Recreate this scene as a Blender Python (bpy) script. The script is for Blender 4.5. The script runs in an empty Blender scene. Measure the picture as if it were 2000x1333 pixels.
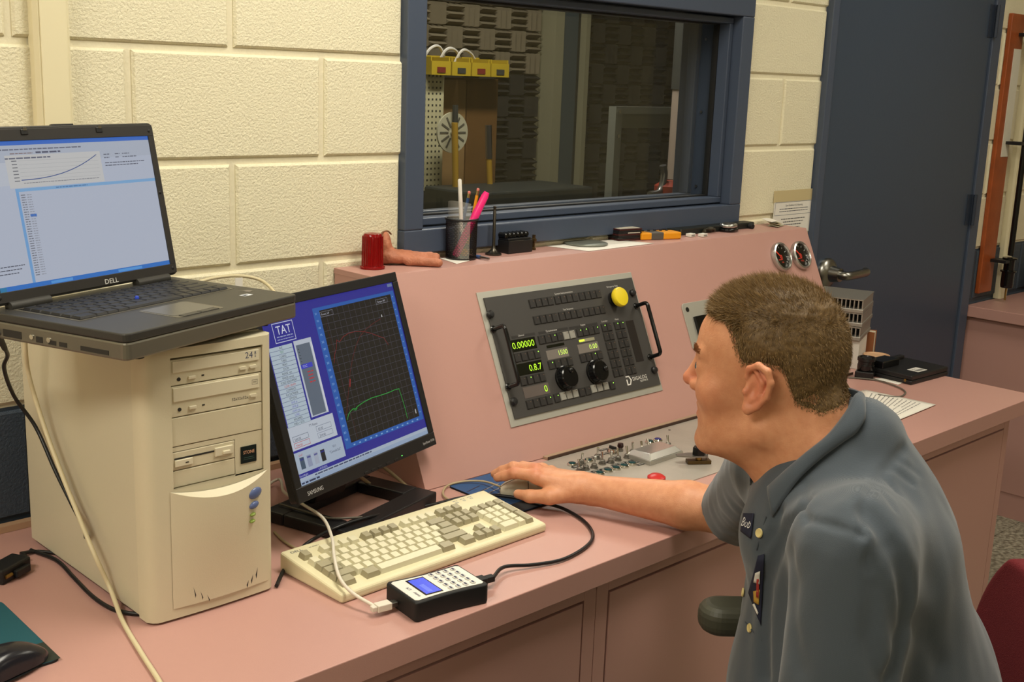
import bpy, bmesh, math, random
import numpy as np
from mathutils import Matrix, Vector, Euler
random.seed(7)
scn = bpy.context.scene
COL = scn.collection

# ---------------------------------------------------------------- camera
FPX = 1.1521429654626034 * 2000.0
CAM = np.array([-0.98604985, -1.97094041, 1.59768863])
YAW, PITCH, ROLL = 0.7783225409560188, 0.22052958172078907, 0.0372293180512722
def _basis():
    cy, sy, cp, sp = math.cos(YAW), math.sin(YAW), math.cos(PITCH), math.sin(PITCH)
    f = np.array([sy*cp, cy*cp, -sp]); r = np.array([cy, -sy, 0.0]); u = np.cross(r, f)
    c, s = math.cos(ROLL), math.sin(ROLL)
    return c*r + s*u, -s*r + c*u, f
CR, CU, CF = _basis()
cam_data = bpy.data.cameras.new('camera')
cam_data.sensor_width = 36.0
cam_data.lens = FPX / 2000.0 * 36.0
cam_data.clip_start = 0.02
cam = bpy.data.objects.new('camera', cam_data)
COL.objects.link(cam)
cam.matrix_world = Matrix(((CR[0], CU[0], -CF[0], CAM[0]), (CR[1], CU[1], -CF[1], CAM[1]),
                           (CR[2], CU[2], -CF[2], CAM[2]), (0, 0, 0, 1)))
scn.camera = cam
scn.view_settings.view_transform = 'Standard'
scn.view_settings.look = 'None'
scn.view_settings.gamma = 1.0
scn.view_settings.use_curve_mapping = False
scn.view_settings.exposure = -0.1

# ---------------------------------------------------------------- world + ceiling lamps
world = bpy.data.worlds.new('world'); scn.world = world
world.use_nodes = True
world.node_tree.nodes['Background'].inputs[0].default_value = (0.9, 0.85, 0.7, 1)
world.node_tree.nodes['Background'].inputs[1].default_value = 0.05
CEIL = 2.743
LAMPS = [(-1.75, -1.05, 40), (-1.75, -3.6, 8), (0.45, -1.05, 31), (0.45, -3.6, 8), (2.6, -1.2, 15), (2.6, -3.6, 6)]
for (lx, ly, pw) in LAMPS:
    ld = bpy.data.lights.new('ceiling_lamp', 'AREA'); ld.shape = 'RECTANGLE'; ld.size = 0.56; ld.size_y = 1.14
    ld.energy = pw; ld.color = (1.0, 0.945, 0.83)
    lo = bpy.data.objects.new('ceiling_lamp', ld); COL.objects.link(lo); lo.location = (lx, ly, CEIL - 0.035)

# ---------------------------------------------------------------- pixel -> place helpers (2000x1333 frame)
def ray(px, py): return CF + CR*(px-1000.0)/FPX - CU*(py-666.5)/FPX
def onz(px, py, z): d = ray(px, py); return Vector(CAM + d*(z-CAM[2])/d[2])
def ony(px, py, y): d = ray(px, py); return Vector(CAM + d*(y-CAM[1])/d[1])
def onx(px, py, x): d = ray(px, py); return Vector(CAM + d*(x-CAM[0])/d[0])
def atd(px, py, dist): return Vector(CAM + dist*ray(px, py))
def onplane(px, py, o, n):
    d = ray(px, py); o = np.array(o); n = np.array(n); return Vector(CAM + d*((o-CAM) @ n)/(d @ n))

# ---------------------------------------------------------------- materials
def lin(c):
    c = c/255.0
    return c/12.92 if c <= 0.04045 else ((c+0.055)/1.055)**2.4
def rgb(c): return (lin(c[0]), lin(c[1]), lin(c[2]), 1.0)
MATS = {}
def M(name, col, rough=0.5, metal=0.0, bump=None, var=None, coat=0.0, trans=0.0, emis=None, ior=1.45, sss=0.0, alpha=1.0, spec=0.5):
    """procedural principled material; bump=(scale,strength,detail), var=(scale,amount)"""
    if name in MATS: return MATS[name]
    m = bpy.data.materials.new(name); m.use_nodes = True
    nt = m.node_tree; b = nt.nodes['Principled BSDF']
    b.inputs['Base Color'].default_value = rgb(col)
    b.inputs['Roughness'].default_value = rough; b.inputs['Metallic'].default_value = metal
    b.inputs['IOR'].default_value = ior; b.inputs['Specular IOR Level'].default_value = spec
    b.inputs['Coat Weight'].default_value = coat; b.inputs['Transmission Weight'].default_value = trans
    b.inputs['Alpha'].default_value = alpha
    if sss: 
        b.inputs['Subsurface Weight'].default_value = sss; b.inputs['Subsurface Radius'].default_value = (1.0, 0.35, 0.2)
        b.inputs['Subsurface Scale'].default_value = 0.006
    if emis: b.inputs['Emission Color'].default_value = rgb(emis[0]); b.inputs['Emission Strength'].default_value = emis[1]
    if bump or var:
        tc = nt.nodes.new('ShaderNodeTexCoord')
    if var:
        n = nt.nodes.new('ShaderNodeTexNoise'); n.inputs['Scale'].default_value = var[0]; n.inputs['Detail'].default_value = 4
        nt.links.new(tc.outputs['Object'], n.inputs['Vector'])
        mr = nt.nodes.new('ShaderNodeMapRange'); mr.inputs['From Min'].default_value = 0.3; mr.inputs['From Max'].default_value = 0.7
        mr.inputs['To Min'].default_value = 1-var[1]; mr.inputs['To Max'].default_value = 1+var[1]
        nt.links.new(n.outputs['Fac'], mr.inputs['Value'])
        mx = nt.nodes.new('ShaderNodeVectorMath'); mx.operation = 'SCALE'; mx.inputs[0].default_value = rgb(col)[:3]
        nt.links.new(mr.outputs['Result'], mx.inputs['Scale']); nt.links.new(mx.outputs['Vector'], b.inputs['Base Color'])
    if bump:
        n = nt.nodes.new('ShaderNodeTexNoise'); n.inputs['Scale'].default_value = bump[0]
        n.inputs['Detail'].default_value = bump[2] if len(bump) > 2 else 3
        nt.links.new(tc.outputs['Object'], n.inputs['Vector'])
        bp = nt.nodes.new('ShaderNodeBump'); bp.inputs['Strength'].default_value = bump[1]; bp.inputs['Distance'].default_value = 0.004
        nt.links.new(n.outputs['Fac'], bp.inputs['Height']); nt.links.new(bp.outputs['Normal'], b.inputs['Normal'])
    MATS[name] = m
    return m
def attr_mat(name, emission=0.0, rough=0.6):
    """colour from the mesh's own print colours; emission > 0 for lit screens"""
    if name in MATS: return MATS[name]
    m = bpy.data.materials.new(name); m.use_nodes = True
    nt = m.node_tree; b = nt.nodes['Principled BSDF']
    a = nt.nodes.new('ShaderNodeAttribute'); a.attribute_name = 'Col'
    b.inputs['Roughness'].default_value = rough
    if emission:
        b.inputs['Base Color'].default_value = (0.012, 0.012, 0.013, 1)
        nt.links.new(a.outputs['Color'], b.inputs['Emission Color']); b.inputs['Emission Strength'].default_value = emission
    else:
        nt.links.new(a.outputs['Color'], b.inputs['Base Color'])
    MATS[name] = m
    return m

# ---------------------------------------------------------------- object helpers
def tag(o, label, cat, group=None):
    o['label'] = label; o['category'] = cat
    if group: o['group'] = group
    return o
def thing(name, label, cat, loc=(0, 0, 0), yaw=0.0, group=None, mat=None):
    o = bpy.data.objects.new(name, None); COL.objects.link(o); o.empty_display_size = 0.02
    if mat is not None: o.matrix_world = mat
    else: o.location = loc; o.rotation_euler = (0, 0, yaw)
    return tag(o, label, cat, group)
def struct(o): o['kind'] = 'structure'; return o
def basis(o, x, y, z):
    return Matrix(((x[0], y[0], z[0], o[0]), (x[1], y[1], z[1], o[1]), (x[2], y[2], z[2], o[2]), (0, 0, 0, 1)))
def link(name, me, mat, parent=None, bevel=0.0, seg=2, smooth=None, loc=None, label=None):
    o = bpy.data.objects.new(name, me); COL.objects.link(o)
    if mat is not None and not me.materials: me.materials.append(mat)
    if parent is not None: o.parent = parent
    if loc is not None: o.location = loc
    if smooth is not None:
        me.polygons.foreach_set('use_smooth', [True]*len(me.polygons)); me.set_sharp_from_angle(angle=math.radians(smooth))
    if bevel:
        b = o.modifiers.new('bevel', 'BEVEL'); b.width = bevel; b.segments = seg; b.limit_method = 'ANGLE'; b.angle_limit = math.radians(40)
    if label: o['label'] = label
    return o
def copy_part(src, parent, loc=None, rot=None):
    o = src.copy(); COL.objects.link(o); o.parent = parent
    if loc is not None: o.location = loc
    if rot is not None: o.rotation_euler = rot
    return o
def catmull(pts, n=8, closed=False):
    P = [Vector(p) for p in pts]; out = []
    L = len(P)
    for i in range(L if closed else L-1):
        p0 = P[(i-1) % L] if closed or i > 0 else P[0]*2-P[1]
        p1, p2 = P[i], P[(i+1) % L]
        p3 = P[(i+2) % L] if closed or i+2 < L else P[-1]*2-P[-2]
        for k in range(n):
            t = k/n
            out.append(0.5*((2*p1)+(p2-p0)*t+(2*p0-5*p1+4*p2-p3)*t*t+(3*p1-p0-3*p2+p3)*t**3))
    if not closed: out.append(P[-1])
    return out
class MB:
    def __init__(s): s.v = []; s.f = []; s.x = Matrix.Identity(4)
    def at(s, m): s.x = m; return s
    def add(s, vs, fs):
        n = len(s.v); s.v += [tuple(s.x @ Vector(v)) for v in vs]; s.f += [tuple(i+n for i in f) for f in fs]; return s
    def box(s, x0, x1, y0, y1, z0, z1):
        return s.add([(x0,y0,z0),(x1,y0,z0),(x1,y1,z0),(x0,y1,z0),(x0,y0,z1),(x1,y0,z1),(x1,y1,z1),(x0,y1,z1)],
                     [(0,3,2,1),(4,5,6,7),(0,1,5,4),(1,2,6,5),(2,3,7,6),(3,0,4,7)])
    def frustum(s, x0, x1, y0, y1, z0, z1, ins, insy=None):
        iy = ins if insy is None else insy
        return s.add([(x0,y0,z0),(x1,y0,z0),(x1,y1,z0),(x0,y1,z0),(x0+ins,y0+iy,z1),(x1-ins,y0+iy,z1),(x1-ins,y1-iy,z1),(x0+ins,y1-iy,z1)],
                     [(0,3,2,1),(4,5,6,7),(0,1,5,4),(1,2,6,5),(2,3,7,6),(3,0,4,7)])
    def hexa(s, p8): return s.add(p8, [(0,3,2,1),(4,5,6,7),(0,1,5,4),(1,2,6,5),(2,3,7,6),(3,0,4,7)])
    def prism(s, poly, z0, z1):
        n = len(poly)
        vs = [(p[0], p[1], z0) for p in poly]+[(p[0], p[1], z1) for p in poly]
        return s.add(vs, [tuple(range(n-1, -1, -1)), tuple(range(n, 2*n))]+[(i, (i+1) % n, n+(i+1) % n, n+i) for i in range(n)])
    def lathe(s, prof, n=24, cap=True):
        vs = []; fs = []
        for (r, z) in prof:
            for k in range(n): a = 2*math.pi*k/n; vs.append((r*math.cos(a), r*math.sin(a), z))
        for i in range(len(prof)-1):
            for k in range(n): fs.append((i*n+k, i*n+(k+1) % n, (i+1)*n+(k+1) % n, (i+1)*n+k))
        if cap:
            fs.append(tuple(range(n-1, -1, -1))); fs.append(tuple((len(prof)-1)*n+k for k in range(n)))
        return s.add(vs, fs)
    def cyl(s, a, b, r, r2=None, n=16):
        a = Vector(a); b = Vector(b); d = b-a; L = d.length; q = d.to_track_quat('Z', 'Y').to_matrix().to_4x4(); q.translation = a
        o = s.x; s.x = o @ q; s.lathe([(r, 0), (r if r2 is None else r2, L)], n); s.x = o; return s
    def tube(s, pts, r, n=8, cap=True):
        P = [Vector(p) for p in pts]; vs = []; fs = []
        rr = r if isinstance(r, (list, tuple)) else [r]*len(P)
        t = (P[1]-P[0]).normalized(); up = Vector((0, 0, 1)) if abs(t.z) < 0.9 else Vector((1, 0, 0)); nn = t.cross(up).normalized()
        for i, p in enumerate(P):
            t = (P[min(i+1, len(P)-1)]-P[max(i-1, 0)])
            if t.length < 1e-9: t = Vector((0, 0, 1))
            t.normalize(); nn = (nn-t*nn.dot(t)).normalized(); bb = t.cross(nn)
            for k in range(n): a = 2*math.pi*k/n; vs.append(tuple(p+(nn*math.cos(a)+bb*math.sin(a))*rr[i]))
        for i in range(len(P)-1):
            for k in range(n): fs.append((i*n+k, i*n+(k+1) % n, (i+1)*n+(k+1) % n, (i+1)*n+k))
        if cap: fs.append(tuple(range(n-1, -1, -1))); fs.append(tuple((len(P)-1)*n+k for k in range(n)))
        return s.add(vs, fs)
    def ball(s, c, r, nu=16, nv=10, sc=(1, 1, 1)):
        prof = [(math.sin(math.pi*j/nv)*r+1e-6, -math.cos(math.pi*j/nv)*r) for j in range(nv+1)]
        o = s.x; s.x = o @ Matrix.Translation(Vector(c)) @ Matrix.Diagonal((sc[0], sc[1], sc[2], 1)); s.lathe(prof, nu); s.x = o; return s
    def sheet(s, fn, nu, nv):
        vs = [tuple(fn(i/nu, j/nv)) for j in range(nv+1) for i in range(nu+1)]
        return s.add(vs, [(j*(nu+1)+i, j*(nu+1)+i+1, (j+1)*(nu+1)+i+1, (j+1)*(nu+1)+i) for j in range(nv) for i in range(nu)])
    def mesh(s, name):
        me = bpy.data.meshes.new(name); me.from_pydata(s.v, [], s.f); me.validate(); return me
    def build(s, name, mat, parent=None, **k): return link(name, s.mesh(name), mat, parent, **k)
def rrect(w, h, r, n=4, cx=0, cy=0):
    out = []
    for (sx, sy, a0) in ((1, 1, 0), (-1, 1, 90), (-1, -1, 180), (1, -1, 270)):
        for k in range(n+1):
            a = math.radians(a0+90*k/n); out.append((cx+sx*(w/2-r)+r*math.cos(a), cy+sy*(h/2-r)+r*math.sin(a)))
    return out
_tx = {}
def text_geo(body):
    if body in _tx: return _tx[body]
    cu = bpy.data.curves.new('lettering', 'FONT'); cu.body = body; cu.size = 1.0; cu.resolution_u = 2
    o = bpy.data.objects.new('lettering', cu); COL.objects.link(o)
    dg = bpy.context.evaluated_depsgraph_get(); me = bpy.data.meshes.new_from_object(o.evaluated_get(dg))
    vs = [(v.co.x, v.co.y) for v in me.vertices]; fs = [tuple(p.vertices) for p in me.polygons]
    bpy.data.objects.remove(o); bpy.data.curves.remove(cu); bpy.data.meshes.remove(me)
    _tx[body] = (vs, fs); return _tx[body]
class Print:
    """flat print: coloured rectangles, lines and lettering lying on one plane (x,y), layered upwards in z"""
    def __init__(s, dz=0.00003): s.v = []; s.f = []; s.c = []; s.l = 0; s.dz = dz
    def add(s, vs, fs, col):
        n = len(s.v); z = s.l*s.dz; s.v += [(a, b, z) for a, b in vs]; s.f += [tuple(i+n for i in f) for f in fs]; s.c += [col]*len(fs)
    def up(s): s.l += 1; return s
    def rect(s, x0, y0, x1, y1, col): s.add([(x0,y0),(x1,y0),(x1,y1),(x0,y1)], [(0,1,2,3)], col); return s
    def poly(s, p, col): s.add(p, [tuple(range(len(p)))], col); return s
    def disc(s, x, y, r, col, n=20): return s.poly([(x+r*math.cos(2*math.pi*k/n), y+r*math.sin(2*math.pi*k/n)) for k in range(n)], col)
    def frame(s, x0, y0, x1, y1, w, col):
        s.rect(x0,y0,x1,y0+w,col); s.rect(x0,y1-w,x1,y1,col); s.rect(x0,y0+w,x0+w,y1-w,col); s.rect(x1-w,y0+w,x1,y1-w,col); return s
    def line(s, pts, w, col):
        for (a, b) in zip(pts[:-1], pts[1:]):
            a = Vector(a); b = Vector(b); d = b-a
            if d.length < 1e-9: continue
            d.normalize(); n = Vector((-d.y, d.x))*w/2; e = d*w*0.3
            s.add([tuple(a-n-e), tuple(b-n+e), tuple(b+n+e), tuple(a+n-e)], [(0,1,2,3)], col)
        return s
    def text(s, body, x, y, size, col, align='L', sx=1.0, rot=0.0):
        vs, fs = text_geo(body)
        if not vs: return s
        w = max(v[0] for v in vs)*size*sx
        ox = {'L': 0, 'C': -w/2, 'R': -w}[align]
        c, si = math.cos(rot), math.sin(rot)
        s.add([(x+(a*size*sx+ox)*c-(b*size)*si, y+(a*size*sx+ox)*si+(b*size)*c) for a, b in vs], fs, col); return s
    def dashes(s, x0, x1, y, h, col, rnd=None, wmin=2.0, wmax=6.0):
        rnd = rnd or random; x = x0
        while x < x1:
            w = min(h*rnd.uniform(wmin, wmax), x1-x); s.rect(x, y, x+w, y+h, col); x += w+h*0.8
        return s
    def build(s, name, mat, parent=None, loc=(0, 0, 0), rot=None, label=None):
        me = bpy.data.meshes.new(name); me.from_pydata(s.v, [], s.f)
        at = me.color_attributes.new('Col', 'FLOAT_COLOR', 'CORNER')
        buf = []
        for p, c in zip(me.polygons, s.c): buf += list(rgb(c))*p.loop_total
        at.data.foreach_set('color', buf)
        o = link(name, me, mat, parent, loc=loc, label=label)
        if rot is not None: o.rotation_euler = rot
        return o
# ================================================================ smooth organic surfaces (implicit shapes -> one mesh)
def _v(a): return np.asarray(a, float)
def smin(a, b, k):
    h = np.clip(0.5+0.5*(b-a)/k, 0, 1); return b+(a-b)*h-k*h*(1-h)
def smax(a, b, k): return -smin(-a, -b, k)
def s_ball(P, c, r): return np.linalg.norm(P-_v(c), axis=-1)-r
def s_cone(P, a, b, ra, rb):
    a, b = _v(a), _v(b); d = b-a; L2 = max(d @ d, 1e-12); t = np.clip(((P-a) @ d)/L2, 0, 1)
    return np.linalg.norm(P-a-t[..., None]*d, axis=-1)-(ra+(rb-ra)*t)
def s_ell(P, c, r, R=None):
    q = P-_v(c)
    if R is not None: q = q @ _v(R)            # columns of R are the local axes
    r = _v(r); k0 = np.linalg.norm(q/r, axis=-1); k1 = np.linalg.norm(q/(r*r), axis=-1)+1e-9
    return k0*(k0-1.0)/k1
def s_box(P, c, h, rad, R=None):
    q = P-_v(c)
    if R is not None: q = q @ _v(R)
    q = np.abs(q)-(_v(h)-rad); return np.linalg.norm(np.maximum(q, 0), axis=-1)+np.minimum(q.max(axis=-1), 0)-rad
def near(P, c, r, f):
    """evaluate f only for points close to a ball round it"""
    sh = P.shape[:-1]; Q = P.reshape(-1, 3); g = np.linalg.norm(Q-_v(c), axis=1)-r; out = g+0.03; m = g < 0.03
    if m.any(): out[m] = f(Q[m])
    return out.reshape(sh)
def chain(P, pts, rad, k=0.004):
    d = None
    for i in range(len(pts)-1):
        e = s_cone(P, pts[i], pts[i+1], rad[i], rad[i+1]); d = e if d is None else smin(d, e, k)
    return d
def grid_eval(f, lo, hi, h, B=6):
    """sample f on a grid; blocks of B cells far from the surface are only filled with their sign"""
    lo, hi = _v(lo), _v(hi); nb = np.ceil((hi-lo)/(h*B)).astype(int); n = nb*B
    ax = [lo[i]+h*(B*np.arange(nb[i])+(B-1)/2) for i in range(3)]
    X, Y, Z = np.meshgrid(*ax, indexing='ij'); cen = np.stack([X, Y, Z], -1).reshape(-1, 3)
    cv = np.concatenate([f(cen[i:i+200000]) for i in range(0, len(cen), 200000)])
    V = np.repeat(np.repeat(np.repeat(cv.reshape(nb), B, 0), B, 1), B, 2).astype(np.float32)
    act = np.flatnonzero(np.abs(cv) < h*B*1.9)
    o = np.stack(np.meshgrid(*[np.arange(B)]*3, indexing='ij'), -1).reshape(-1, 3)
    bi = np.stack(np.unravel_index(act, nb), 1)*B
    for i in range(0, len(bi), 2500):
        c = (bi[i:i+2500, None, :]+o[None]).reshape(-1, 3); V[c[:, 0], c[:, 1], c[:, 2]] = f(lo+h*c)
    return V, lo
def surface_nets(V, lo, h):
    """naive surface nets: one vertex per mixed-sign cell, one quad per crossed edge"""
    s = V < 0; nx, ny, nz = V.shape
    c = np.zeros((nx-1, ny-1, nz-1), np.int8)
    for dx in (0, 1):
        for dy in (0, 1):
            for dz in (0, 1): c += s[dx:nx-1+dx, dy:ny-1+dy, dz:nz-1+dz]
    act = (c > 0) & (c < 8); I = np.argwhere(act); idx = np.full(act.shape, -1, np.int64); idx[act] = np.arange(len(I))
    acc = np.zeros((len(I), 3)); cnt = np.zeros(len(I))
    cor = [(a, b, d) for a in (0, 1) for b in (0, 1) for d in (0, 1)]
    for a in cor:
        for ax in range(3):
            if a[ax]: continue
            b = list(a); b[ax] = 1
            va = V[I[:, 0]+a[0], I[:, 1]+a[1], I[:, 2]+a[2]]; vb = V[I[:, 0]+b[0], I[:, 1]+b[1], I[:, 2]+b[2]]
            m = (va < 0) != (vb < 0); t = np.where(m, va/np.where(m, va-vb, 1), 0)
            p = np.tile(np.array(a, float), (len(I), 1)); p[:, ax] += t
            acc += p*m[:, None]; cnt += m
    pts = lo+h*(I+acc/cnt[:, None])
    F = []
    for ax in range(3):
        u, w = (ax+1) % 3, (ax+2) % 3
        sl0 = [slice(None)]*3; sl1 = [slice(None)]*3; sl0[ax] = slice(0, -1); sl1[ax] = slice(1, None)
        cr = s[tuple(sl0)] != s[tuple(sl1)]
        E = np.argwhere(cr)
        ok = (E[:, u] > 0) & (E[:, w] > 0) & (E[:, u] < V.shape[u]-1) & (E[:, w] < V.shape[w]-1); E = E[ok]
        def cell(du, dw):
            q = E.copy(); q[:, u] -= du; q[:, w] -= dw; return idx[q[:, 0], q[:, 1], q[:, 2]]
        q = np.stack([cell(1, 1), cell(0, 1), cell(0, 0), cell(1, 0)], 1)
        neg = s[E[:, 0], E[:, 1], E[:, 2]]; q[~neg] = q[~neg][:, ::-1]
        F.append(q)
    F = np.concatenate(F); F = F[(F >= 0).all(1)]
    return pts, F
def np_mesh(name, pts, F, smooth=True):
    me = bpy.data.meshes.new(name); me.vertices.add(len(pts)); me.vertices.foreach_set('co', np.ascontiguousarray(pts, np.float32).ravel())
    me.loops.add(F.size); me.loops.foreach_set('vertex_index', F.astype(np.int32).ravel())
    me.polygons.add(len(F)); me.polygons.foreach_set('loop_start', np.arange(0, F.size, F.shape[1], dtype=np.int32))
    me.polygons.foreach_set('use_smooth', np.full(len(F), smooth)); me.update(calc_edges=True); me.validate(); return me
def sdf_mesh(name, f, lo, hi, h):
    V, l = grid_eval(f, lo, hi, h); p, F = surface_nets(V, l, h); return np_mesh(name, p, F)
def march(f, o, D, t0=0.9, t1=2.3):
    """first hits of many rays with an implicit surface (pins buttons and seams onto the shirt)"""
    D = _v(D); D = D/np.linalg.norm(D, axis=1)[:, None]; o = _v(o); t = np.full(len(D), t0); done = np.zeros(len(D), bool); dead = done.copy()
    for _ in range(110):
        a = np.flatnonzero(~(done | dead))
        if len(a) == 0: break
        s = f(o+D[a]*t[a, None]); done[a[s < 0.0005]] = True
        m = s >= 0.0005; t[a[m]] += np.maximum(s[m]*0.8, 0.0006); dead[a[t[a] > t1]] = True
    return [Vector(o+D[i]*t[i]) if done[i] else None for i in range(len(D))]
def grads(f, pts, e=0.006):
    p = np.array([list(q) for q in pts]); g = np.stack([f(p+d)-f(p-d) for d in np.eye(3)*e], 1); return [Vector(v/np.linalg.norm(v)) for v in g]
_lat = np.random.RandomState(5).rand(64, 64, 64).astype(np.float32)
def vnoise(P, scale):
    q = P*scale; i = np.floor(q).astype(int); f = q-i; f = f*f*(3-2*f); r = 0
    for a in (0, 1):
        for b in (0, 1):
            for c in (0, 1):
                w = (f[..., 0] if a else 1-f[..., 0])*(f[..., 1] if b else 1-f[..., 1])*(f[..., 2] if c else 1-f[..., 2])
                r = r+w*_lat[(i[..., 0]+a) % 64, (i[..., 1]+b) % 64, (i[..., 2]+c) % 64]
    return r*2-1
# ================================================================ the room
BL, BH = 0.4064, 0.2032
BENCH = 0.8014
m_block = M('painted block', (216, 205, 170), 0.55, spec=0.35)
def block_mat(name, col):
    m = bpy.data.materials.new(name); m.use_nodes = True; nt = m.node_tree; b = nt.nodes['Principled BSDF']
    b.inputs['Base Color'].default_value = rgb(col); b.inputs['Roughness'].default_value = 0.5; b.inputs['Specular IOR Level'].default_value = 0.35
    tc = nt.nodes.new('ShaderNodeNewGeometry')
    n1 = nt.nodes.new('ShaderNodeTexNoise'); n1.inputs['Scale'].default_value = 200; n1.inputs['Detail'].default_value = 4; n1.inputs['Roughness'].default_value = 0.6
    n2 = nt.nodes.new('ShaderNodeTexVoronoi'); n2.inputs["Scale"].default_value = 150
    for n in (n1, n2): nt.links.new(tc.outputs['Position'], n.inputs['Vector'])
    mr = nt.nodes.new('ShaderNodeMapRange'); mr.inputs['From Min'].default_value = 0.35; mr.inputs['From Max'].default_value = 0.62
    nt.links.new(n1.outputs['Fac'], mr.inputs['Value'])
    ad = nt.nodes.new('ShaderNodeMath'); ad.operation = 'MULTIPLY_ADD'; ad.inputs[1].default_value = 0.25
    nt.links.new(n2.outputs['Distance'], ad.inputs[0]); nt.links.new(mr.outputs['Result'], ad.inputs[2])
    bp = nt.nodes.new('ShaderNodeBump'); bp.inputs['Strength'].default_value = 0.55; bp.inputs["Distance"].default_value = 0.0017
    nt.links.new(ad.outputs[0], bp.inputs['Height']); nt.links.new(bp.outputs['Normal'], b.inputs['Normal'])
    return m
m_block = block_mat('cream painted block', (229, 222, 192))
m_dado = block_mat('slate blue painted block', (62, 72, 84))
m_mortar = M('cream painted mortar', (227, 219, 190), 0.55, bump=(120, 0.25))
m_mortar_d = M('slate blue painted mortar', (60, 70, 82), 0.55, bump=(120, 0.25))
m_steelblue = M('slate blue enamel', (68, 78, 96), 0.38, bump=(60, 0.06))
m_door = M('dark slate door enamel', (55, 68, 86), 0.33, bump=(80, 0.05))
WX0, WX1, WZ0, WZ1 = 1.5*BL, 4.5*BL, 6*BH, 9*BH          # window opening in the block wall
DX0, DX1, DZ1 = 5.5*BL, 3.385, 2.14                       # door opening
HOLES = [(WX0, WX1, WZ0, WZ1), (DX0, DX1, 0, DZ1)]
WT = 0.19
RX0, RX1, RY0 = -3.2, 5.4, -6.2

def wall_with_holes(name, x0, x1, z0, z1, y0, y1, holes, mat):
    xs = sorted(set([x0, x1]+[h[i] for h in holes for i in (0, 1) if x0 < h[i] < x1]))
    zs = sorted(set([z0, z1]+[h[i] for h in holes for i in (2, 3) if z0 < h[i] < z1]))
    mb = MB()
    for a, b in zip(xs[:-1], xs[1:]):
        for c, d in zip(zs[:-1], zs[1:]):
            if any(h[0] <= (a+b)/2 <= h[1] and h[2] <= (c+d)/2 <= h[3] for h in holes): continue
            mb.box(a, b, y0, y1, c, d)
    return struct(mb.build(name, mat))
wall_back = wall_with_holes('wall_back', RX0, RX1, 5*BH, CEIL, 0.0065, WT, HOLES, m_mortar)
dado = wall_with_holes('dado', RX0, RX1, 0, 5*BH, 0.0065, WT, HOLES, m_mortar_d); dado.parent = wall_back; del dado['kind']
blk_cache = {}
def block_obj(xa, xb, za, zb, mat, y=0.0):
    w, h = round(xb-xa, 4), round(zb-za, 4); key = (w, h, mat.name)
    if key not in blk_cache:
        mb = MB(); e = 0.0045
        mb.add([(-w/2, 0.02, -h/2), (w/2, 0.02, -h/2), (w/2, 0.02, h/2), (-w/2, 0.02, h/2),
                (-w/2, e, -h/2), (w/2, e, -h/2), (w/2, e, h/2), (-w/2, e, h/2),
                (-w/2+e, 0, -h/2+e), (w/2-e, 0, -h/2+e), (w/2-e, 0, h/2-e), (-w/2+e, 0, h/2-e)],
               [(0,1,5,4),(1,2,6,5),(2,3,7,6),(3,0,4,7),(4,5,9,8),(5,6,10,9),(6,7,11,10),(7,4,8,11),(8,9,10,11)])
        me = mb.mesh('block'); me.materials.append(mat); blk_cache[key] = me
    o = bpy.data.objects.new('block', blk_cache[key]); COL.objects.link(o); o.parent = wall_back
    o.location = ((xa+xb)/2, y, (za+zb)/2)
g = 0.0125/2
for c in range(0, 13):
    za, zb = c*BH+g, min((c+1)*BH-g, CEIL-0.002)
    # the course just below the eye-level joint has its head joints on whole blocks, the next ones on half blocks
    off = 0.0 if (c-7) % 2 == 0 else 0.5
    for i in range(-9, 14):
        xa, xb = (i+off)*BL+g, (i+1+off)*BL-g
        xa, xb = max(xa, RX0), min(xb, RX1)
        segs = [(xa, xb)]
        for h in HOLES:
            if za >= h[3]-0.005 or zb <= h[2]+0.005: continue
            ns = []
            for a, b in segs:
                if b <= h[0] or a >= h[1]: ns.append((a, b)); continue
                if a < h[0]-0.01: ns.append((a, h[0]))
                if b > h[1]+0.01: ns.append((h[1], b))
            segs = ns
        za2 = za
        for h in HOLES:
            if h[0] < (xa+xb)/2 < h[1] and h[2] <= za < h[3] < zb: za2 = h[3]
        for a, b in segs:
            if b-a > 0.015: block_obj(a, b, za2, zb, m_dado if c < 5 else m_block)

def floor_mat():
    m = bpy.data.materials.new('speckled vinyl tile'); m.use_nodes = True; nt = m.node_tree; b = nt.nodes['Principled BSDF']
    b.inputs['Roughness'].default_value = 0.35
    tc = nt.nodes.new('ShaderNodeNewGeometry'); n = nt.nodes.new('ShaderNodeTexNoise'); n.inputs['Scale'].default_value = 60; n.inputs['Detail'].default_value = 6
    nt.links.new(tc.outputs['Position'], n.inputs['Vector'])
    cr = nt.nodes.new('ShaderNodeValToRGB'); e = cr.color_ramp.elements
    e[0].position = 0.38; e[0].color = rgb((108, 104, 88)); e[1].position = 0.62; e[1].color = rgb((170, 166, 146))
    nt.links.new(n.outputs['Fac'], cr.inputs['Fac']); nt.links.new(cr.outputs['Color'], b.inputs['Base Color'])
    return m
fl = struct(MB().box(RX0, RX1, RY0, 0.0, -0.1, -0.003).build('floor', M('tile joint', (90, 86, 74), 0.6)))
m_tile = floor_mat()
tme = MB().box(-0.1515, 0.1515, -0.1515, 0.1515, -0.003, 0).mesh('tile'); tme.materials.append(m_tile)
for i in range(11, 18):
    for j in range(-8, 0):
        o = bpy.data.objects.new('tile', tme); COL.objects.link(o); o.parent = fl; o.location = (i*0.3048-0.4, j*0.3048+0.15, 0)
rest = MB()
rest.box(RX0, 11*0.3048-0.4-0.1524, RY0, 0, -0.003, 0); rest.box(17*0.3048-0.4+0.1524, RX1, RY0, 0, -0.003, 0)
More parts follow.
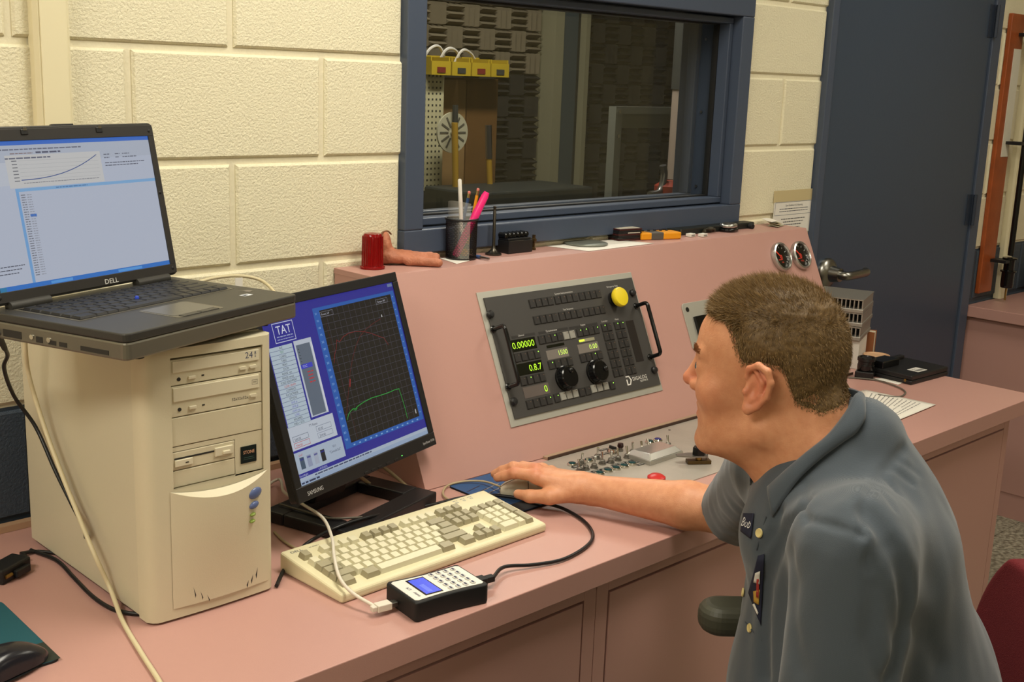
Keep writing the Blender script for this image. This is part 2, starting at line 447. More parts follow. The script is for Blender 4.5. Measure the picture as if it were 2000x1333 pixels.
rest.box(11*0.3048-0.4-0.1524, 17*0.3048-0.4+0.1524, RY0, -8*0.3048+0.15-0.1524, -0.003, 0)
o = rest.build('tiling', m_tile, fl); o['kind'] = 'stuff'
m_ceil = M('white ceiling tile', (225, 222, 205), 0.85, bump=(150, 0.2))
struct(MB().box(RX0, RX1, RY0, 0.0, CEIL, CEIL+0.1).build('ceiling', m_ceil))
m_plain = M('cream wall paint', (217, 208, 180), 0.6, bump=(100, 0.2))
struct(MB().box(RX0-0.1, RX0, RY0, 0.19, 0, CEIL).build('wall_left', m_plain))
struct(MB().box(RX1, RX1+0.1, RY0, 0.19, 0, CEIL).build('wall_right', m_plain))
struct(MB().box(RX0, RX1, RY0-0.1, RY0, 0, CEIL).build('wall_front', m_plain))
m_fix = M('white fixture enamel', (230, 230, 225), 0.4)
m_diff = M('lamp diffuser', (240, 240, 230), 0.5, emis=((255, 244, 214), 3.0))
for k, (lx, ly, pw) in enumerate(LAMPS):
    t = thing('ceiling_light', 'white ceiling troffer with glowing diffuser '+('above the laptop end of the workbench', 'in the far corner of the room opposite the laptop', 'above the pink control console', 'over the open floor opposite the console', 'in the ceiling before the steel door', 'over the open floor opposite the steel door')[k], 'light', (lx, ly, CEIL), group='ceiling troffers')
    f = MB()
    for a in ((-0.31, 0.31, -0.61, -0.585), (-0.31, 0.31, 0.585, 0.61), (-0.31, -0.285, -0.585, 0.585), (0.285, 0.31, -0.585, 0.585)): f.box(*a, -0.025, 0)
    f.build('frame', m_fix, t); MB().box(-0.285, 0.285, -0.585, 0.585, -0.012, 0).build('diffuser', m_diff, t)

# ---------------- window between the control room and the test cell
win = struct(bpy.data.objects.new('window_1', None)); COL.objects.link(win); win.location = (WX0, 0, WZ0)
W, H = WX1-WX0, WZ1-WZ0
fb = MB(); fw = 0.052
def ring(mb, x0, x1, z0, z1, w, y0, y1):
    mb.box(x0, x1, y0, y1, z0, z0+w); mb.box(x0, x1, y0, y1, z1-w, z1); mb.box(x0, x0+w, y0, y1, z0+w, z1-w); mb.box(x1-w, x1, y0, y1, z0+w, z1-w)
ring(fb, -0.004, W+0.004, -0.004, H+0.004, fw, -0.018, WT)
fb.build('window_frame', m_steelblue, win, bevel=0.003)
st = MB(); ring(st, fw, W-fw, fw, H-fw, 0.016, 0.012, 0.05); st.build('glazing_stop', m_steelblue, win, bevel=0.002)
st = MB(); ring(st, fw, W-fw, fw, H-fw, 0.016, 0.12, 0.15); st.build('glazing_stop', m_steelblue, win, bevel=0.002)
gk = MB(); ring(gk, fw+0.014, W-fw-0.014, fw+0.014, H-fw-0.014, 0.006, 0.046, 0.064); gk.build('gasket', M('black rubber gasket', (26, 26, 26), 0.6), win)
def glass_mat(name, tint, refl=1.0):
    m = bpy.data.materials.new(name); m.use_nodes = True; nt = m.node_tree; nt.nodes.clear()
    o = nt.nodes.new('ShaderNodeOutputMaterial'); t = nt.nodes.new('ShaderNodeBsdfTransparent'); t.inputs[0].default_value = rgb(tint)
    gl = nt.nodes.new('ShaderNodeBsdfGlossy'); gl.inputs['Roughness'].default_value = 0.01
    lw = nt.nodes.new('ShaderNodeLayerWeight'); lw.inputs['Blend'].default_value = 0.5
    pw = nt.nodes.new('ShaderNodeMath'); pw.operation = 'POWER'; pw.inputs[1].default_value = 5.0; nt.links.new(lw.outputs['Facing'], pw.inputs[0])
    fr = nt.nodes.new('ShaderNodeMath'); fr.operation = 'MULTIPLY_ADD'; fr.inputs[1].default_value = 0.96*refl; fr.inputs[2].default_value = 0.04*refl; nt.links.new(pw.outputs[0], fr.inputs[0])
    mx = nt.nodes.new('ShaderNodeMixShader'); nt.links.new(fr.outputs[0], mx.inputs[0]); nt.links.new(t.outputs[0], mx.inputs[1]); nt.links.new(gl.outputs[0], mx.inputs[2])
    nt.links.new(mx.outputs[0], o.inputs['Surface']); return m
m_pane = glass_mat('window glass', (250, 251, 250))
MB().box(fw+0.01, W-fw-0.01, 0.052, 0.058, fw+0.01, H-fw-0.01).build('pane', m_pane, win)
MB().box(fw+0.01, W-fw-0.01, 0.134, 0.140, fw+0.01, H-fw-0.01).build('pane', m_pane, win)
m_bolt = M('zinc screw', (150, 150, 150), 0.35, 1.0)
for z in (0.09, 0.30, 0.5):
    for (x, y) in ((W-fw-0.0005, 0.03), (W-fw-0.0005, 0.1)):
        MB().cyl((x, y, z), (x-0.003, y, z), 0.004, n=10).build('screw', m_bolt, win)

# ---------------- steel door
door = struct(bpy.data.objects.new('door_1', None)); COL.objects.link(door); door.location = (DX0, 0, 0)
DW = DX1-DX0
fr = MB(); fr.box(-0.004, 0.03, -0.02, WT, 0, DZ1); fr.box(DW-0.062, DW+0.004, -0.02, WT, 0, DZ1); fr.box(0.03, DW-0.062, -0.02, WT, DZ1-0.05, DZ1)
fr.build('door_frame', m_steelblue, door, bevel=0.003)
MB().box(0.033, DW-0.066, -0.012, 0.034, 0.012, DZ1-0.053).build('door_leaf', m_door, door, bevel=0.002)
m_satin = M('satin steel', (150, 148, 142), 0.3, 1.0)
for z in (0.35, 1.175, 1.855):
    h = MB(); h.cyl((DW-0.064, -0.026, z-0.057), (DW-0.064, -0.026, z+0.057), 0.0075, n=12)
    h.box(DW-0.1, DW-0.066, -0.0145, -0.012, z-0.057, z+0.057); h.build('hinge', M('blue painted hinge', (44, 52, 66), 0.4), door)
hp = ony(1622, 535, -0.03)
ht = bpy.data.objects.new('lever_handle', None); COL.objects.link(ht); ht.parent = door; ht.location = (hp.x-DX0, -0.012, hp.z); ht.scale = (1.2, 1.2, 1.2)
MB().at(Matrix.Rotation(math.pi/2, 4, 'X')).lathe([(0.041, 0), (0.041, 0.006), (0.036, 0.014), (0.022, 0.02), (0.018, 0.045), (0.0, 0.046)], 28).build('rosette', m_satin, ht, smooth=40)
lv = MB(); lv.tube(catmull([(0, -0.04, 0), (0, -0.056, 0), (0.012, -0.064, 0), (0.05, -0.066, 0.001), (0.095, -0.064, 0.002), (0.108, -0.056, 0.002)], 6), 0.0115, 12)
lv.build('lever', m_satin, ht, smooth=50)

# ---------------- surface raceways on the block wall
m_race = M('cream raceway enamel', (228, 219, 184), 0.35)
a, b = ony(64, 20, -0.02), ony(136, 20, -0.02)
def raceway(x0, x1, z0, label):
    mb = MB(); w = x1-x0
    mb.prism([(x0, 0.004), (x0, -0.016), (x0+0.006, -0.024), (x1-0.006, -0.024), (x1, -0.016), (x1, 0.004)], z0, CEIL-0.001)
    t = thing('raceway', label, 'raceway', ((x0+x1)/2, 0, z0))
    o = mb.build('channel', m_race, t); o.location = (-(x0+x1)/2, 0, -z0)
    lid = MB(); lid.box(x0+0.008, x1-0.008, -0.0265, -0.024, z0, CEIL-0.001); o = lid.build('cover', m_race, t, bevel=0.001); o.location = (-(x0+x1)/2, 0, -z0)
raceway(a.x, b.x, BENCH+0.02, 'cream vertical metal raceway on the block wall behind the laptop')
# ================================================================ bench, console
m_lam = M('pink laminate', (184, 141, 131), 0.38, bump=(700, 0.06), var=(3, 0.02))
m_lamc = M('pink laminate console', (184, 141, 131), 0.42, bump=(700, 0.06), var=(3, 0.02))
m_lamd = M('pink laminate cabinet', (184, 141, 131), 0.42, bump=(700, 0.06), var=(3, 0.02))
m_gap = M('dark joint', (44, 34, 28), 0.7)
m_alu = M('brushed aluminium', (186, 184, 176), 0.34, 0.8)
KX0_ = 0.434
BX0, BX1, BD = -2.6, 2.225, 0.76
bench = thing('workbench', 'long pink laminate workbench with cupboard doors along the block wall', 'workbench', (0, -0.38, 0))
def P0(o, par=bench):
    o.location = o.location - par.location; return o
P0(MB().box(BX0, BX1, -BD, -0.001, BENCH-0.042, BENCH).build('worktop', m_lam, bench, bevel=0.0015))
struct(MB().box(BX0, KX0_-0.002, -0.019, -0.002, BENCH+0.0005, BENCH+0.012).build('trim_1', M('tan caulk strip', (176, 142, 112), 0.5)))
FY = -0.728
cx1 = ony(1972, 825, FY).x
P0(MB().box(BX0, cx1, FY+0.018, -0.002, 0.1, BENCH-0.042).build('carcass', m_gap, bench))
P0(MB().box(BX0, cx1-0.03, FY+0.07, -0.05, 0.0, 0.1).build('toe_kick', M('black kick', (30, 28, 26), 0.6), bench))
P0(MB().box(cx1-0.0005, cx1+0.0015, FY+0.018, -0.002, 0.1, BENCH-0.042).build('end_panel', m_lamd, bench))
d1r = ony(1141, 1178, FY).x; jx = ony(1166, 1147, FY).x; d2l = ony(1188, 1160, FY).x; d3r = ony(1957, 842, FY).x
ztop = ony(1141, 1178, FY).z
units = [(-1.5, jx-0.93, None), (jx-0.93, jx, None), (jx, jx+0.64, None), (jx+0.64, cx1, None)]
stile = d2l-jx
for (x0, x1, _) in units:
    fm = MB()
    fm.box(x0+0.0008, x0+stile, FY, FY+0.018, 0.1, BENCH-0.042); fm.box(x1-stile, x1-0.0008, FY, FY+0.018, 0.1, BENCH-0.042)
    fm.box(x0+stile, x1-stile, FY, FY+0.018, ztop+0.004, BENCH-0.042); fm.box(x0+stile, x1-stile, FY, FY+0.018, 0.1, 0.13)
    P0(fm.build('face_frame', m_lamd, bench, bevel=0.0008))
    P0(MB().box(x0+stile+0.004, x1-stile-0.004, FY-0.001, FY+0.017, 0.134, ztop).build('cupboard_door', m_lamd, bench, bevel=0.001))
# console
KX0, KX1, KYF, KYT, KZ = 0.434, 2.010, -0.307, -0.128, 1.2006
KL = math.hypot(KYT-KYF, KZ-BENCH)
kv = Vector((0, KYT-KYF, KZ-BENCH)).normalized(); ku = Vector((1, 0, 0)); kn = ku.cross(kv)
KO = Vector((0, KYF, BENCH))
def face(px, py):
    q = onplane(px, py, KO, kn)-KO; return q.x, q.dot(kv)
def face_mat(u, v, off=0.0): return basis(KO+ku*u+kv*v+kn*off, ku, kv, kn)
console = thing('control_console', 'pink laminate control console with sloping front standing on the workbench', 'console', (1.2, -0.15, BENCH))
def side_prof(g0=0.0): return [(KYF, BENCH), (KYT, KZ), (-0.002, KZ), (-0.002, BENCH)]
cb = MB(); pr = [(KYF+0.008, BENCH+0.0012), (KYT+0.008, KZ-0.012), (-0.004, KZ-0.012), (-0.004, BENCH+0.0012)]
n = len(pr); vs = [(KX0+0.004, a, b) for a, b in pr]+[(KX1-0.004, a, b) for a, b in pr]
cb.add(vs, [(3, 2, 1, 0), (4, 5, 6, 7)]+[(i, (i+1) % 4, 4+(i+1) % 4, 4+i) for i in range(4)]); P0(cb.build('core', m_gap, console), console)
def slab(name, x0, x1, prof, mat):
    mb = MB(); k = len(prof); mb.add([(x0, a, b) for a, b in prof]+[(x1, a, b) for a, b in prof], [tuple(range(k-1, -1, -1)), tuple(range(k, 2*k))]+[(i, (i+1) % k, k+(i+1) % k, k+i) for i in range(k)])
    return P0(mb.build(name, mat, console, bevel=0.0006), console)
ny, nz = kn.y, kn.z
slab('side_panel', KX0, KX0+0.004, [(KYF+0.0015, BENCH+0.0006), (KYT+0.0015, KZ-0.0035), (-0.003, KZ-0.0035), (-0.003, BENCH+0.0006)], m_lamc)
slab('side_panel', KX1-0.004, KX1, [(KYF+0.0015, BENCH+0.0006), (KYT+0.0015, KZ-0.0035), (-0.003, KZ-0.0035), (-0.003, BENCH+0.0006)], m_lamc)
t0 = 0.012
slab('front_panel', KX0-0.0008, KX1+0.0008, [(KYF, BENCH+0.0012), (KYT, KZ), (KYT-ny*t0*1.0, KZ-nz*t0), (KYF+0.02, BENCH+0.0012)], m_lamc)
slab('top_ledge', KX0-0.0008, KX1+0.0008, [(KYT+0.0013, KZ-0.012), (KYT+0.0013, KZ-0.0002), (-0.002, KZ-0.0002), (-0.002, KZ-0.012)], m_lamc)
# brown and aluminium trim strip at the foot of the sloping face
tx0 = onz(1075, 893, BENCH).x
tr = thing('trim_strip', 'thin aluminium edging strip with dark lines at the foot of the sloping console', 'trim', (1.4, KYF-0.008, BENCH))
P0(MB().box(0.76, KX1, KYF-0.0145, KYF-0.0005, BENCH+0.0008, BENCH+0.006).build('strip', M('tan strip', (172, 150, 124), 0.35, 0.3), tr), tr)
P0(MB().box(0.76, KX1, KYF-0.0175, KYF-0.0145, BENCH+0.0008, BENCH+0.0075).build('lip', M('dark brown lip', (66, 46, 36), 0.5), tr), tr)
# second bench beyond the door
b2 = thing('side_bench', 'pink laminate bench standing against the wall beyond the steel door', 'workbench', (4.1, -0.8, 0))
b2x = onx(1893, 610, 3.40); X2 = 3.40
P0(MB().box(X2, RX1-0.01, -1.6, -0.002, BENCH-0.042, BENCH).build('worktop', m_lam, b2, bevel=0.002), b2)
P0(MB().box(X2+0.028, RX1-0.01, -1.57, -0.002, 0.1, BENCH-0.042).build('carcass', m_lamd, b2), b2)
P0(MB().box(X2+0.032, RX1-0.01, -1.5, -0.002, 0.0, 0.1).build('plinth', m_lamd, b2), b2)
# ================================================================ computers
m_print = attr_mat('flat print', 0.0, 0.55)
m_screen = attr_mat('lit screen', 0.75, 0.25)
m_beige = M('beige plastic', (205, 196, 168), 0.42, bump=(500, 0.05))
m_beige2 = M('pale beige plastic', (212, 204, 178), 0.4)
m_beigesteel = M('beige enamelled steel', (200, 192, 166), 0.38, bump=(300, 0.04))
m_slot = M('dark slot', (38, 36, 32), 0.7)
m_black = M('black plastic', (24, 24, 25), 0.42, bump=(600, 0.05))
m_blackg = M('glossy black', (14, 14, 15), 0.16)
m_rubber = M('black rubber', (18, 18, 19), 0.6)
m_chrome = M('chrome', (205, 203, 196), 0.14, 1.0)
m_steel = M('dull steel', (140, 138, 132), 0.35, 1.0)
m_brass = M('brass', (150, 120, 66), 0.35, 1.0)
m_white = M('white plastic', (222, 218, 208), 0.45)

# ---------------- tower PC
PX0, PX1, PYF, PYB = -0.246, -0.035, -0.500, -0.085
PW, PTOP = PX1-PX0, 1.2125
pc = thing('tower_computer', 'beige tower computer with two optical drives standing on the pink workbench', 'computer', ((PX0+PX1)/2, (PYF+PYB)/2, BENCH))
pcx, pcy = (PX0+PX1)/2, (PYF+PYB)/2
HF = PTOP-BENCH
yF = PYF-pcy
MB().box(-PW/2+0.004, PW/2-0.004, yF+0.034, -yF, 0.012, HF-0.003).build('chassis', m_slot, pc)
sp = MB().box(-PW/2, -PW/2+0.0035, yF+0.034, -yF, 0.008, HF-0.002); sp.build('side_panel', m_beigesteel, pc, bevel=0.001)
MB().box(PW/2-0.0035, PW/2, yF+0.034, -yF, 0.008, HF-0.002).build('side_panel', m_beigesteel, pc, bevel=0.001)
MB().box(-PW/2+0.0036, PW/2-0.0036, yF+0.034, -yF, HF-0.0035, HF).build('top_panel', m_beigesteel, pc, bevel=0.001)
for sx in (-1, 1):
    for y in (yF+0.06, -yF-0.05): MB().lathe([(0.013, 0), (0.011, 0.0119)], 14).build('foot', m_rubber, pc, loc=(sx*0.075, y, 0), smooth=40)
def pf(zx, zy):          # zoomed-crop point on the front of the tower -> local x,z
    q = ony(zx*0.5348, 620+zy*0.5348, PYF); return q.x-pcx, q.z-BENCH
bx0, bz1 = pf(618, 150); bx1 = pf(957, 100)[0]
bz0 = (pf(632, 632)[1]+pf(862, 575)[1])/2
# bezel: rounded stiles, bulging lower panel, recessed drive bay
def bez_y(x, z):
    t = x/(PW/2)
    y = yF-0.004*(1-t*t)
    edge = max(0.0, (abs(t)-0.86)/0.14); y += 0.012*edge**2.2
    return y
NX, NZ = 36, 44
bz = MB()
def inbay(x, z): return bx0 < x < bx1 and z > bz0-0.0005 and z < bz1
xs = sorted(set([-PW/2+PW*i/NX for i in range(NX+1)]+[bx0, bx1]))
zs = sorted(set([0.004+(HF-0.002-0.004)*j/NZ for j in range(NZ+1)]+[bz0, bz1]))
idx = {}
def vid(x, z, dy=0.0):
    k = (round(x, 5), round(z, 5), dy)
    if k not in idx: idx[k] = len(bz.v); bz.v.append((x, bez_y(x, z)+dy, z))
    return idx[k]
for a, b in zip(xs[:-1], xs[1:]):
    for c, d in zip(zs[:-1], zs[1:]):
        if inbay((a+b)/2, (c+d)/2): continue
        bz.f.append((vid(a, c), vid(b, c), vid(b, d), vid(a, d)))
for a, b in zip(xs[:-1], xs[1:]):
    for z, flip in ((zs[0], 1), (zs[-1], 0)):
        p, q = vid(a, z), vid(b, z); i0 = len(bz.v); bz.v += [(a, yF+0.034, z), (b, yF+0.034, z)]
        bz.f.append((q, p, i0, i0+1) if flip else (p, q, i0+1, i0))
for c, d in zip(zs[:-1], zs[1:]):
    for x, flip in ((xs[0], 0), (xs[-1], 1)):
        p, q = vid(x, c), vid(x, d); i0 = len(bz.v); bz.v += [(x, yF+0.034, c), (x, yF+0.034, d)]
        bz.f.append((p, q, i0+1, i0) if not flip else (q, p, i0, i0+1))
# walls of the bay recess
for (x, fl) in ((bx0, 0), (bx1, 1)):
    i0 = len(bz.v); bz.v += [(x, bez_y(x, 0), bz0), (x, bez_y(x, 0), bz1), (x, yF+0.02, bz1), (x, yF+0.02, bz0)]; bz.f.append((i0, i0+1, i0+2, i0+3) if fl else (i0+3, i0+2, i0+1, i0))
i0 = len(bz.v); bz.v += [(bx0, bez_y(bx0, 0), bz1), (bx1, bez_y(bx1, 0), bz1), (bx1, yF+0.02, bz1), (bx0, yF+0.02, bz1)]; bz.f.append((i0, i0+1, i0+2, i0+3))
bezel = bz.build('bezel', m_beige, pc, smooth=35)
MB().box(bx0-0.002, bx1+0.002, yF+0.018, yF+0.03, bz0-0.03, bz1+0.002).build('bay_back', m_slot, pc)
# bulged lower panel with a smile-shaped top ledge
lp = MB()
def lower(u, v):
    x = (u-0.5)*(bx1-bx0+0.012)+(bx0+bx1)/2; s = (2*u-1)
    top = bz0-0.002-0.020*(1-s*s)*0.9
    if v <= 0.9:
        w = v/0.9; z = 0.02+(top-0.02)*w; y = bez_y(x, z)-0.0008-0.013*(1-s*s)*(0.25+0.75*math.sin(min(1, w)*math.pi/2)**1.5)
    else:
        w = (v-0.9)/0.1; z = top+0.008*w*(1-s*s); y = bez_y(x, z)-0.0008-0.013*(1-s*s)*(1-w)
    return (x, y, z)
lp.sheet(lower, 24, 40); lp.build('lower_panel', m_beige, pc, smooth=50)
bw = bx1-bx0
zd = [pf(622, 158)[1], pf(622, 256)[1], pf(622, 372)[1], pf(622, 480)[1], pf(628, 566)[1], pf(630, 630)[1]]
yD = yF+0.001
def drive(z1, z0, kind):
    body = MB().box(bx0+0.0008, bx1-0.0008, yD, yF+0.018, z0+0.0007, z1-0.0007).build('optical_drive', m_beige, pc, bevel=0.0012)
    h = z1-z0
    tr = MB().box(bx0+0.004, bx1-0.006, yD-0.0022, yD+0.002, z1-h*0.50, z1-h*0.06).build('tray_door', m_beige2, body, bevel=0.001)
    MB().at(Matrix.Rotation(math.pi/2, 4, 'X')).cyl((0, 0, 0), (0, 0, 0.001), 0.0028, n=14).build('headphone_jack', m_slot, body, loc=(bx0+0.014, yD, z0+h*0.24))
    MB().box(-0.006, 0.006, -0.003, 0, -0.0025, 0.0025).build('volume_wheel', m_beige2, body, loc=(bx0+0.034, yD, z0+h*0.24), bevel=0.001)
    MB().box(-0.002, 0.002, -0.0006, 0, -0.001, 0.001).build('indicator', m_slot, body, loc=(bx0+0.052, yD, z0+h*0.25))
    for k in range(2 if kind == 0 else 1):
        MB().prism(rrect(0.012, 0.0045, 0.002), 0, 0.003).at(Matrix.Identity(4)).build('eject_button', m_beige2, body, loc=(bx1-0.016-k*0.017, yD, z0+h*0.28)).rotation_euler = (math.pi/2, 0, 0)
    pr = Print()
    if kind == 0: pr.text('24', 0, 0, 0.0135, (50, 62, 96)); pr.text('8', 0.0155, 0.004, 0.0075, (50, 62, 96)); pr.text('x', 0.0160, 0.000, 0.006, (50, 62, 96)); pr.build('lettering', m_print, body, (bx1-0.030, yD-0.00235, z1-h*0.36), (math.pi/2, 0, 0))
    else:
        pr.text('52x32x52x', 0, 0, 0.0062, (60, 60, 62)); pr.build('lettering', m_print, body, (bx1-0.052, yD-0.0002, z0+h*0.20), (math.pi/2, 0, 0))
        q = Print(); q.frame(0, 0, 0.010, 0.0075, 0.0008, (150, 144, 126)); q.rect(0.002, 0.0025, 0.008, 0.005, (165, 158, 138)); q.build('disc_logo', m_print, body, (bx1-0.019, yD-0.00235, z1-h*0.36), (math.pi/2, 0, 0))
    return body
drive(zd[0], zd[1], 0); drive(zd[1], zd[2], 1)
MB().box(bx0+0.0008, bx1-0.0008, yD, yF+0.016, zd[3]+0.0007, zd[2]-0.0007).build('blank_cover', m_beige, pc, bevel=0.001)
fx1 = pf(858, 450)[0]
fz1, fz0 = pf(626, 498)[1], zd[4]
fd = MB().box(bx0+0.0008, fx1, yD, yF+0.016, fz0+0.0007, fz1-0.0007).build('floppy_drive', m_beige, pc, bevel=0.001)
MB().box(bx0+0.004, fx1-0.004, yD-0.0004, yD+0.001, (fz0+fz1)/2+0.0022, (fz0+fz1)/2+0.0048).build('slot', m_slot, fd)
MB().box(bx0+0.004, bx0+0.032, yD-0.003, yD+0.001, (fz0+fz1)/2-0.008, (fz0+fz1)/2+0.002).build('slot_lip', m_beige2, fd, bevel=0.0008)
MB().box(fx1-0.034, fx1-0.004, yD-0.003, yD+0.001, (fz0+fz1)/2-0.005, (fz0+fz1)/2+0.008).build('slot_lip', m_beige2, fd, bevel=0.0008)
MB().box(fx1-0.022, fx1-0.010, yD-0.006, yD-0.001, (fz0+fz1)/2-0.003, (fz0+fz1)/2+0.002).build('eject_button', m_beige2, fd, bevel=0.0008)
MB().box(bx0+0.020, bx0+0.025, yD-0.0034, yD-0.0028, (fz0+fz1)/2-0.004, (fz0+fz1)/2-0.0025).build('indicator', m_slot, fd)
MB().box(bx0+0.0008, fx1, yD, yF+0.016, zd[5]+0.001, fz0-0.0007).build('blank_cover', m_beige, pc, bevel=0.001)
MB().box(bx0+0.0008, bx1-0.0008, yD+0.0006, yF+0.016, fz1+0.0005, zd[3]-0.0005).build('blank_cover', m_beige, pc)
MB().box(fx1+0.0008, bx1-0.0008, yD+0.0006, yF+0.016, bz0-0.006, fz1+0.0005).build('blank_cover', m_beige, pc)
MB().box(bx0, bx1, yD+0.0006, yF+0.016, bz0-0.012, zd[5]).build('blank_cover', m_beige, pc)
gx0, gz1 = pf(880, 476); gx1, gz0 = pf(937, 524)
bd = MB().box(gx0, gx1, yD-0.001, yD+0.001, gz0, gz1).build('badge', M('dark green badge', (24, 32, 30), 0.3), pc)
pr = Print(); pr.text('STONE', 0, 0, 0.0072, (230, 176, 140), 'C', 0.85); pr.rect(-0.008, -0.006, 0.008, -0.0054, (70, 100, 92)); pr.rect(-0.009, -0.0088, 0.009, -0.0083, (70, 100, 92))
pr.build('lettering', m_print, bd, ((gx0+gx1)/2, yD-0.0013, gz0+(gz1-gz0)*0.55), (math.pi/2, 0, 0))
m_blueb = M('slate blue button', (84, 98, 140), 0.25)
def lower_y(x): s = (x-(bx0+bx1)/2)/((bx1-bx0+0.012)/2); return bez_y(x, 0)-0.0008-0.013*max(0, 1-s*s)
for (zx, zy, a, b, nm, mt) in ((917, 635, 0.0125, 0.0085, 'power_button', m_blueb), (912, 678, 0.009, 0.0055, 'reset_button', m_blueb),
                           (907, 712, 0.005, 0.0025, 'status_light', M('green lamp', (122, 140, 60), 0.3)), (905, 736, 0.005, 0.0025, 'status_light', M('green lamp', (122, 140, 60), 0.3))):
    x, z = pf(zx, zy); mb = MB(); mb.ball((0, 0, 0), 1.0, 20, 8, (a, 0.004, b)); o = mb.build(nm, mt, pc, loc=(x, lower_y(x)-0.0005, z), smooth=60); o.rotation_euler = (0, math.radians(-14), 0.15)
for (zx, zy, L, s) in ((697, 1005, 0.014, 1), (720, 1012, 0.011, 1), (742, 1018, 0.009, 1), (882, 970, 0.009, -1), (900, 955, 0.011, -1), (920, 936, 0.014, -1)):
    x, z = pf(zx, zy); mb = MB(); mb.add([(0, 0, -L*0.35), (0.0013, 0, 0), (-s*0.003, 0, L), (-0.0009, 0, 0.002)], [(0, 1, 2, 3)])
    mb.build('vent_slit', m_slot, pc, loc=(x, lower_y(x)-0.0012, z))

# ---------------- laptop on the tower
LY = 0.3281; LW, LD = 0.361, 0.262; LZ0, LZ1 = PTOP+0.008, 1.257
lap = thing('laptop', 'open black and grey laptop showing a spreadsheet, resting on the tower computer', 'laptop', (-0.3048, -0.5746, PTOP), LY)
lb, lt = LZ0-PTOP, LZ1-PTOP
m_lapgrey = M('dark grey laptop plastic', (50, 49, 46), 0.4, bump=(900, 0.04))
m_lapsilver = M('graphite laptop trim', (112, 108, 96), 0.35, 0.5)
MB().prism(rrect(LW, LD, 0.010, 4, LW/2, LD/2), lb, lt-0.012).build('base', m_lapsilver, lap, bevel=0.003)
MB().prism(rrect(LW, LD, 0.010, 4, LW/2, LD/2), lt-0.0118, lt).build('palm_rest', m_lapgrey, lap, bevel=0.002)
for (x, y) in ((0.05, 0.03), (LW-0.05, 0.03), (0.05, LD-0.03), (LW-0.05, LD-0.03)): MB().lathe([(0.009, 0), (0.009, lb+0.001)], 12).build('foot', m_rubber, lap, loc=(x, y, 0))
MB().box(0.024, LW-0.024, 0.106, 0.232, lt-0.0005, lt+0.0004).build('keyboard_tray', m_lapsilver, lap)
MB().box(0.029, LW-0.029, 0.110, 0.228, lt+0.0004, lt+0.0008).build('key_well', m_blackg, lap)
kw = (LW-0.062)/15.0
klap = {}
for r in range(6):
    y0 = 0.112+r*0.0192; x = 0.031
    widths = [[1.5, 1, 1, 1, 5.5, 1, 1, 1, 1, 1], [2.2]+[1]*10+[2.8], [1.7]+[1]*11+[2.3], [1.4]+[1]*12+[1.6], [1]*13+[2], [1]*15][r]
    for w in widths:
        if w not in klap: klap[w] = MB().frustum(0.0004, w*kw-0.0006, 0, 0.0180 if r < 5 else 0.018, 0, 0.0028, 0.0018).mesh('key'); klap[w].materials.append(m_black)
        o = bpy.data.objects.new('key', klap[w]); COL.objects.link(o); o.parent = lap; o.location = (x, y0, lt+0.0008); x += w*kw
        if r == 5: o.scale = (1, 0.75, 1)
MB().lathe([(0.003, 0), (0.0032, 0.003), (0.002, 0.0048)], 14).build('pointing_stick', M('blue stick', (40, 70, 190), 0.5), lap, loc=(0.031+7.2*kw, 0.112+2*0.0192, lt+0.0025), smooth=50)
MB().prism(rrect(0.085, 0.062, 0.006, 4, 0.165, 0.062), lt, lt+0.0006).build('touchpad', M('touchpad', (88, 86, 80), 0.28), lap)
fr_ = MB(); MB().prism(rrect(0.095, 0.076, 0.006, 4, 0.165, 0.056), lt-0.0003, lt+0.0003).build('touchpad_frame', m_lapsilver, lap)
for x in (0.146, 0.183): MB().box(x-0.0175, x+0.0175, 0.018, 0.029, lt, lt+0.0012).build('touchpad_button', m_lapgrey, lap, bevel=0.0005)
for x in (0.30, 0.332):
    q = Print(); q.rect(0, 0, 0.019 if x < 0.31 else 0.012, 0.012, (205, 208, 214) if x < 0.31 else (118, 110, 100)); q.rect(0.003, 0.003, 0.012, 0.009, (150, 160, 190)) if x < 0.31 else None
    q.build('sticker', m_print, lap, (x-0.004, 0.05+ (0.02 if x > 0.31 else 0), lt+0.0003))
for (y, w, h) in ((0.030, 0.050, 0.006), (0.105, 0.014, 0.006), (0.125, 0.014, 0.006), (0.150, 0.012, 0.008), (0.19, 0.035, 0.01)):
    MB().box(-0.0006, 0.002, y, y+w, lb+0.005, lb+0.005+h).build('port', m_slot, lap)
for y in (0.138, 0.170):
    o = MB().cyl((-0.0015, 0, 0), (0.002, 0, 0), 0.0035, n=12).build('audio_jack', m_chrome, lap, loc=(0, y, lb+0.011))
# lid
lid = bpy.data.objects.new('lid', None); COL.objects.link(lid); lid.parent = lap; lid.location = (0, 0.246, lt+0.004); lid.rotation_euler = (-0.1936, 0, 0)
LH = 0.2458
MB().prism(rrect(LW, LH, 0.009, 4, LW/2, LH/2+0.001), -0.010, 0.004).build('lid_shell', m_lapgrey, lid, bevel=0.002).rotation_euler = (math.pi/2, 0, 0)
SW, SH = 0.331, 0.207; sx0, sz0 = (LW-SW)/2, 0.019
bzl = MB(); 
for (a, b, c, d) in ((0.004, LW-0.004, 0.004, sz0), (0.004, LW-0.004, sz0+SH, LH-0.003), (0.004, sx0, sz0, sz0+SH), (sx0+SW, LW-0.004, sz0, sz0+SH)): bzl.box(a, b, -0.0062, -0.0038, c, d)
bzl.build('bezel', M('screen bezel', (44, 42, 40), 0.42), lid, bevel=0.0006)
for x in (0.06, LW-0.06):
    h = MB().cyl((x-0.035, -0.004, -0.002), (x+0.035, -0.004, -0.002), 0.0075, n=14); h.build('hinge', m_lapgrey, lid, smooth=40)
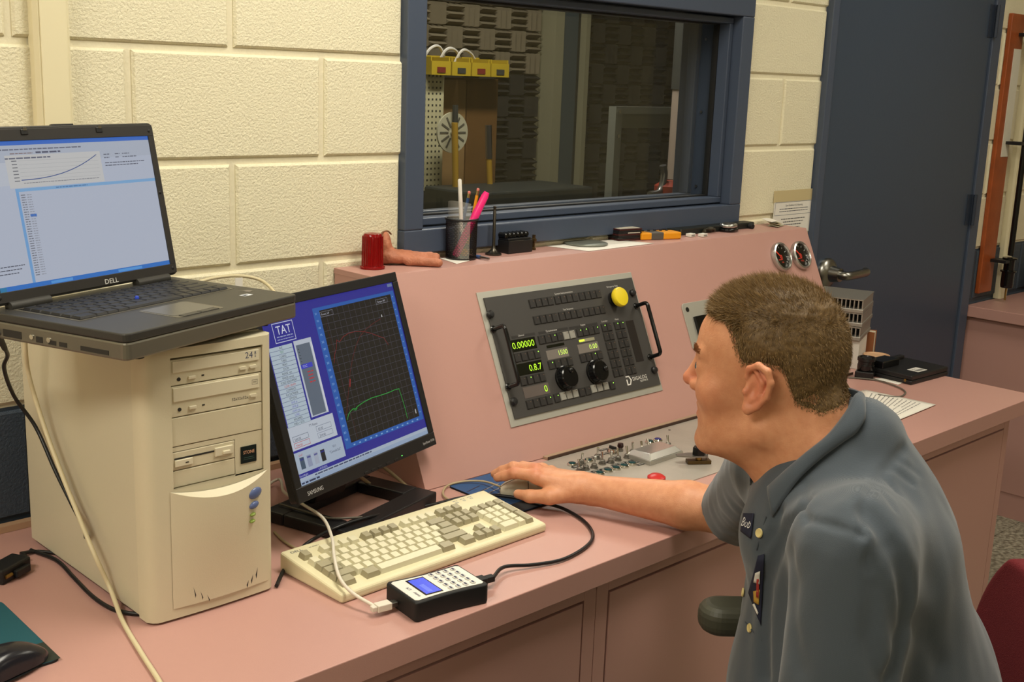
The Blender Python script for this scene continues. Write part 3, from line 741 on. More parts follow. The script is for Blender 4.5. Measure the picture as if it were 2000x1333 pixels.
for x in (0.105, 0.245):
    MB().box(x-0.006, x+0.006, -0.008, -0.004, LH-0.012, LH-0.004).build('latch', m_black, lid, bevel=0.001)
    MB().box(x-0.003, x+0.003, -0.009, -0.006, LH-0.006, LH-0.002).build('latch_hook', m_chrome, lid)
MB().box(LW/2-0.02, LW/2+0.02, -0.003, 0.004, LH-0.001, LH+0.003).build('latch_button', m_black, lid, bevel=0.001)
for (x, z) in ((0.012, 0.012), (LW-0.012, 0.012), (0.012, LH-0.012), (LW-0.012, LH-0.012), (LW-0.011, LH*0.55)):
    MB().ball((0, 0, 0), 0.003, 10, 6, (1, 0.5, 1)).build('bumper', m_rubber, lid, loc=(x, -0.0062, z))
pr = Print(); pr.text('DELL', 0, 0, 0.0105, (205, 205, 200), 'C', 1.2); pr.build('lettering', m_print, lid, (LW/2+0.035, -0.0065, 0.0055), (math.pi/2, 0, 0))
S = Print()
GR, WH, BLU = (182, 190, 206), (188, 196, 214), (58, 112, 206)
S.rect(0, 0, SW, SH, WH); S.up()
S.rect(0, SH-0.006, SW, SH, BLU); S.rect(0, 0, SW, 0.0065, (52, 120, 206)); S.rect(0, 0, 0.012, 0.0065, (70, 150, 80)); S.rect(0, SH-0.030, SW, SH-0.006, GR)
S.rect(0, SH-0.062, 0.17, SH-0.030, (196, 202, 214)); S.rect(0.06, SH-0.0715, SW, SH-0.067, (132, 178, 222)); S.rect(0.058, 0.0065, 0.063, SH-0.067, (120, 170, 222)); S.up()
S.rect(0.05, SH-0.066, 0.225, SH-0.020, (206, 206, 206)); S.rect(0.22, 0.001, 0.27, 0.005, (90, 160, 230)); S.rect(0.09, 0.001, 0.13, 0.005, (90, 160, 230)); S.up()
rn = random.Random(3)
for k in range(6): S.rect(0.072, SH-0.056+k*0.0055, 0.219, SH-0.0557+k*0.0055, (170, 172, 176))
S.up()
S.line([(0.072+0.145*t, SH-0.056+0.031*(0.02+0.98*t**2.4)) for t in [i/14 for i in range(15)]], 0.0012, (70, 92, 150))
for k in range(7): S.rect(0.060, SH-0.057+k*0.0047, 0.069, SH-0.0557+k*0.0047, (110, 112, 120))
S.dashes(0.075, 0.215, SH-0.0605, 0.0011, (140, 142, 150), rn)
S.dashes(0.105, 0.150, SH-0.0185, 0.0024, (84, 88, 110), rn); S.dashes(0.06, 0.1, SH-0.0185, 0.0014, (140, 120, 120), rn)
S.dashes(0.03, 0.19, SH-0.013, 0.0018, (110, 114, 132), rn); S.dashes(0.05, 0.13, SH-0.0255, 0.002, (100, 104, 124), rn)
for (x0, x1, z) in ((0.232, 0.245, 0.026), (0.255, 0.265, 0.026), (0.27, 0.285, 0.026), (0.232, 0.243, 0.031), (0.255, 0.262, 0.031), (0.27, 0.30, 0.031), (0.232, 0.315, 0.039), (0.232, 0.30, 0.043)): S.dashes(x0, x1, SH-z, 0.0014, (104, 108, 124), rn)
for k in range(34):
    z = SH-0.077-k*0.00345; S.dashes(0.0655, 0.0735, z, 0.0013, (120, 124, 136), rn); S.dashes(0.076, 0.084, z, 0.0011, (150, 154, 166), rn)
S.rect(0.0755, SH-0.108, 0.0865, SH-0.104, (70, 120, 200))
for k in range(3): S.dashes(0.0, 0.05-0.006*k, 0.033-k*0.005, 0.0013, (80, 84, 100), rn)
S.dashes(0.0, 0.011, SH-0.078, 0.0013, (120, 60, 60), rn)
S.dashes(0.13, 0.19, SH-0.070, 0.0016, (90, 130, 180), rn)
S.build('screen', m_screen, lid, (sx0, -0.0042, sz0), (math.pi/2, 0, 0))

# ---------------- flat monitor
mon = thing('flat_monitor', 'black flat monitor showing blue dyno software with a dark graph, beside the tower', 'monitor', (0.263, -0.362, BENCH), 0.272)
MW, MH, MZ = 0.408, 0.345, 0.893-BENCH
panel = bpy.data.objects.new('display_panel', None); COL.objects.link(panel); panel.parent = mon; panel.location = (0, 0, MZ); panel.rotation_euler = (-0.309, 0, 0)
m_mon = M('black monitor plastic', (26, 26, 28), 0.38, bump=(700, 0.05))
bk = MB(); bk.prism(rrect(MW, MH, 0.006, 3, 0, MH/2), -0.022, -0.004); bk.build('rear_shell', m_mon, panel, bevel=0.003).rotation_euler = (math.pi/2, 0, 0)
bk = MB().frustum(-0.12, 0.12, 0.07, MH-0.07, 0.022, 0.045, 0.03); o = bk.build('rear_hump', m_mon, panel, bevel=0.004); o.data.transform(Matrix.Rotation(math.pi/2, 4, 'X')); o.data.transform(Matrix.Scale(-1, 4, (0, 1, 0))); o.data.flip_normals()
AW, AH, AZ = 0.376, 0.301, 0.026
bzl = MB(); b0 = 0.0
for (a, b, c, d) in ((-MW/2, MW/2, 0, AZ), (-MW/2, MW/2, AZ+AH, MH), (-MW/2, -AW/2, AZ, AZ+AH), (AW/2, MW/2, AZ, AZ+AH)): bzl.box(a, b, 0.0, 0.007, c, d)
bzl.build('bezel', m_mon, panel, bevel=0.0015)
pr = Print(); pr.text('SAMSUNG', 0, 0, 0.010, (196, 196, 196), 'L', 0.9); pr.build('lettering', m_print, panel, (-MW/2+0.024, -0.0003, 0.0075), (math.pi/2, 0, 0))
pr = Print(); pr.text('SyncMaster 912N', 0, 0, 0.0066, (190, 190, 190), 'R', 0.8); pr.build('lettering', m_print, panel, (MW/2-0.006, -0.0003, 0.009), (math.pi/2, 0, 0))
for k, x in enumerate((-0.02, 0.0, 0.02, 0.045, 0.07)):
    MB().box(x-0.006, x+0.006, -0.001, 0.004, 0.002, 0.006).build('button', m_black, panel, bevel=0.0005)
MB().box(0.088, 0.0905, -0.0006, 0.001, 0.006, 0.0075).build('power_light', M('green power lamp', (90, 220, 90), 0.4, emis=((90, 230, 90), 2.0)), panel)
S = Print()
NAVY, AX, BLK, LG = (44, 44, 150), (38, 96, 180), (16, 14, 14), (176, 190, 208)
S.rect(0, 0, AW, AH, NAVY); S.up()
gx0, gx1, gy0, gy1 = 0.150, 0.362, 0.038, AH-0.022
S.rect(gx0-0.017, 0.030, AW-0.003, gy1+0.006, AX); S.rect(0, 0, AW, 0.013, LG); S.rect(0.0, 0.0, AW, 0.007, (150, 170, 200)); S.rect(0.0, 0.0135, 0.128, 0.020, NAVY)
S.rect(AW-0.017, AH-0.008, AW-0.002, AH-0.002, (110, 130, 170)); S.up()
S.rect(gx0, gy0, gx1, gy1, BLK)
S.frame(0.024, AH-0.060, 0.076, AH-0.026, 0.0012, (214, 220, 240)); S.text('TAT', 0.050, AH-0.046, 0.021, (226, 230, 246), 'C', 0.95); S.dashes(0.030, 0.070, AH-0.051, 0.0018, (160, 170, 210), rn); S.dashes(0.030, 0.070, AH-0.0555, 0.0014, (160, 170, 210), rn)
S.rect(0.002, 0.020, 0.128, 0.056, LG); S.rect(0.002, 0.060, 0.120, 0.100, (198, 206, 218))
S.rect(0.066, 0.104, 0.112, 0.238, (196, 204, 216)); S.up()
S.rect(0.070, 0.106, 0.106, 0.230, (100, 112, 128)); S.rect(0.070, 0.188, 0.1, 0.196, (60, 60, 210)); S.rect(0.108, 0.106, 0.112, 0.230, (220, 222, 230)); S.up()
names = ['INIT', 'TEST', 'CONFIG', 'TABLE', 'PRINT', 'ZOOM', 'RANGE  rpm', 'RANGE manual', 'SCALE ASSIGNMENT', 'CLEAR GRAPH', 'COMMENTS', 'FLA DATABASE', 'OPTIONS', 'SAVE as', 'SAVE all', 'LOAD run', 'LOAD', 'INFORMED', 'SHELL + DOS']
for k, nm in enumerate(names):
    z1 = 0.236-k*0.0072; S.rect(0.004, z1-0.0066, 0.062, z1, (186, 202, 214)); 
S.up()
for k, nm in enumerate(names):
    z1 = 0.236-k*0.0072; c = (40, 44, 60) if k not in (9, 13, 14, 15, 16, 1) else ((190, 60, 60) if k == 9 else (60, 130, 80) if k == 1 else (90, 80, 190))
    S.text(nm, 0.033, z1-0.0054, 0.0056, c, 'C', 0.8); S.rect(0.004, z1-0.0070, 0.062, z1-0.0066, (90, 100, 120))
for k in range(6): S.rect(0.073, 0.222-k*0.0055, 0.076, 0.2232-k*0.0055, (40, 44, 50))
S.text('TDC', 0.074, 0.190, 0.006, (190, 200, 240)); 
for k in range(4): S.dashes(0.083, 0.098, 0.180-k*0.006, 0.0022, (190, 60, 70), rn)
S.text('TT Rates', 0.065, 0.090, 0.006, (60, 66, 90), 'C'); 
for (x, z, cc) in ((0.008, 0.074, (90, 100, 120)), (0.008, 0.063, (190, 60, 60)), (0.07, 0.078, (120, 130, 150)), (0.07, 0.066, (120, 130, 150))): S.frame(x, z, x+0.04, z+0.009, 0.0007, cc)
S.text('560.00', 0.012, 0.0755, 0.006, (60, 66, 90)); S.text('294.40', 0.012, 0.0645, 0.006, (190, 60, 60)); S.text('40.00', 0.074, 0.0795, 0.006, (60, 66, 90)); S.text('294.40', 0.074, 0.0675, 0.006, (60, 66, 90))
for (x, c) in ((0.012, (70, 90, 110)), (0.030, (150, 160, 186)), (0.048, (170, 178, 196)), (0.066, (30, 32, 40))): S.rect(x, 0.026, x+0.011, 0.046, c); S.rect(x+0.001, 0.041, x+0.010, 0.044, (60, 60, 140))
S.text('CNT', 0.012, 0.048, 0.005, (190, 60, 60)); S.text('V11', 0.104, 0.042, 0.0062, (60, 66, 90), 'C'); S.text('"ConsoleCad"', 0.104, 0.034, 0.0062, (60, 66, 90), 'C', 0.85)
S.text('LATENESS', 0.052, 0.0145, 0.0052, (190, 196, 226)); S.text('DynoRight', 0.002, 0.0145, 0.0052, (190, 196, 226)); S.dashes(0.04, 0.20, 0.0085, 0.0024, (70, 80, 110), rn); S.dashes(0.004, 0.05, 0.002, 0.003, (50, 60, 90), rn)
nvx, nvy = 13, 19
for i in range(1, nvx): x = gx0+(gx1-gx0)*i/nvx; S.rect(x-0.00025, gy0, x+0.00025, gy1, (84, 84, 96))
for j in range(1, nvy): z = gy0+(gy1-gy0)*j/nvy; S.rect(gx0, z-0.00025, gx1, z+0.00025, (84, 84, 96))
for j in range(nvy): z = gy0+(gy1-gy0)*(j+0.5)/nvy; S.text(str(900-j*47)[:3], gx0-0.013, z, 0.0056, (150, 190, 236), 'L', 0.8); S.rect(AW-0.011, z, AW-0.007, z+0.002, (110, 150, 206))
for i in range(nvx): S.rect(gx0+(gx1-gx0)*(i+0.3)/nvx, gy0-0.006, gx0+(gx1-gx0)*(i+0.6)/nvx, gy0-0.0035, (140, 180, 226))
S.up()
def gp(u, v): return (gx0+(gx1-gx0)*u, gy0+(gy1-gy0)*v)
S.line([gp(*q) for q in ((0.03, 0.60), (0.06, 0.66), (0.10, 0.70), (0.13, 0.76), (0.16, 0.74), (0.22, 0.77), (0.30, 0.785), (0.40, 0.785), (0.50, 0.77), (0.60, 0.74), (0.70, 0.70), (0.76, 0.68), (0.80, 0.62))], 0.0011, (120, 30, 34))
S.line([gp(*q) for q in ((0.02, 0.20), (0.08, 0.30), (0.14, 0.40), (0.20, 0.50), (0.28, 0.60), (0.36, 0.68), (0.44, 0.74), (0.54, 0.78), (0.66, 0.81), (0.78, 0.83))], 0.0008, (104, 28, 30))
S.line([gp(0.155, 0.40), gp(0.18, 0.45)], 0.0024, (150, 34, 38)); S.line([gp(0.10, 0.02), gp(0.07, 0.4), gp(0.05, 0.9)], 0.0006, (80, 26, 28))
S.line([gp(*q) for q in ((0.02, 0.17), (0.05, 0.205), (0.09, 0.225), (0.13, 0.235), (0.16, 0.228), (0.19, 0.24), (0.28, 0.255), (0.40, 0.265), (0.50, 0.262), (0.62, 0.26), (0.74, 0.265), (0.80, 0.262), (0.81, 0.20), (0.82, 0.10), (0.82, 0.02))], 0.0012, (40, 170, 66))
S.line([gp(0.13, 0.225), gp(0.16, 0.218), gp(0.18, 0.23)], 0.0009, (40, 170, 66))
S.rect(*gp(0.955, 0.03), *gp(0.967, 0.065), (210, 210, 210)); S.rect(*gp(0.80, 0.84), *gp(0.81, 0.86), (210, 210, 210))
for (u, v, tx) in ((0.0, 0.95, 'Power, HP'), (0.77, 0.945, 'Torque, NM')): a = gp(u, v); S.frame(a[0], a[1], a[0]+0.036, a[1]+0.009, 0.0005, (150, 150, 160)); S.text(tx, a[0]+0.003, a[1]+0.0025, 0.0056, (190, 190, 200), 'L', 0.9)
S.build('screen', m_screen, panel, (-AW/2, 0.0028, AZ), (math.pi/2, 0, 0))
# stand: angled foot frame and neck
sb = MB()
sb.prism([(-0.125, -0.075), (0.135, -0.095), (0.135, 0.11), (-0.125, 0.11)], 0.0, 0.0)
sb = MB()
for (a, b, c, d) in ((-0.13, 0.13, -0.10, -0.055), (-0.13, 0.13, 0.055, 0.10), (-0.13, -0.085, -0.055, 0.055), (0.085, 0.13, -0.055, 0.055)): sb.box(a, b, c, d, 0.0, 0.022)
sb.build('stand_base', m_mon, mon, bevel=0.003, loc=(0.01, 0.055, 0.0004))
nk = MB().hexa([(-0.045, 0.10, 0.02), (0.045, 0.10, 0.02), (0.045, 0.14, 0.02), (-0.045, 0.14, 0.02), (-0.045, 0.055, 0.155), (0.045, 0.055, 0.155), (0.045, 0.085, 0.155), (-0.045, 0.085, 0.155)])
nk.build('stand_neck', m_mon, mon, bevel=0.004)
MB().cyl((-0.04, 0.065, 0.16), (0.04, 0.065, 0.16), 0.018, n=18).build('tilt_hinge', m_mon, mon, smooth=40)

# ---------------- keyboard
KBW, KBD, hf, hb = 0.459, 0.165, 0.016, 0.034
kb = thing('keyboard', 'wide beige computer keyboard with cream and grey keys on the pink workbench', 'keyboard', (0.0101, -0.6121, BENCH), 0.0218)
m_kb = M('cream keyboard case', (216, 208, 172), 0.42, bump=(500, 0.04))
m_kc = M('cream key', (212, 206, 176), 0.45); m_kg = M('grey beige key', (158, 150, 122), 0.45)
def hz(y): return hf+(hb-hf)*y/KBD
mb = MB(); mb.add([(0, 0, 0), (KBW, 0, 0), (KBW, KBD, 0), (0, KBD, 0), (0, 0, hf), (KBW, 0, hf), (KBW, KBD, hb), (0, KBD, hb)], [(0,3,2,1),(4,5,6,7),(0,1,5,4),(1,2,6,5),(2,3,7,6),(3,0,4,7)])
mb.build('case', m_kb, kb, bevel=0.005, seg=3)
slope = math.atan2(hb-hf, KBD); ku_ = 0.01905
kcache = {}
def key(x, y, w, mat, d=1.0):
    k = (w, d, mat.name)
    if k not in kcache:
        m = MB(); a, b = w*ku_-0.0012, d*ku_-0.0012; i = 0.0026
        m.add([(0.0006, 0.0006, -0.001), (a+0.0006, 0.0006, -0.001), (a+0.0006, b+0.0006, -0.001), (0.0006, b+0.0006, -0.001), (0.0006+i, 0.0006+i*0.9, 0.0085), (a+0.0006-i, 0.0006+i*0.9, 0.0085), (a+0.0006-i, b+0.0006-i*0.5, 0.0095), (0.0006+i, b+0.0006-i*0.5, 0.0095)],
              [(4,5,6,7),(0,1,5,4),(1,2,6,5),(2,3,7,6),(3,0,4,7)])
        me = m.mesh('key'); me.materials.append(mat); kcache[k] = me
    o = bpy.data.objects.new('key', kcache[k]); COL.objects.link(o); o.parent = kb; o.location = (x, y, hz(y)); o.rotation_euler = (slope, 0, 0)
X0, Y0 = 0.014, 0.016
rows = [[(1.5, 1), (-1, 0), (1.5, 1), (7, 0), (1.5, 1), (-1, 0), (1.5, 1)],
        [(2.25, 1)]+[(1, 0)]*10+[(2.75, 1)], [(1.75, 1)]+[(1, 0)]*11+[(2.25, 1)], [(1.5, 1)]+[(1, 0)]*12+[(1.5, 1)], [(1, 0)]*13+[(2, 1)],
        [(1, 1), (-1, 0)]+[(1, 0)]*4+[(-0.5, 0)]+[(1, 1)]*4+[(-0.5, 0)]+[(1, 0)]*4]
for r, row in enumerate(rows):
    y = Y0+(r+(0.35 if r == 5 else 0))*ku_*0.985; x = X0
    for (w, c) in row:
        if w > 0: key(x, y, w, (m_kc, m_kg)[c])
        x += abs(w)*ku_
nx = X0+15.25*ku_
for r, cols in ((5, (0, 1, 2)), (4, (0, 1, 2)), (3, (0, 1, 2)), (1, (1,)), (0, (0, 1, 2))):
    for c in cols: key(nx+c*ku_, Y0+(r+(0.35 if r == 5 else 0))*ku_*0.985, 1, m_kg)
px_ = X0+18.5*ku_
for r in range(5):
    for c in range(4):
        if c == 3 and r in (0, 2): key(px_+3*ku_, Y0+r*ku_*0.985, 1, m_kg, 2)
        elif c == 3 and r in (1, 3): continue
        elif r == 0 and c == 0: key(px_, Y0, 2, m_kc)
        elif r == 0 and c == 1: continue
        else: key(px_+c*ku_, Y0+r*ku_*0.985, 1, m_kg if r == 4 or c == 3 else m_kc)
pr = Print(); pr.text('DELL', 0, 0, 0.0085, (60, 66, 84), 'L', 1.2); pr.dashes(0.036, 0.055, 0.0015, 0.002, (150, 146, 130), rn); pr.build('lettering', m_print, kb, (0.012, 0.148, hz(0.148)+0.0003), (slope, 0, 0))
pr = Print()
for k in range(3): pr.dashes(k*0.018, k*0.018+0.011, 0.008, 0.0012, (120, 124, 140), rn); pr.frame(k*0.018+0.002, 0, k*0.018+0.008, 0.004, 0.0006, (120, 140, 160))
pr.build('lettering', m_print, kb, (px_+0.004, 0.146, hz(0.146)+0.0003), (slope, 0, 0))

# ---------------- handheld meter
dev_yaw = 3.0043-math.pi/2
dev = thing('handheld_meter', 'black handheld meter with white keypad face and blue lit display before keyboard', 'meter', (0.1278, -0.6977, BENCH), dev_yaw)
DL, DWd, DH = 0.135, 0.090, 0.032
out = []
for k in range(13): t = k/12; out.append((DWd/2-0.004*math.sin(math.pi*t), -DL/2+0.006+(DL-0.012)*t))
out2 = [(DWd/2-0.004, DL/2-0.001), (-DWd/2+0.004, DL/2-0.001)]+[(-x, y) for x, y in reversed(out)]+[(-DWd/2+0.004, -DL/2+0.001), (DWd/2-0.004, -DL/2+0.001)]
MB().prism(out+out2, 0.0, DH).build('rubber_boot', m_rubber, dev, bevel=0.005, seg=3)
fo = [(x*0.84, y*0.93) for x, y in out+out2]
MB().prism(fo, DH-0.0005, DH+0.0006).build('face_plate', M('white face plate', (218, 214, 204), 0.4), dev)
MB().box(-0.030, 0.030, 0.008, 0.040, DH+0.0006, DH+0.0010).build('display_border', m_blackg, dev)
S = Print(); S.rect(-0.027, 0.010, 0.027, 0.037, (66, 92, 246)); S.up(); S.rect(-0.022, 0.022, 0.006, 0.030, (104, 128, 250)); S.build('display', attr_mat('lit display', 1.0, 0.25), dev, (0, 0, DH+0.0012))
pr = Print(); pr.text('LM', -0.004, 0, 0.008, (30, 34, 70), 'L', 1.0); pr.text('meter', -0.03, -0.0, 0.008, (30, 34, 70), 'L', 0.9)
pr.build('lettering', m_print, dev, (0.002, 0.047, DH+0.0009))
for r in range(4):
    for c in range(5):
        x, y = -0.028+c*0.014, -0.006-r*0.0135
        k = MB().prism(rrect(0.010, 0.0075, 0.003), 0, 0.0016).build('key', M('meter key', (196, 194, 188), 0.5), dev, loc=(x, y, DH+0.0006))
        MB().prism(rrect(0.007, 0.0032, 0.0012), 0, 0.0003).build('key_legend', M('navy legend', (34, 36, 66), 0.5), k, loc=(0, 0, 0.0016))
# ================================================================ instrument panel on the sloping face
def z5(x, y): return 900+x*0.26263, 500+y*0.26263
U0, U1, V0, V1 = 0.706, 1.193, 0.0955, 0.3625
inst = thing('instrument_panel', 'dark dynamometer control panel with two knobs, handles and green displays on console', 'control panel', mat=face_mat(U0, V0, 0.0006))
IW, IH = U1-U0, V1-V0
def ip(zx, zy, off=0.0):
    px, py = z5(zx, zy); q = onplane(px, py, np.array(KO+kn*(0.006+off)), np.array(kn))-KO
    return q.x-U0, q.dot(kv)-V0
m_face = M('charcoal panel', (62, 60, 58), 0.45, bump=(900, 0.05))
MB().box(-0.014, IW+0.006, -0.015, IH+0.014, 0.0, 0.0024).build('backing_plate', M('satin aluminium plate', (186, 184, 174), 0.4, 0.5), inst, bevel=0.0005)
MB().box(0, IW, 0, IH, 0.0026, 0.0058).build('face_plate', m_face, inst, bevel=0.0006)
FZ = 0.0058
m_btn = M('charcoal button', (44, 42, 41), 0.4); m_btns = M('silver button', (142, 140, 132), 0.45); m_led = M('green led', (150, 220, 90), 0.4, emis=((150, 235, 70), 1.6)); m_ledoff = M('dim led', (104, 84, 70), 0.4)
BW, BHh = 0.0168, 0.0185
bcache = {}
def pbtn(x, y, mat, lit=False, w=BW, h=BHh):
    k = (w, h, mat.name)
    if k not in bcache:
        me = MB().frustum(-w/2, w/2, -h/2, h/2, 0, 0.0028, 0.0008).mesh('push_button'); me.materials.append(mat); bcache[k] = me
        bcache[(k, 'r')] = MB().box(-w/2-0.0009, w/2+0.0009, -h/2-0.0009, h/2+0.0009, -0.0001, 0.0004).mesh('button_rim'); bcache[(k, 'r')].materials.append(m_slot)
    o = bpy.data.objects.new('push_button', bcache[k]); COL.objects.link(o); o.parent = inst; o.location = (x, y, FZ)
    r = bpy.data.objects.new('button_rim', bcache[(k, 'r')]); COL.objects.link(r); r.parent = o
    kk = ('led', lit)
    if kk not in bcache:
        me = MB().lathe([(0.0012, 0), (0.0012, 0.0006)], 8).mesh('led'); me.materials.append(m_led if lit else m_ledoff); bcache[kk] = me
    d = bpy.data.objects.new('led', bcache[kk]); COL.objects.link(d); d.parent = o; d.location = (w*0.22, h*0.28, 0.0028)
def row(a, b, n, mats, lit=(), gaps=0.0, **k):
    A, B = ip(*a), ip(*b)
    for i in range(n):
        t = i/(n-1) if n > 1 else 0
        x = A[0]+(B[0]-A[0])*t; y = (A[1]+B[1])/2
        pbtn(x, y, mats[i] if isinstance(mats, (list, tuple)) else mats, i in lit, **k)
for a, b in (((527, 355), (1020, 288)), ((560, 480), (1050, 403))):
    A, B = ip(*a), ip(*b); st = (B[0]-A[0])/11.36
    for i in range(12): pbtn(A[0]+st*(i+0.18*(i//4)), (A[1]+B[1])/2, m_btn, w=st*0.86, h=0.0185)
row((418, 758), (565, 735), 4, m_btn, (3,)); row((462, 935), (605, 905), 4, m_btn, (1,)); row((508, 1107), (655, 1075), 4, m_btn, (3,))
row((712, 1060), (712, 1060), 1, m_btn, (0,)); row((757, 1045), (848, 1025), 3, m_btns); row((897, 1018), (942, 1006), 2, m_btn); row((985, 990), (1075, 970), 3, m_btns); row((1123, 965), (1123, 965), 1, m_btn, (0,))
row((597, 628), (732, 603), 4, m_btn, (2,)); row((780, 595), (825, 585), 2, m_btns); row((880, 575), (1005, 550), 4, m_btn, (0, 1, 3))
row((670, 813), (808, 788), 4, m_btn, (0,)); row((905, 765), (1030, 738), 4, m_btn, (2,))
for k in range(6):
    dx, dy = 17.2*k, 67*k
    row((1062+dx, 538+dy), (1100+dx, 530+dy), 2, m_btn, (0,) if k == 0 else (), w=0.0155)
    row((1157+dx, 523+dy), (1195+dx, 515+dy), 2, m_btn, (0, 1) if k == 0 else (), w=0.0155)
def window(c, w, h, body, col, lit, size, sx=0.8, bg=(18, 20, 12)):
    x, y = ip(*c)
    o = MB().box(x-w/2, x+w/2, y-h/2, y+h/2, FZ-0.001, FZ+0.0006).build('display_window', M('display bg '+str(bg), bg, 0.2), inst)
    if body:
        p = Print(); p.text(body, 0, 0, size, col, 'C', sx); p.build('digits', attr_mat('led digits', 1.4, 0.4), o, (x, y-size*0.33, FZ+0.0008))
window((462, 660), 0.078, 0.026, '0.00000', (190, 250, 40), 1, 0.021, 1.0)
window((510, 835), 0.080, 0.026, None, None, 0, 0); 
x, y = ip(552, 828); p = Print(); p.text('0.8.7', 0, 0, 0.021, (190, 250, 40), 'C', 0.95); p.build('digits', attr_mat('led digits', 1.4, 0.4), inst, (x, y-0.007, FZ+0.0008))
window((562, 1003), 0.078, 0.024, None, None, 0, 0, bg=(96, 88, 84))
x, y = ip(630, 988); p = Print(); p.text('0', 0, 0, 0.021, (190, 250, 40), 'C'); p.build('digits', attr_mat('led digits', 1.4, 0.4), inst, (x, y-0.007, FZ+0.0008))
window((718, 728), 0.068, 0.021, None, None, 0, 0, bg=(118, 112, 106))
x, y = ip(755, 718); p = Print(); p.text('1500', 0, 0, 0.016, (200, 230, 90), 'C'); p.build('digits', attr_mat('led digits', 1.4, 0.4), inst, (x, y-0.005, FZ+0.0008))
window((947, 683), 0.068, 0.021, None, None, 0, 0, bg=(118, 112, 106))
x, y = ip(982, 674); p = Print(); p.text('0.00', 0, 0, 0.016, (200, 230, 90), 'C'); p.build('digits', attr_mat('led digits', 1.4, 0.4), inst, (x, y-0.005, FZ+0.0008))
window((703, 667), 0.056, 0.006, None, None, 0, 0); window((937, 625), 0.05, 0.007, None, None, 0, 0, bg=(150, 146, 120))
x, y = ip(897, 632); p = Print(); p.rect(-0.009, -0.0025, 0.009, 0.0025, (220, 240, 60)); p.build('bar_graph', attr_mat('led digits', 1.4, 0.4), inst, (x, y, FZ+0.0008))
a, b = ip(1255, 482), ip(1330, 788)
MB().box((a[0]+b[0])/2-0.014, (a[0]+b[0])/2+0.014, b[1], a[1], FZ-0.001, FZ+0.0005).build('meter_window', M('smoked window', (46, 42, 40), 0.2), inst)
pr = Print()
for (zx, zy, tx, s) in ((765, 282, 'System Instrumentation', 0.0062), (1125, 233, 'Emergency Stop', 0.0060), (798, 402, 'Test Sequence', 0.0058), (675, 562, 'Dynamometer', 0.0062), (908, 520, 'Engine', 0.0060), (448, 598, 'Channel', 0.0055), (1068, 492, 'Controller', 0.0050), (1160, 477, 'Master', 0.0050)):
    x, y = ip(zx, zy); pr.text(tx, x, y, s, (206, 204, 198), 'C')
a, b = ip(1232, 935), ip(1290, 925)
pr.poly([(a[0], a[1]-0.010), (a[0]+0.012, a[1]-0.010), (a[0]+0.019, a[1]+0.001), (a[0]+0.012, a[1]+0.012), (a[0], a[1]+0.012), (a[0], a[1]+0.009), (a[0]+0.010, a[1]+0.009), (a[0]+0.0145, a[1]+0.001), (a[0]+0.010, a[1]-0.007), (a[0]+0.004, a[1]-0.007), (a[0]+0.004, a[1]+0.004), (a[0], a[1]+0.004)], (214, 212, 206))
pr.text('DIGALOG', a[0]+0.022, a[1]-0.002, 0.0125, (214, 212, 206), 'L', 0.95); pr.text('TESTMATE', a[0]+0.046, a[1]-0.0085, 0.0062, (214, 212, 206))
pr.build('lettering', m_print, inst, (0, 0, FZ+0.0002))
for (s, e) in (((575, 572), (795, 545)), ((805, 540), (1015, 505)), ((375, 610), (550, 580))):
    A, B = ip(*s), ip(*e); MB().box(A[0], B[0], (A[1]+B[1])/2-0.003, (A[1]+B[1])/2+0.003, FZ-0.0005, FZ+0.00015).build('heading_strip', m_btn, inst)
for c in ((797, 905), (1025, 860)):
    x, y = ip(*c, 0.012); kn_ = bpy.data.objects.new('rotary_knob', None); COL.objects.link(kn_); kn_.parent = inst; kn_.location = (x, y, FZ)
    nn = 48; prof = []
    mb = MB(); vs = []
    mb.lathe([(0.0285, 0), (0.0285, 0.004), (0.026, 0.005), (0.025, 0.019), (0.0225, 0.021), (0.001, 0.0212)], 48); mb.build('knob_body', m_blackg, kn_, smooth=35)
    for k in range(24):
        a = 2*math.pi*k/24; mb = None
    g_ = MB()
    for k in range(24): a = 2*math.pi*k/24; g_.cyl((0.0252*math.cos(a), 0.0252*math.sin(a), 0.005), (0.0247*math.cos(a), 0.0247*math.sin(a), 0.018), 0.0016, n=6)
    g_.build('grip_ribs', m_blackg, kn_)
    a = 1.2 if c[0] < 900 else 0.2
    MB().ball((0, 0, 0), 0.0065, 14, 8, (1, 1, 0.6)).build('finger_dimple', m_blackg, kn_, loc=(0.015*math.cos(a), 0.015*math.sin(a), 0.022), smooth=60)
x, y = ip(1178, 308, 0.02)
es = bpy.data.objects.new('emergency_stop', None); COL.objects.link(es); es.parent = inst; es.location = (x, y, FZ)
MB().lathe([(0.018, 0), (0.018, 0.006), (0.012, 0.006), (0.012, 0.016)], 28).build('collar', m_black, es, smooth=40)
MB().lathe([(0.012, 0.014), (0.0215, 0.015), (0.0235, 0.019), (0.0235, 0.025), (0.0215, 0.0285), (0.0125, 0.030), (0.0005, 0.0305)], 32).build('mushroom_cap', M('yellow cap', (226, 202, 40), 0.35), es, smooth=40)
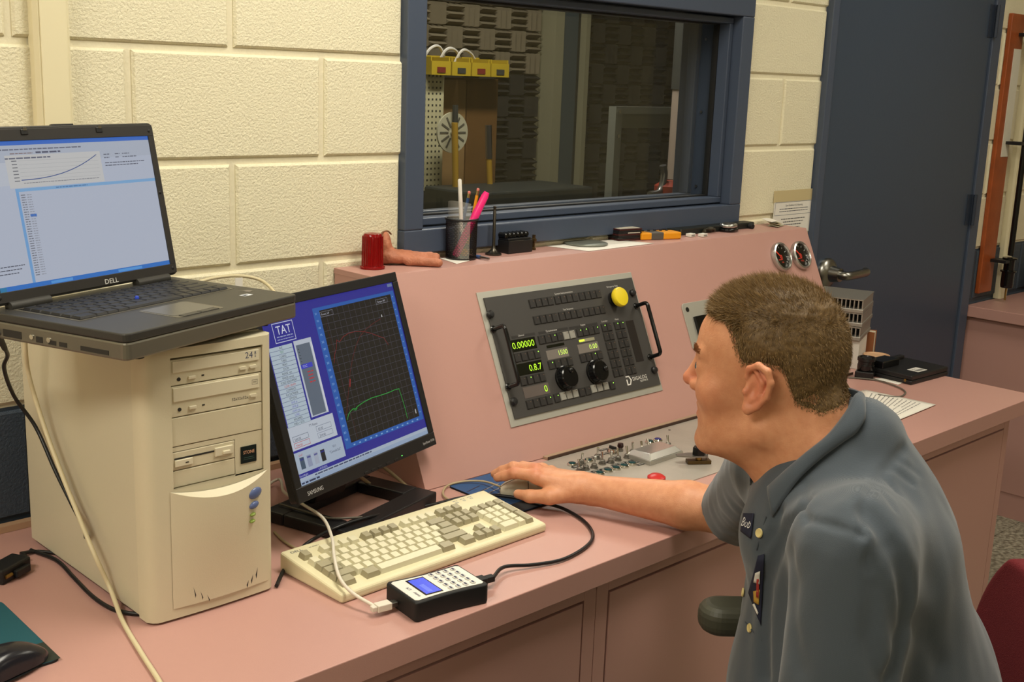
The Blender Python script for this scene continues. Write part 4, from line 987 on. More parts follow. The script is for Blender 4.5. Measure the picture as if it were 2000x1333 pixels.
def rack_handle(a, b):
    A, B = ip(*a), ip(*b); A = Vector((A[0], A[1], FZ)); B = Vector((B[0], B[1], FZ)); x = (A.x+B.x)/2; A.x = B.x = x
    h = bpy.data.objects.new('rack_handle', None); COL.objects.link(h); h.parent = inst; h.location = (x, (A.y+B.y)/2, FZ)
    L = (A.y-B.y)/2; z = 0.036; r = 0.008
    pts = [(0, L, 0)]+[(0, L-r+r*math.cos(t), z-r+r*math.sin(t)) for t in [i*math.pi/10 for i in range(6)]]+[(0, -L+r-r*math.sin(t), z-r+r*math.cos(t)) for t in [i*math.pi/10 for i in range(6)]]+[(0, -L, 0)]
    MB().tube(pts, 0.0048, 12).build('handle_bar', m_blackg, h, smooth=50)
    for s in (L, -L): MB().lathe([(0.008, 0), (0.008, 0.002), (0.006, 0.0035)], 16).build('ferrule', m_blackg, h, loc=(0, s, 0), smooth=30)
rack_handle((237, 548), (355, 975)); rack_handle((1303, 374), (1403, 755))
for c in ((222, 435), (396, 1083), (1280, 275), (1441, 848)):
    x, y = ip(*c, 0.004); k = MB().lathe([(0.0085, 0), (0.0085, 0.006), (0.006, 0.009), (0.0005, 0.0095)], 20).build('thumb_screw', m_black, inst, loc=(x, y, FZ), smooth=35)

# ---------------- small meter plate, partly behind the man's forehead
q0 = face(1327, 598)
plt = thing('meter_plate', 'rounded aluminium plate with a small black digital readout and screws on console', 'panel meter', mat=face_mat(q0[0], q0[1]-0.118, 0.0006))
MB().prism(rrect(0.148, 0.124, 0.012, 4, 0.078, 0.06), 0, 0.003).build('plate', M('satin aluminium plate', (186, 184, 174), 0.4, 0.5), plt, bevel=0.0006)
for (x, y) in ((0.022, 0.105), (0.136, 0.105), (0.022, 0.014), (0.136, 0.014)): MB().lathe([(0.0062, 0), (0.0062, 0.001), (0.003, 0.001), (0.003, 0.0004)], 16).build('screw', M('dark screw', (54, 52, 48), 0.4, 0.8), plt, loc=(x, y, 0.003))
MB().box(0.036, 0.124, 0.036, 0.084, 0.003, 0.012).build('readout', m_blackg, plt, bevel=0.001)
p = Print(); p.text('88', 0, 0, 0.020, (150, 190, 60)); p.text('0', 0.03, 0, 0.02, (150, 190, 60)); p.build('digits', attr_mat('led digits', 1.4, 0.4), plt, (0.055, 0.052, 0.0124))
# ---------------- two round gauges
for k, (gx, gy) in enumerate(((1523, 503), (1561, 500))):
    u, v = face(gx, gy)
    g_ = thing('round_gauge', ('chrome rimmed round gauge on console next to the steel door', 'chrome rimmed round gauge between its twin and the digital panel')[1-k], 'gauge', mat=face_mat(u, v, 0.0006), group='twin round gauges')
    MB().lathe([(0.041, 0), (0.042, 0.006), (0.040, 0.012), (0.036, 0.014), (0.034, 0.011), (0.034, 0.003)], 36, cap=False).build('rim', M('grey chrome rim', (190, 190, 186), 0.25, 0.9), g_, smooth=40)
    MB().lathe([(0.035, 0.004), (0.0001, 0.004)], 32, cap=False).build('dial', m_blackg, g_)
    p = Print()
    for i in range(9): a = math.radians(220-i*32); p.line([(0.026*math.cos(a), 0.026*math.sin(a)), (0.031*math.cos(a), 0.031*math.sin(a))], 0.0018, (220, 220, 214))
    p.text('OIL' if k == 0 else 'FUEL', 0.002, -0.018, 0.007, (220, 60, 40), 'C'); p.rect(-0.015, -0.009, 0.004, -0.0065, (220, 60, 40)); p.up()
    p.line([(-0.018, 0.018), (0.004, -0.004)], 0.0042, (232, 64, 36)); p.disc(0.0, 0.0, 0.006, (200, 50, 32)); p.build('dial_print', m_print, g_, (0, 0, 0.0043))
    MB().lathe([(0.0345, 0.0095), (0.0001, 0.0105)], 28, cap=False).build('glass', glass_mat('gauge glass', (250, 250, 250)), g_)

# ================================================================ switch plate let into the worktop
PZ = BENCH+0.0018
sw = thing('switch_plate', 'brushed steel switch plate with toggles and push buttons lying on the workbench', 'switch panel', (1.1, -0.44, BENCH+0.0003))
def L_(o, par): o.location = o.location-par.location; return o
spx0, spx1, spy0, spy1 = 0.735, 1.72, -0.60, KYF-0.019
L_(MB().box(spx0, spx1, spy0, spy1, BENCH+0.0003, PZ).build('plate', M('brushed steel plate', (172, 164, 154), 0.42, 0.35, bump=(200, 0.08), var=(9, 0.1)), sw), sw)
def z8(x, y): return 950+x*0.275, 820+y*0.275
def sp8(x, y, z=PZ): return onz(*z8(x, y), z)
def group(par, name, loc):
    o = bpy.data.objects.new(name, None); COL.objects.link(o); o.parent = par; o.location = Vector(loc)-par.location; return o
def toggle(x, y, tilt):
    q = sp8(x, y); t = group(sw, 'toggle_switch', q)
    MB().lathe([(0.0085, 0), (0.0085, 0.003), (0.0062, 0.003), (0.006, 0.009), (0.0045, 0.0105)], 8).build('bushing', m_steel, t)
    d = Vector((math.sin(tilt)*0.5, math.sin(tilt), math.cos(tilt))).normalized()
    MB().tube([Vector((0, 0, 0.009)), Vector((0, 0, 0.009))+d*0.012, Vector((0, 0, 0.009))+d*0.018], [0.0015, 0.0026, 0.0028], 10).build('bat', m_chrome, t, smooth=50)
for (x, y, tl) in ((660, 372, 0.4), (705, 358, -0.3), (765, 345, -0.2), (673, 318, -0.3), (785, 280, -0.2), (822, 318, 0.2), (882, 308, -0.2), (935, 292, 0.35), (1000, 275, 0.4), (1037, 245, 0.1), (1103, 240, 0.35), (1150, 222, 0.45), (1290, 195, 0.4)): toggle(x, y, tl)
m_teal = M('dark teal lens', (22, 58, 62), 0.15)
for (x, y, c) in ((745, 408, 0), (803, 390, 0), (862, 371, 0), (920, 354, 0), (977, 338, 0), (1033, 321, 0), (1160, 167, 0), (1217, 153, 1), (608, 325, 0), (722, 300, 0)):
    q = sp8(x, y); t = group(sw, 'push_button', q)
    MB().lathe([(0.0108, 0), (0.0108, 0.003), (0.009, 0.0055), (0.0078, 0.0055)], 24).build('ring', m_chrome, t, smooth=30)
    MB().lathe([(0.0078, 0.002), (0.0078, 0.0062), (0.006, 0.0072), (0.0003, 0.0075)], 20).build('lens', m_teal if c == 0 else M('blue lens', (52, 52, 110), 0.15), t, smooth=40)
for i, (x, y) in enumerate(((640, 335), (735, 275), (835, 245), (860, 300), (920, 320), (700, 395), (780, 365), (840, 350), (960, 312), (1085, 222), (830, 215), (905, 270), (1010, 300), (1100, 318), (1075, 300))):
    q = sp8(x, y); p = MB().box(-0.013, 0.013, -0.004, 0.004, 0, 0.0008).build('engraved_tag', M('black engraved tag', (44, 42, 42), 0.4), sw); p.location = q-sw.location
    pr = Print(); pr.dashes(-0.009, 0.009, -0.0012, 0.0022, (170, 168, 160), random.Random(i)); pr.build('tag_lettering', m_print, p, (0, 0, 0.0009))
q = sp8(895, 240); t = group(sw, 'selector_switch', q)
MB().lathe([(0.0125, 0), (0.0125, 0.006), (0.0105, 0.010), (0.0105, 0.0125), (0.0003, 0.013)], 24).build('chrome_body', m_chrome, t, smooth=30)
MB().box(-0.0022, 0.0022, -0.009, 0.009, 0.0125, 0.0165).build('selector_bar', m_black, t, bevel=0.0006)
q = sp8(950, 225); t = group(sw, 'pointer_knob', q)
MB().lathe([(0.0065, 0), (0.0065, 0.005), (0.0045, 0.005), (0.0045, 0.010)], 14).build('collar', m_steel, t); MB().lathe([(0.0062, 0.009), (0.0072, 0.012), (0.006, 0.018), (0.0003, 0.0185)], 18).build('cap', M('dark red cap', (40, 16, 16), 0.3), t, smooth=40)
q = sp8(1205, 452); t = group(sw, 'red_button', q)
MB().lathe([(0.016, 0), (0.016, 0.004), (0.010, 0.004), (0.010, 0.009)], 24).build('collar', m_steel, t); MB().lathe([(0.012, 0.008), (0.0185, 0.009), (0.0185, 0.014), (0.012, 0.0185), (0.0003, 0.0195)], 26).build('cap', M('red cap', (186, 36, 34), 0.35), t, smooth=40)
L_(MB().lathe([(0.003, 0), (0.003, 0.0004)], 12).build('hole', m_slot, sw, loc=sp8(1300, 75)+Vector((0, 0, 0.0001))), sw)
# aluminium cover lid
A, B, Cc = sp8(1040, 285), sp8(1165, 330), sp8(1398, 252)
ux = (Cc-B); W_ = ux.length; ux.normalize(); uy = Vector((-ux.y, ux.x, 0)); D_ = min(0.11, abs((A-B).dot(uy))+0.02)
cov = thing('cover_box', 'low aluminium lid with sloping sides beside the toggle switches', 'cover', mat=basis(B+Vector((0, 0, 0.0004)), ux, uy, Vector((0, 0, 1))))
MB().frustum(0, W_, 0, D_, 0, 0.009, 0.0005).build('base', m_alu, cov, bevel=0.0006); MB().frustum(0.002, W_-0.002, 0.002, D_-0.002, 0.0092, 0.020, 0.012).build('lid', M('polished aluminium', (214, 212, 206), 0.22, 0.9), cov, bevel=0.001)
# throttle stop with hex nut
q = sp8(1505, 310); t = thing('throttle_stop', 'small lever bracket with a black hex nut on the switch plate', 'bracket', q+Vector((0, 0, 0.0004)), -0.6)
MB().box(-0.026, 0.026, -0.010, 0.010, 0, 0.008).build('foot', M('aged brass', (96, 78, 50), 0.4, 0.9), t, bevel=0.001)
MB().lathe([(0.007, 0.008), (0.007, 0.016)], 12).build('spacer', m_brass, t)
MB().prism([(-0.05, -0.004), (-0.02, -0.014), (0.016, -0.014), (0.02, 0.0), (0.016, 0.014), (-0.02, 0.014), (-0.05, 0.006)], 0.016, 0.0195).build('lever_plate', m_steel, t, bevel=0.0004)
MB().lathe([(0.0145, 0.0195), (0.0145, 0.035), (0.0135, 0.036), (0.0085, 0.036), (0.0085, 0.030), (0.0003, 0.030)], 6).build('hex_nut', M('black oxide', (34, 34, 33), 0.28, 0.7), t)
MB().tube([(0.017, 0.004, 0.004), (0.021, 0.004, 0.018), (0.019, 0.004, 0.03)], 0.0016, 8).build('return_spring', m_steel, t)
# ================================================================ things on the console ledge
def z6(x, y): return 680+x*0.21, 340+y*0.21
def z7(x, y): return 1050+x*0.285, 400+y*0.285
LEDGE = KZ+0.0004
def led(zf, x, y, dz=0.0): return onz(*zf(x, y), LEDGE+dz)
# red ribbed lamp lens
q = led(z6, 225, 876)
t = thing('lamp_lens', 'red ribbed plastic lamp lens standing on the console ledge beside the glove', 'lamp lens', q)
m_redg = M('red translucent plastic', (150, 14, 16), 0.15, trans=0.35, ior=1.4)
MB().lathe([(0.026, 0), (0.026, 0.004), (0.0215, 0.006), (0.0205, 0.066), (0.0175, 0.072), (0.0003, 0.074)], 40).build('dome', m_redg, t, smooth=35)
rb = MB()
for k in range(24): a = 2*math.pi*k/24; rb.cyl((0.0208*math.cos(a), 0.0208*math.sin(a), 0.006), (0.0200*math.cos(a), 0.0200*math.sin(a), 0.067), 0.0021, n=6)
rb.build('ribs', m_redg, t, smooth=60)
# leather glove (implicit)
g0 = led(z6, 500, 850); g0.y = min(g0.y, -0.060); gx_ = (led(z6, 860, 850)-led(z6, 350, 840)); gl_len = gx_.length; gx_.normalize(); gy_ = Vector((-gx_.y, gx_.x, 0))
def gw(a, b, c): return g0+gx_*a+gy_*b+Vector((0, 0, c))
def glove(P):
    d = s_ell(P, gw(-0.015, 0.022, 0.016), (0.042, 0.026, 0.015), np.array([gx_, gy_, (0, 0, 1)]).T)
    for (a, b) in (((0.01, 0.004, 0.010), (0.072, -0.008, 0.009)), ((0.01, 0.018, 0.016), (0.066, 0.010, 0.019)), ((0.008, 0.032, 0.016), (0.056, 0.030, 0.018)), ((0.0, 0.042, 0.012), (0.040, 0.050, 0.010))):
        d = smin(d, s_cone(P, gw(*a), gw(*b), 0.0105, 0.0085), 0.007)
    d = smin(d, s_ell(P, gw(-0.040, 0.018, 0.036), (0.013, 0.020, 0.034), np.array([gx_, gy_, (0, 0, 1)]).T), 0.016)
    d = d+0.0016*vnoise(P, 90)+0.0008*vnoise(P, 240)
    return np.maximum(d, (LEDGE+0.0004)-P[..., 2])
lo = np.array(g0)-0.12; hi = np.array(g0)+0.12; lo[2] = LEDGE-0.004; hi[2] = LEDGE+0.09; hi[1] = min(hi[1], -0.004)
def glove2(P): return np.maximum(glove(P), P[..., 1]+0.008)
t = thing('leather_glove', 'crumpled tan leather work glove lying on the console ledge', 'glove', g0)
o = link('glove_shell', sdf_mesh('glove_shell', glove2, lo, hi, 0.0022), M('tan leather', (176, 112, 84), 0.6, bump=(260, 0.35), var=(40, 0.14)), t); L_(o, t)
cp = gw(-0.056, 0.036, 0.0); cu = MB(); cu.tube(catmull([gw(-0.052, 0.006, 0.058), gw(-0.046, 0.012, 0.068), gw(-0.036, 0.020, 0.070), gw(-0.028, 0.032, 0.062)], 6), 0.0018, 6)
L_(cu.build('cuff_binding', M('brown binding', (120, 86, 60), 0.7), t), t)
# mesh pencil cup
q = led(z6, 1015, 780); q.y = min(q.y, -0.046)
t = thing('pencil_cup', 'black wire mesh pencil cup standing on the console ledge', 'pencil cup', q)
CRr, CH = 0.0345, 0.088
def mesh_mat():
    m = bpy.data.materials.new('black wire mesh'); m.use_nodes = True; nt = m.node_tree; nt.nodes.clear()
    o = nt.nodes.new('ShaderNodeOutputMaterial'); b = nt.nodes.new('ShaderNodeBsdfPrincipled'); b.inputs['Base Color'].default_value = rgb((26, 26, 27)); b.inputs['Roughness'].default_value = 0.35; b.inputs['Metallic'].default_value = 0.6
    nt.links.new(b.outputs[0], o.inputs[0]); return m
m_mesh = mesh_mat()
wm = MB(); nst = 64
for k in range(nst):
    for s in (1, -1):
        pts = []
        for j in range(10): a = 2*math.pi*k/nst+s*j*0.11; pts.append((CRr*(0.965+0.035*j/9)*math.cos(a), CRr*(0.965+0.035*j/9)*math.sin(a), 0.004+(CH-0.006)*j/9))
        wm.tube(pts, 0.0006, 3, cap=False)
wm.build('wire_mesh', m_mesh, t)
MB().lathe([(0.0003, 0), (CRr*0.97, 0), (CRr*0.98, 0.004), (CRr*0.95, 0.004), (CRr*0.93, 0.0015), (0.0003, 0.0015)], 36, cap=False).build('base', m_black, t, smooth=40)
rt = MB(); rt.tube([(CRr*1.02*math.cos(2*math.pi*k/36), CRr*1.02*math.sin(2*math.pi*k/36), CH) for k in range(37)], 0.0026, 8); rt.build('rim', m_black, t, smooth=60)
def stick(name, label, cat, top_px, dcup, segs, tdepth=None):
    """a pen standing in the cup: foot on the cup floor, leaning towards the pixel of its top"""
    foot = Vector((q.x+dcup[0], q.y+dcup[1], q.z+0.003+segs[0][1]))
    # top lies over the cup rim side, at the depth of the cup axis
    top = onplane(*top_px, np.array(q+Vector((dcup[2], dcup[3], 0))), np.array((CF[0], CF[1], 0.0)))
    d = (top-foot); L = d.length; z = d.normalized(); x = z.cross(Vector((0, 1, 0))).normalized(); y = z.cross(x)
    th = thing(name, label, cat, mat=basis(foot, x, y, z))
    for (pn, r, prof, mt) in segs[1]:
        MB().lathe([(a, b*L) for a, b in prof], r).build(pn, mt, th, smooth=40)
    return th
stick('white_pen', 'white capped pen standing in the mesh pencil cup', 'pen', z6(1037, 48), (0.012, 0.008, -0.004, -0.004), ((0, 0.001), [('barrel', 14, [(0.0045, 0), (0.0045, 0.55), (0.0045, 0.7)], m_white), ('cap', 14, [(0.0048, 0.7), (0.0044, 0.985), (0.003, 1.0)], m_white)]))
m_pencilb = M('blue pencil paint', (32, 66, 104), 0.35); m_pencilo = M('orange pencil paint', (224, 150, 30), 0.35); m_ferr = M('pencil ferrule', (190, 176, 120), 0.3, 1.0); m_eras = M('pink eraser', (206, 120, 110), 0.7)
for nm, lb_, px, dc, mt in (('pencil', 'blue pencil with pink eraser standing in the mesh cup', z6(1128, 160), (-0.004, 0.012, 0.012, 0.0), m_pencilb), ('pencil', 'orange pencil with pink eraser standing in the mesh cup', z6(1210, 132), (0.016, 0.004, 0.018, 0.006), m_pencilo)):
    stick(nm, lb_, 'pencil', px, dc, ((0, 0.001), [('shaft', 6, [(0.0006, 0), (0.0036, 0.09), (0.0036, 0.90)], mt), ('ferrule', 12, [(0.0037, 0.90), (0.0037, 0.965)], m_ferr), ('eraser', 12, [(0.0034, 0.965), (0.0034, 0.99), (0.002, 1.0)], m_eras)]))
m_pink = M('pink highlighter plastic', (236, 44, 122), 0.3, emis=((236, 44, 122), 0.06))
stick('highlighter', 'bright pink highlighter pen leaning in the mesh cup', 'highlighter', z6(1290, 170), (-0.020, -0.004, 0.02, -0.012), ((0, 0.004), [('barrel', 16, [(0.007, 0), (0.0085, 0.02), (0.0085, 0.62)], m_pink), ('cap', 16, [(0.0088, 0.62), (0.009, 0.66), (0.0082, 0.94), (0.006, 1.0)], m_pink)]))
a = onplane(*z6(838, 168), np.array(q), np.array((CF[0], CF[1], 0.0)))
th = thing('clear_film', 'clear plastic film strip standing curled in the mesh cup', 'film', (q.x, q.y, q.z+0.004))
m_film = M('clear film', (225, 225, 215), 0.12, trans=0.0, alpha=0.2)
MB().sheet(lambda u, v: (math.cos(2.2+2.3*u)*0.031*(1+0.08*v), math.sin(2.2+2.3*u)*0.031*(1+0.08*v)-0.004, 0.12*v+0.006*math.sin(3*u)*v), 14, 4).build('film', m_film, th, smooth=60)
th = thing('paper_scrap', 'scrap paper and small parts lying inside the mesh cup', 'paper', (q.x, q.y, q.z+0.0035))
MB().box(-0.018, 0.012, -0.012, -0.009, 0.0, 0.03).build('card', M('olive card', (120, 116, 84), 0.7), th, bevel=0.001); MB().ball((0.0, -0.012, 0.012), 0.009, 10, 6, (1.2, 0.5, 1)).build('tag', M('amber tag', (190, 130, 30), 0.5), th)
# note under the cup
pn = [led(z6, 850, 785), led(z6, 1010, 838), led(z6, 1130, 808), led(z6, 960, 775)]
def sheet_obj(name, label, cat, corners, z, th=0.0003, mat=None, lines=0, col=(224, 222, 210), curl=0.0, group=None):
    c = sum((Vector(v) for v in corners), Vector())/4
    t = thing(name, label, cat, (c.x, c.y, z), group=group); P4 = [Vector((v.x-c.x, v.y-c.y, 0)) for v in corners]
    def fn(u, v):
        p = (P4[0]*(1-u)+P4[1]*u)*(1-v)+(P4[3]*(1-u)+P4[2]*u)*v; return (p.x, p.y, 0.0002+curl*(u*u+0.5*v*v))
    mb = MB().sheet(fn, 10, 8); o = mb.build('sheet', mat or M('white paper', (226, 222, 212), 0.7), t, smooth=60); s = o.modifiers.new('solid', 'SOLIDIFY'); s.thickness = th; s.offset = 1
    if lines:
        rn_ = random.Random(lines); pr = MB()
        for k in range(lines):
            v = 0.12+0.76*k/lines; e = rn_.uniform(0.4, 0.9); u = 0.1
            while u < e:
                w = rn_.uniform(0.02, 0.07); a0 = Vector(fn(u, v)); a1 = Vector(fn(u+w, v)); b1 = Vector(fn(u+w, v+0.018)); b0 = Vector(fn(u, v+0.018))
                for p in (a0, a1, b1, b0): p.z += th+0.0002
                pr.add([a0, a1, b1, b0], [(0, 1, 2, 3)]); u += w+0.015
        pr.build('printed_lines', M('grey ink', (120, 118, 116), 0.7), t)
    return t
sheet_obj('note', 'small white paper note lying before the mesh pencil cup', 'paper', pn, LEDGE)
# engine valve
q = led(z6, 1350, 750)
t = thing('engine_valve', 'steel engine valve standing on its head with the stem upright', 'valve', q)
MB().lathe([(0.019, 0), (0.019, 0.0025), (0.012, 0.006), (0.0055, 0.013), (0.0036, 0.022), (0.0036, 0.100), (0.003, 0.101), (0.003, 0.104), (0.0036, 0.105), (0.0036, 0.110), (0.0003, 0.1105)], 28).build('valve_body', M('dark steel', (84, 80, 72), 0.3, 0.9), t, smooth=35)
# silver pen on the ledge
a, b = led(z6, 1195, 768, 0.004), led(z6, 1310, 788, 0.004)
t = thing('metal_scriber', 'short silver scriber lying on the ledge between cup and valve', 'tool', (a+b)/2-Vector((0, 0, 0.004))); mb = MB().cyl(a, b, 0.0035, 0.0025, 10); L_(mb.build('shaft', m_steel, t, smooth=40), t)
mb = MB().cyl(a, a+(b-a)*0.3, 0.0042, n=10); L_(mb.build('grip', M('blue grip', (60, 84, 130), 0.4), t, smooth=40), t)
# black terminal block
A, B, Cc = led(z6, 1362, 712), led(z6, 1492, 746), led(z6, 1712, 722)
ux = (Cc-B); w = ux.length; ux.normalize(); uy = Vector((-ux.y, ux.x, 0)); dp = 0.048
t = thing('terminal_block', 'black box with a row of six ribbed terminals on the console ledge', 'terminal block', mat=basis(B, ux, uy, Vector((0, 0, 1))))
MB().box(0, w, 0, dp, 0, 0.029).build('case', m_black, t, bevel=0.001); MB().box(0.002, w-0.002, 0.004, dp-0.002, 0.029, 0.034).build('deck', m_black, t, bevel=0.001)
for k in range(6):
    c = MB().at(Matrix.Translation((0.006+k*(w-0.012)/5, 0.012, 0.040))@Matrix.Rotation(-math.pi/2, 4, 'X')).lathe([(0.0045, 0), (0.0065, 0.002), (0.0065, 0.026), (0.0045, 0.028)], 14).build('terminal', m_blackg, t, smooth=40)
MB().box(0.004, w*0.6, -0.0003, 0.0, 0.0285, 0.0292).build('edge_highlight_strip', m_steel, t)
q = led(z6, 1722, 705); t = thing('brass_fitting', 'small brass hose fitting standing beside the black terminal block', 'fitting', q)
MB().lathe([(0.006, 0), (0.006, 0.004), (0.0032, 0.006), (0.0032, 0.018), (0.007, 0.020), (0.007, 0.026), (0.004, 0.028), (0.004, 0.034), (0.006, 0.035), (0.0003, 0.036)], 6).build('body', M('aged brass', (96, 78, 50), 0.4, 0.9), t)
# paper and aluminium disc
sheet_obj('paper_sheet', 'white paper sheet lying under the grey disc on the console ledge', 'paper', [led(z7, 60, 285), led(z7, 350, 320), led(z7, 800, 266), led(z7, 520, 238)], LEDGE)
q = led(z7, 328, 272); t = thing('metal_disc', 'flat grey metal disc lying on the white paper sheet', 'disc', (q.x, q.y, LEDGE+0.0012))
MB().lathe([(0.052, 0), (0.055, 0.001), (0.055, 0.0035), (0.052, 0.0045), (0.012, 0.0048), (0.0003, 0.0048)], 48).build('disc', M('dull grey metal', (128, 132, 122), 0.4, 0.5), t, smooth=30)
# stack of black sleeves
A, B, Cc = led(z7, 357, 232), led(z7, 556, 252), led(z7, 712, 242)
ux = (Cc-B); w = ux.length; ux.normalize(); uy = Vector((-ux.y, ux.x, 0)); dp = min(0.085, (A-B).dot(uy)+0.01); w = max(w, 0.06)
o0 = B; cc = o0+ux*w/2+uy*dp/2
NS = 7; hS = 0.0040; rn_ = random.Random(4)
ordn = ['lowest', 'second lowest', 'third lowest', 'middle', 'third highest', 'second highest']
for k in range(NS):
    lbl = ('topmost black disk sleeve of the stack, with pale label and blue tab' if k == NS-1 else ordn[k]+' black disk sleeve in the stack beside the yellow meter')
    t = thing('disk_sleeve', lbl, 'disk sleeve', (cc.x, cc.y, LEDGE+0.0006+k*(hS+0.0003)), math.atan2(ux.y, ux.x)+rn_.uniform(-0.03, 0.03), group='stack of black disk sleeves')
    MB().box(-w/2, w/2, -dp/2, dp/2, 0, hS).build('sleeve', M('black sleeve' if k % 3 else 'dark red sleeve', (26, 24, 25) if k % 3 else (58, 22, 22), 0.35), t, bevel=0.0006)
    if k == NS-1:
        MB().box(-w/2+0.004, w/2-0.003, -dp/2+0.004, dp/2-0.003, hS, hS+0.0005).build('label', M('pale label', (190, 184, 168), 0.6), t)
        MB().box(-w*0.18, -w*0.02, dp*0.05, dp*0.05+0.004, hS+0.0004, hS+0.010).build('tab', M('light blue tab', (126, 176, 204), 0.6), t)
    if k == 4: MB().box(-w*0.1, w*0.42, -dp/2-0.0004, -dp/2, 0.001, 0.0032).build('edge_label', M('pale label', (190, 184, 168), 0.6), t)
# orange meter
A, B = led(z7, 712, 245), led(z7, 985, 235)
ux = (B-A); w = ux.length; ux.normalize(); uy = Vector((-ux.y, ux.x, 0))
t = thing('orange_meter', 'small orange and grey handheld meter lying next to the black sleeves', 'meter', mat=basis(A, ux, uy, Vector((0, 0, 1))))
m_or = M('orange plastic', (226, 150, 24), 0.4)
MB().box(0, w, 0, 0.05, 0, 0.018).build('case', m_or, t, bevel=0.003); MB().box(w*0.24, w*0.55, -0.0006, 0.0506, -0.0, 0.0186).build('grip_band', M('grey grip', (84, 80, 74), 0.6), t, bevel=0.002)
for k in range(5): MB().lathe([(0.0035, 0), (0.003, 0.0035)], 10).build('button', m_black, t, loc=(w*(0.2+0.15*k), 0.034, 0.0184))
# long black bar
A, B = led(z7, 818, 195), led(z7, 1420, 150)
A.y = max(A.y, -0.05); yy = -0.032
t = thing('black_case', 'long narrow black instrument case at the wall side of the ledge', 'case', ((A.x+B.x)/2, yy, LEDGE))
w = B.x-A.x
MB().box(-w/2, w/2, -0.018, 0.018, 0, 0.017).build('case', M('black case vinyl', (26, 30, 27), 0.45, bump=(300, 0.15)), t, bevel=0.002); MB().box(-w/2-0.0005, w/2+0.0005, -0.0185, 0.0185, 0.0125, 0.0140).build('lid_seam', m_slot, t); MB().box(-w/2+0.016, -w/2+0.02, -0.019, -0.018, 0.002, 0.016).build('clasp', m_steel, t)
# yellow rope
t = thing('twisted_rope', 'short length of twisted yellow rope lying before the black case', 'rope', led(z7, 1020, 188))
A, B = led(z7, 925, 200, 0.006), led(z7, 1115, 172, 0.006)
for s in range(2):
    pts = []
    for k in range(40):
        u = k/39; c = A.lerp(B, u)+Vector((0, 0.006*math.sin(5*u), 0.003*math.sin(3.1*u))); a = u*40+s*math.pi; pts.append(c+Vector((0, math.cos(a), math.sin(a)))*0.0026)
    L_(MB().tube(pts, 0.003, 7).build('strand', M('yellow cord', (206, 172, 84), 0.7), t, smooth=60), t)
A = led(z7, 1140, 190, 0.004); mb = MB(); mb.tube(catmull([A, A+Vector((0.02, 0.01, 0.006)), A+Vector((0.035, -0.004, 0.008)), A+Vector((0.05, 0.004, 0.003))], 6), [0.004+0.002*math.sin(k*0.8) for k in range(19)], 8)
t = thing('key_fob', 'small black and olive fob lying between yellow cord and tape measure', 'fob', A); L_(mb.build('fob', M('black olive', (48, 44, 30), 0.5), t, smooth=60), t)
# two white connectors
for k, x in enumerate((1048, 1132)):
    q = led(z7, x, 218); t = thing('white_connector', ('small white connector beside the orange meter', 'small white connector beside the tape measure side of its twin')[k], 'connector', q, 0.1, group='white connectors')
    MB().box(-0.012, 0.012, -0.008, 0.008, 0, 0.008).build('housing', m_white, t, bevel=0.001); MB().box(-0.008, 0.008, -0.0083, -0.008, 0.0025, 0.0055).build('marking', M('grey ink', (120, 118, 116), 0.7), t)
# tape measure
q = led(z7, 1305, 182); t = thing('tape_measure', 'black and chrome tape measure lying on the console ledge', 'tape measure', q, 0.25)
MB().prism(rrect(0.062, 0.05, 0.022, 8), 0, 0.010).build('lower_shell', m_blackg, t, bevel=0.004, seg=3); MB().prism(rrect(0.056, 0.044, 0.020, 8), 0.0102, 0.022).build('upper_shell', M('grey chrome rim', (190, 190, 186), 0.25, 0.9), t, bevel=0.005, seg=3)
MB().prism(rrect(0.038, 0.028, 0.012, 6), 0.022, 0.0235).build('cap', M('dark cap', (60, 58, 54), 0.35), t, bevel=0.0006); MB().box(0.028, 0.034, -0.006, 0.006, 0.001, 0.012).build('belt_tab', m_or, t)
# black bellows cord
q = led(z7, 1440, 160); t = thing('bellows_hose', 'short black ribbed hose lying between tape measure and folded papers', 'hose', q)
A, B = led(z7, 1385, 130, 0.008), led(z7, 1475, 150, 0.007); mb = MB(); mb.tube([A.lerp(B, k/40) for k in range(41)], [0.0055+0.0025*(k % 3 == 0) for k in range(41)], 10); L_(mb.build('hose', m_rubber, t, smooth=20), t)
# folded paper slips
base = [led(z7, 1480, 95), led(z7, 1600, 182), led(z7, 1790, 172), led(z7, 1650, 118)]
m_tan = M('tan card', (200, 184, 150), 0.7)
cols = [M('white paper', (226, 222, 212), 0.7), m_tan, M('grey green paper', (176, 172, 146), 0.7), m_tan]
nms = ['lowest grey folded slip in the pile at the console end', 'tan folded slip second in the pile at the console end', 'grey green folded slip third in the pile at the console end', 'topmost white folded slip in the pile at the console end']
for k in range(4):
    cx_ = sum((Vector(b) for b in base), Vector())/4; cx_.y = -0.058+0.004*k
    t = thing('folded_slip', nms[k], 'paper', (min(cx_.x-0.008*(k), KX1-0.05), cx_.y, LEDGE+0.0006+k*0.0045), 0.35+0.22*k, group='folded paper slips')
    w, d = 0.07, 0.034
    def fn(u, v, k=k): 
        s = abs(v-0.5)*2; return ((u-0.5)*w, (v-0.5)*d*(1 if v < 0.5 else 0.9), 0.0006+0.0022*(1-s)+0.0009*math.sin(5*u+k))
    o = MB().sheet(fn, 10, 6).build('slip', (M('grey green paper', (176, 172, 146), 0.7), m_tan, M('grey green paper', (176, 172, 146), 0.7), M('white paper', (226, 222, 212), 0.7))[k], t); s = o.modifiers.new('solid', 'SOLIDIFY'); s.thickness = 0.0008; s.offset = 1
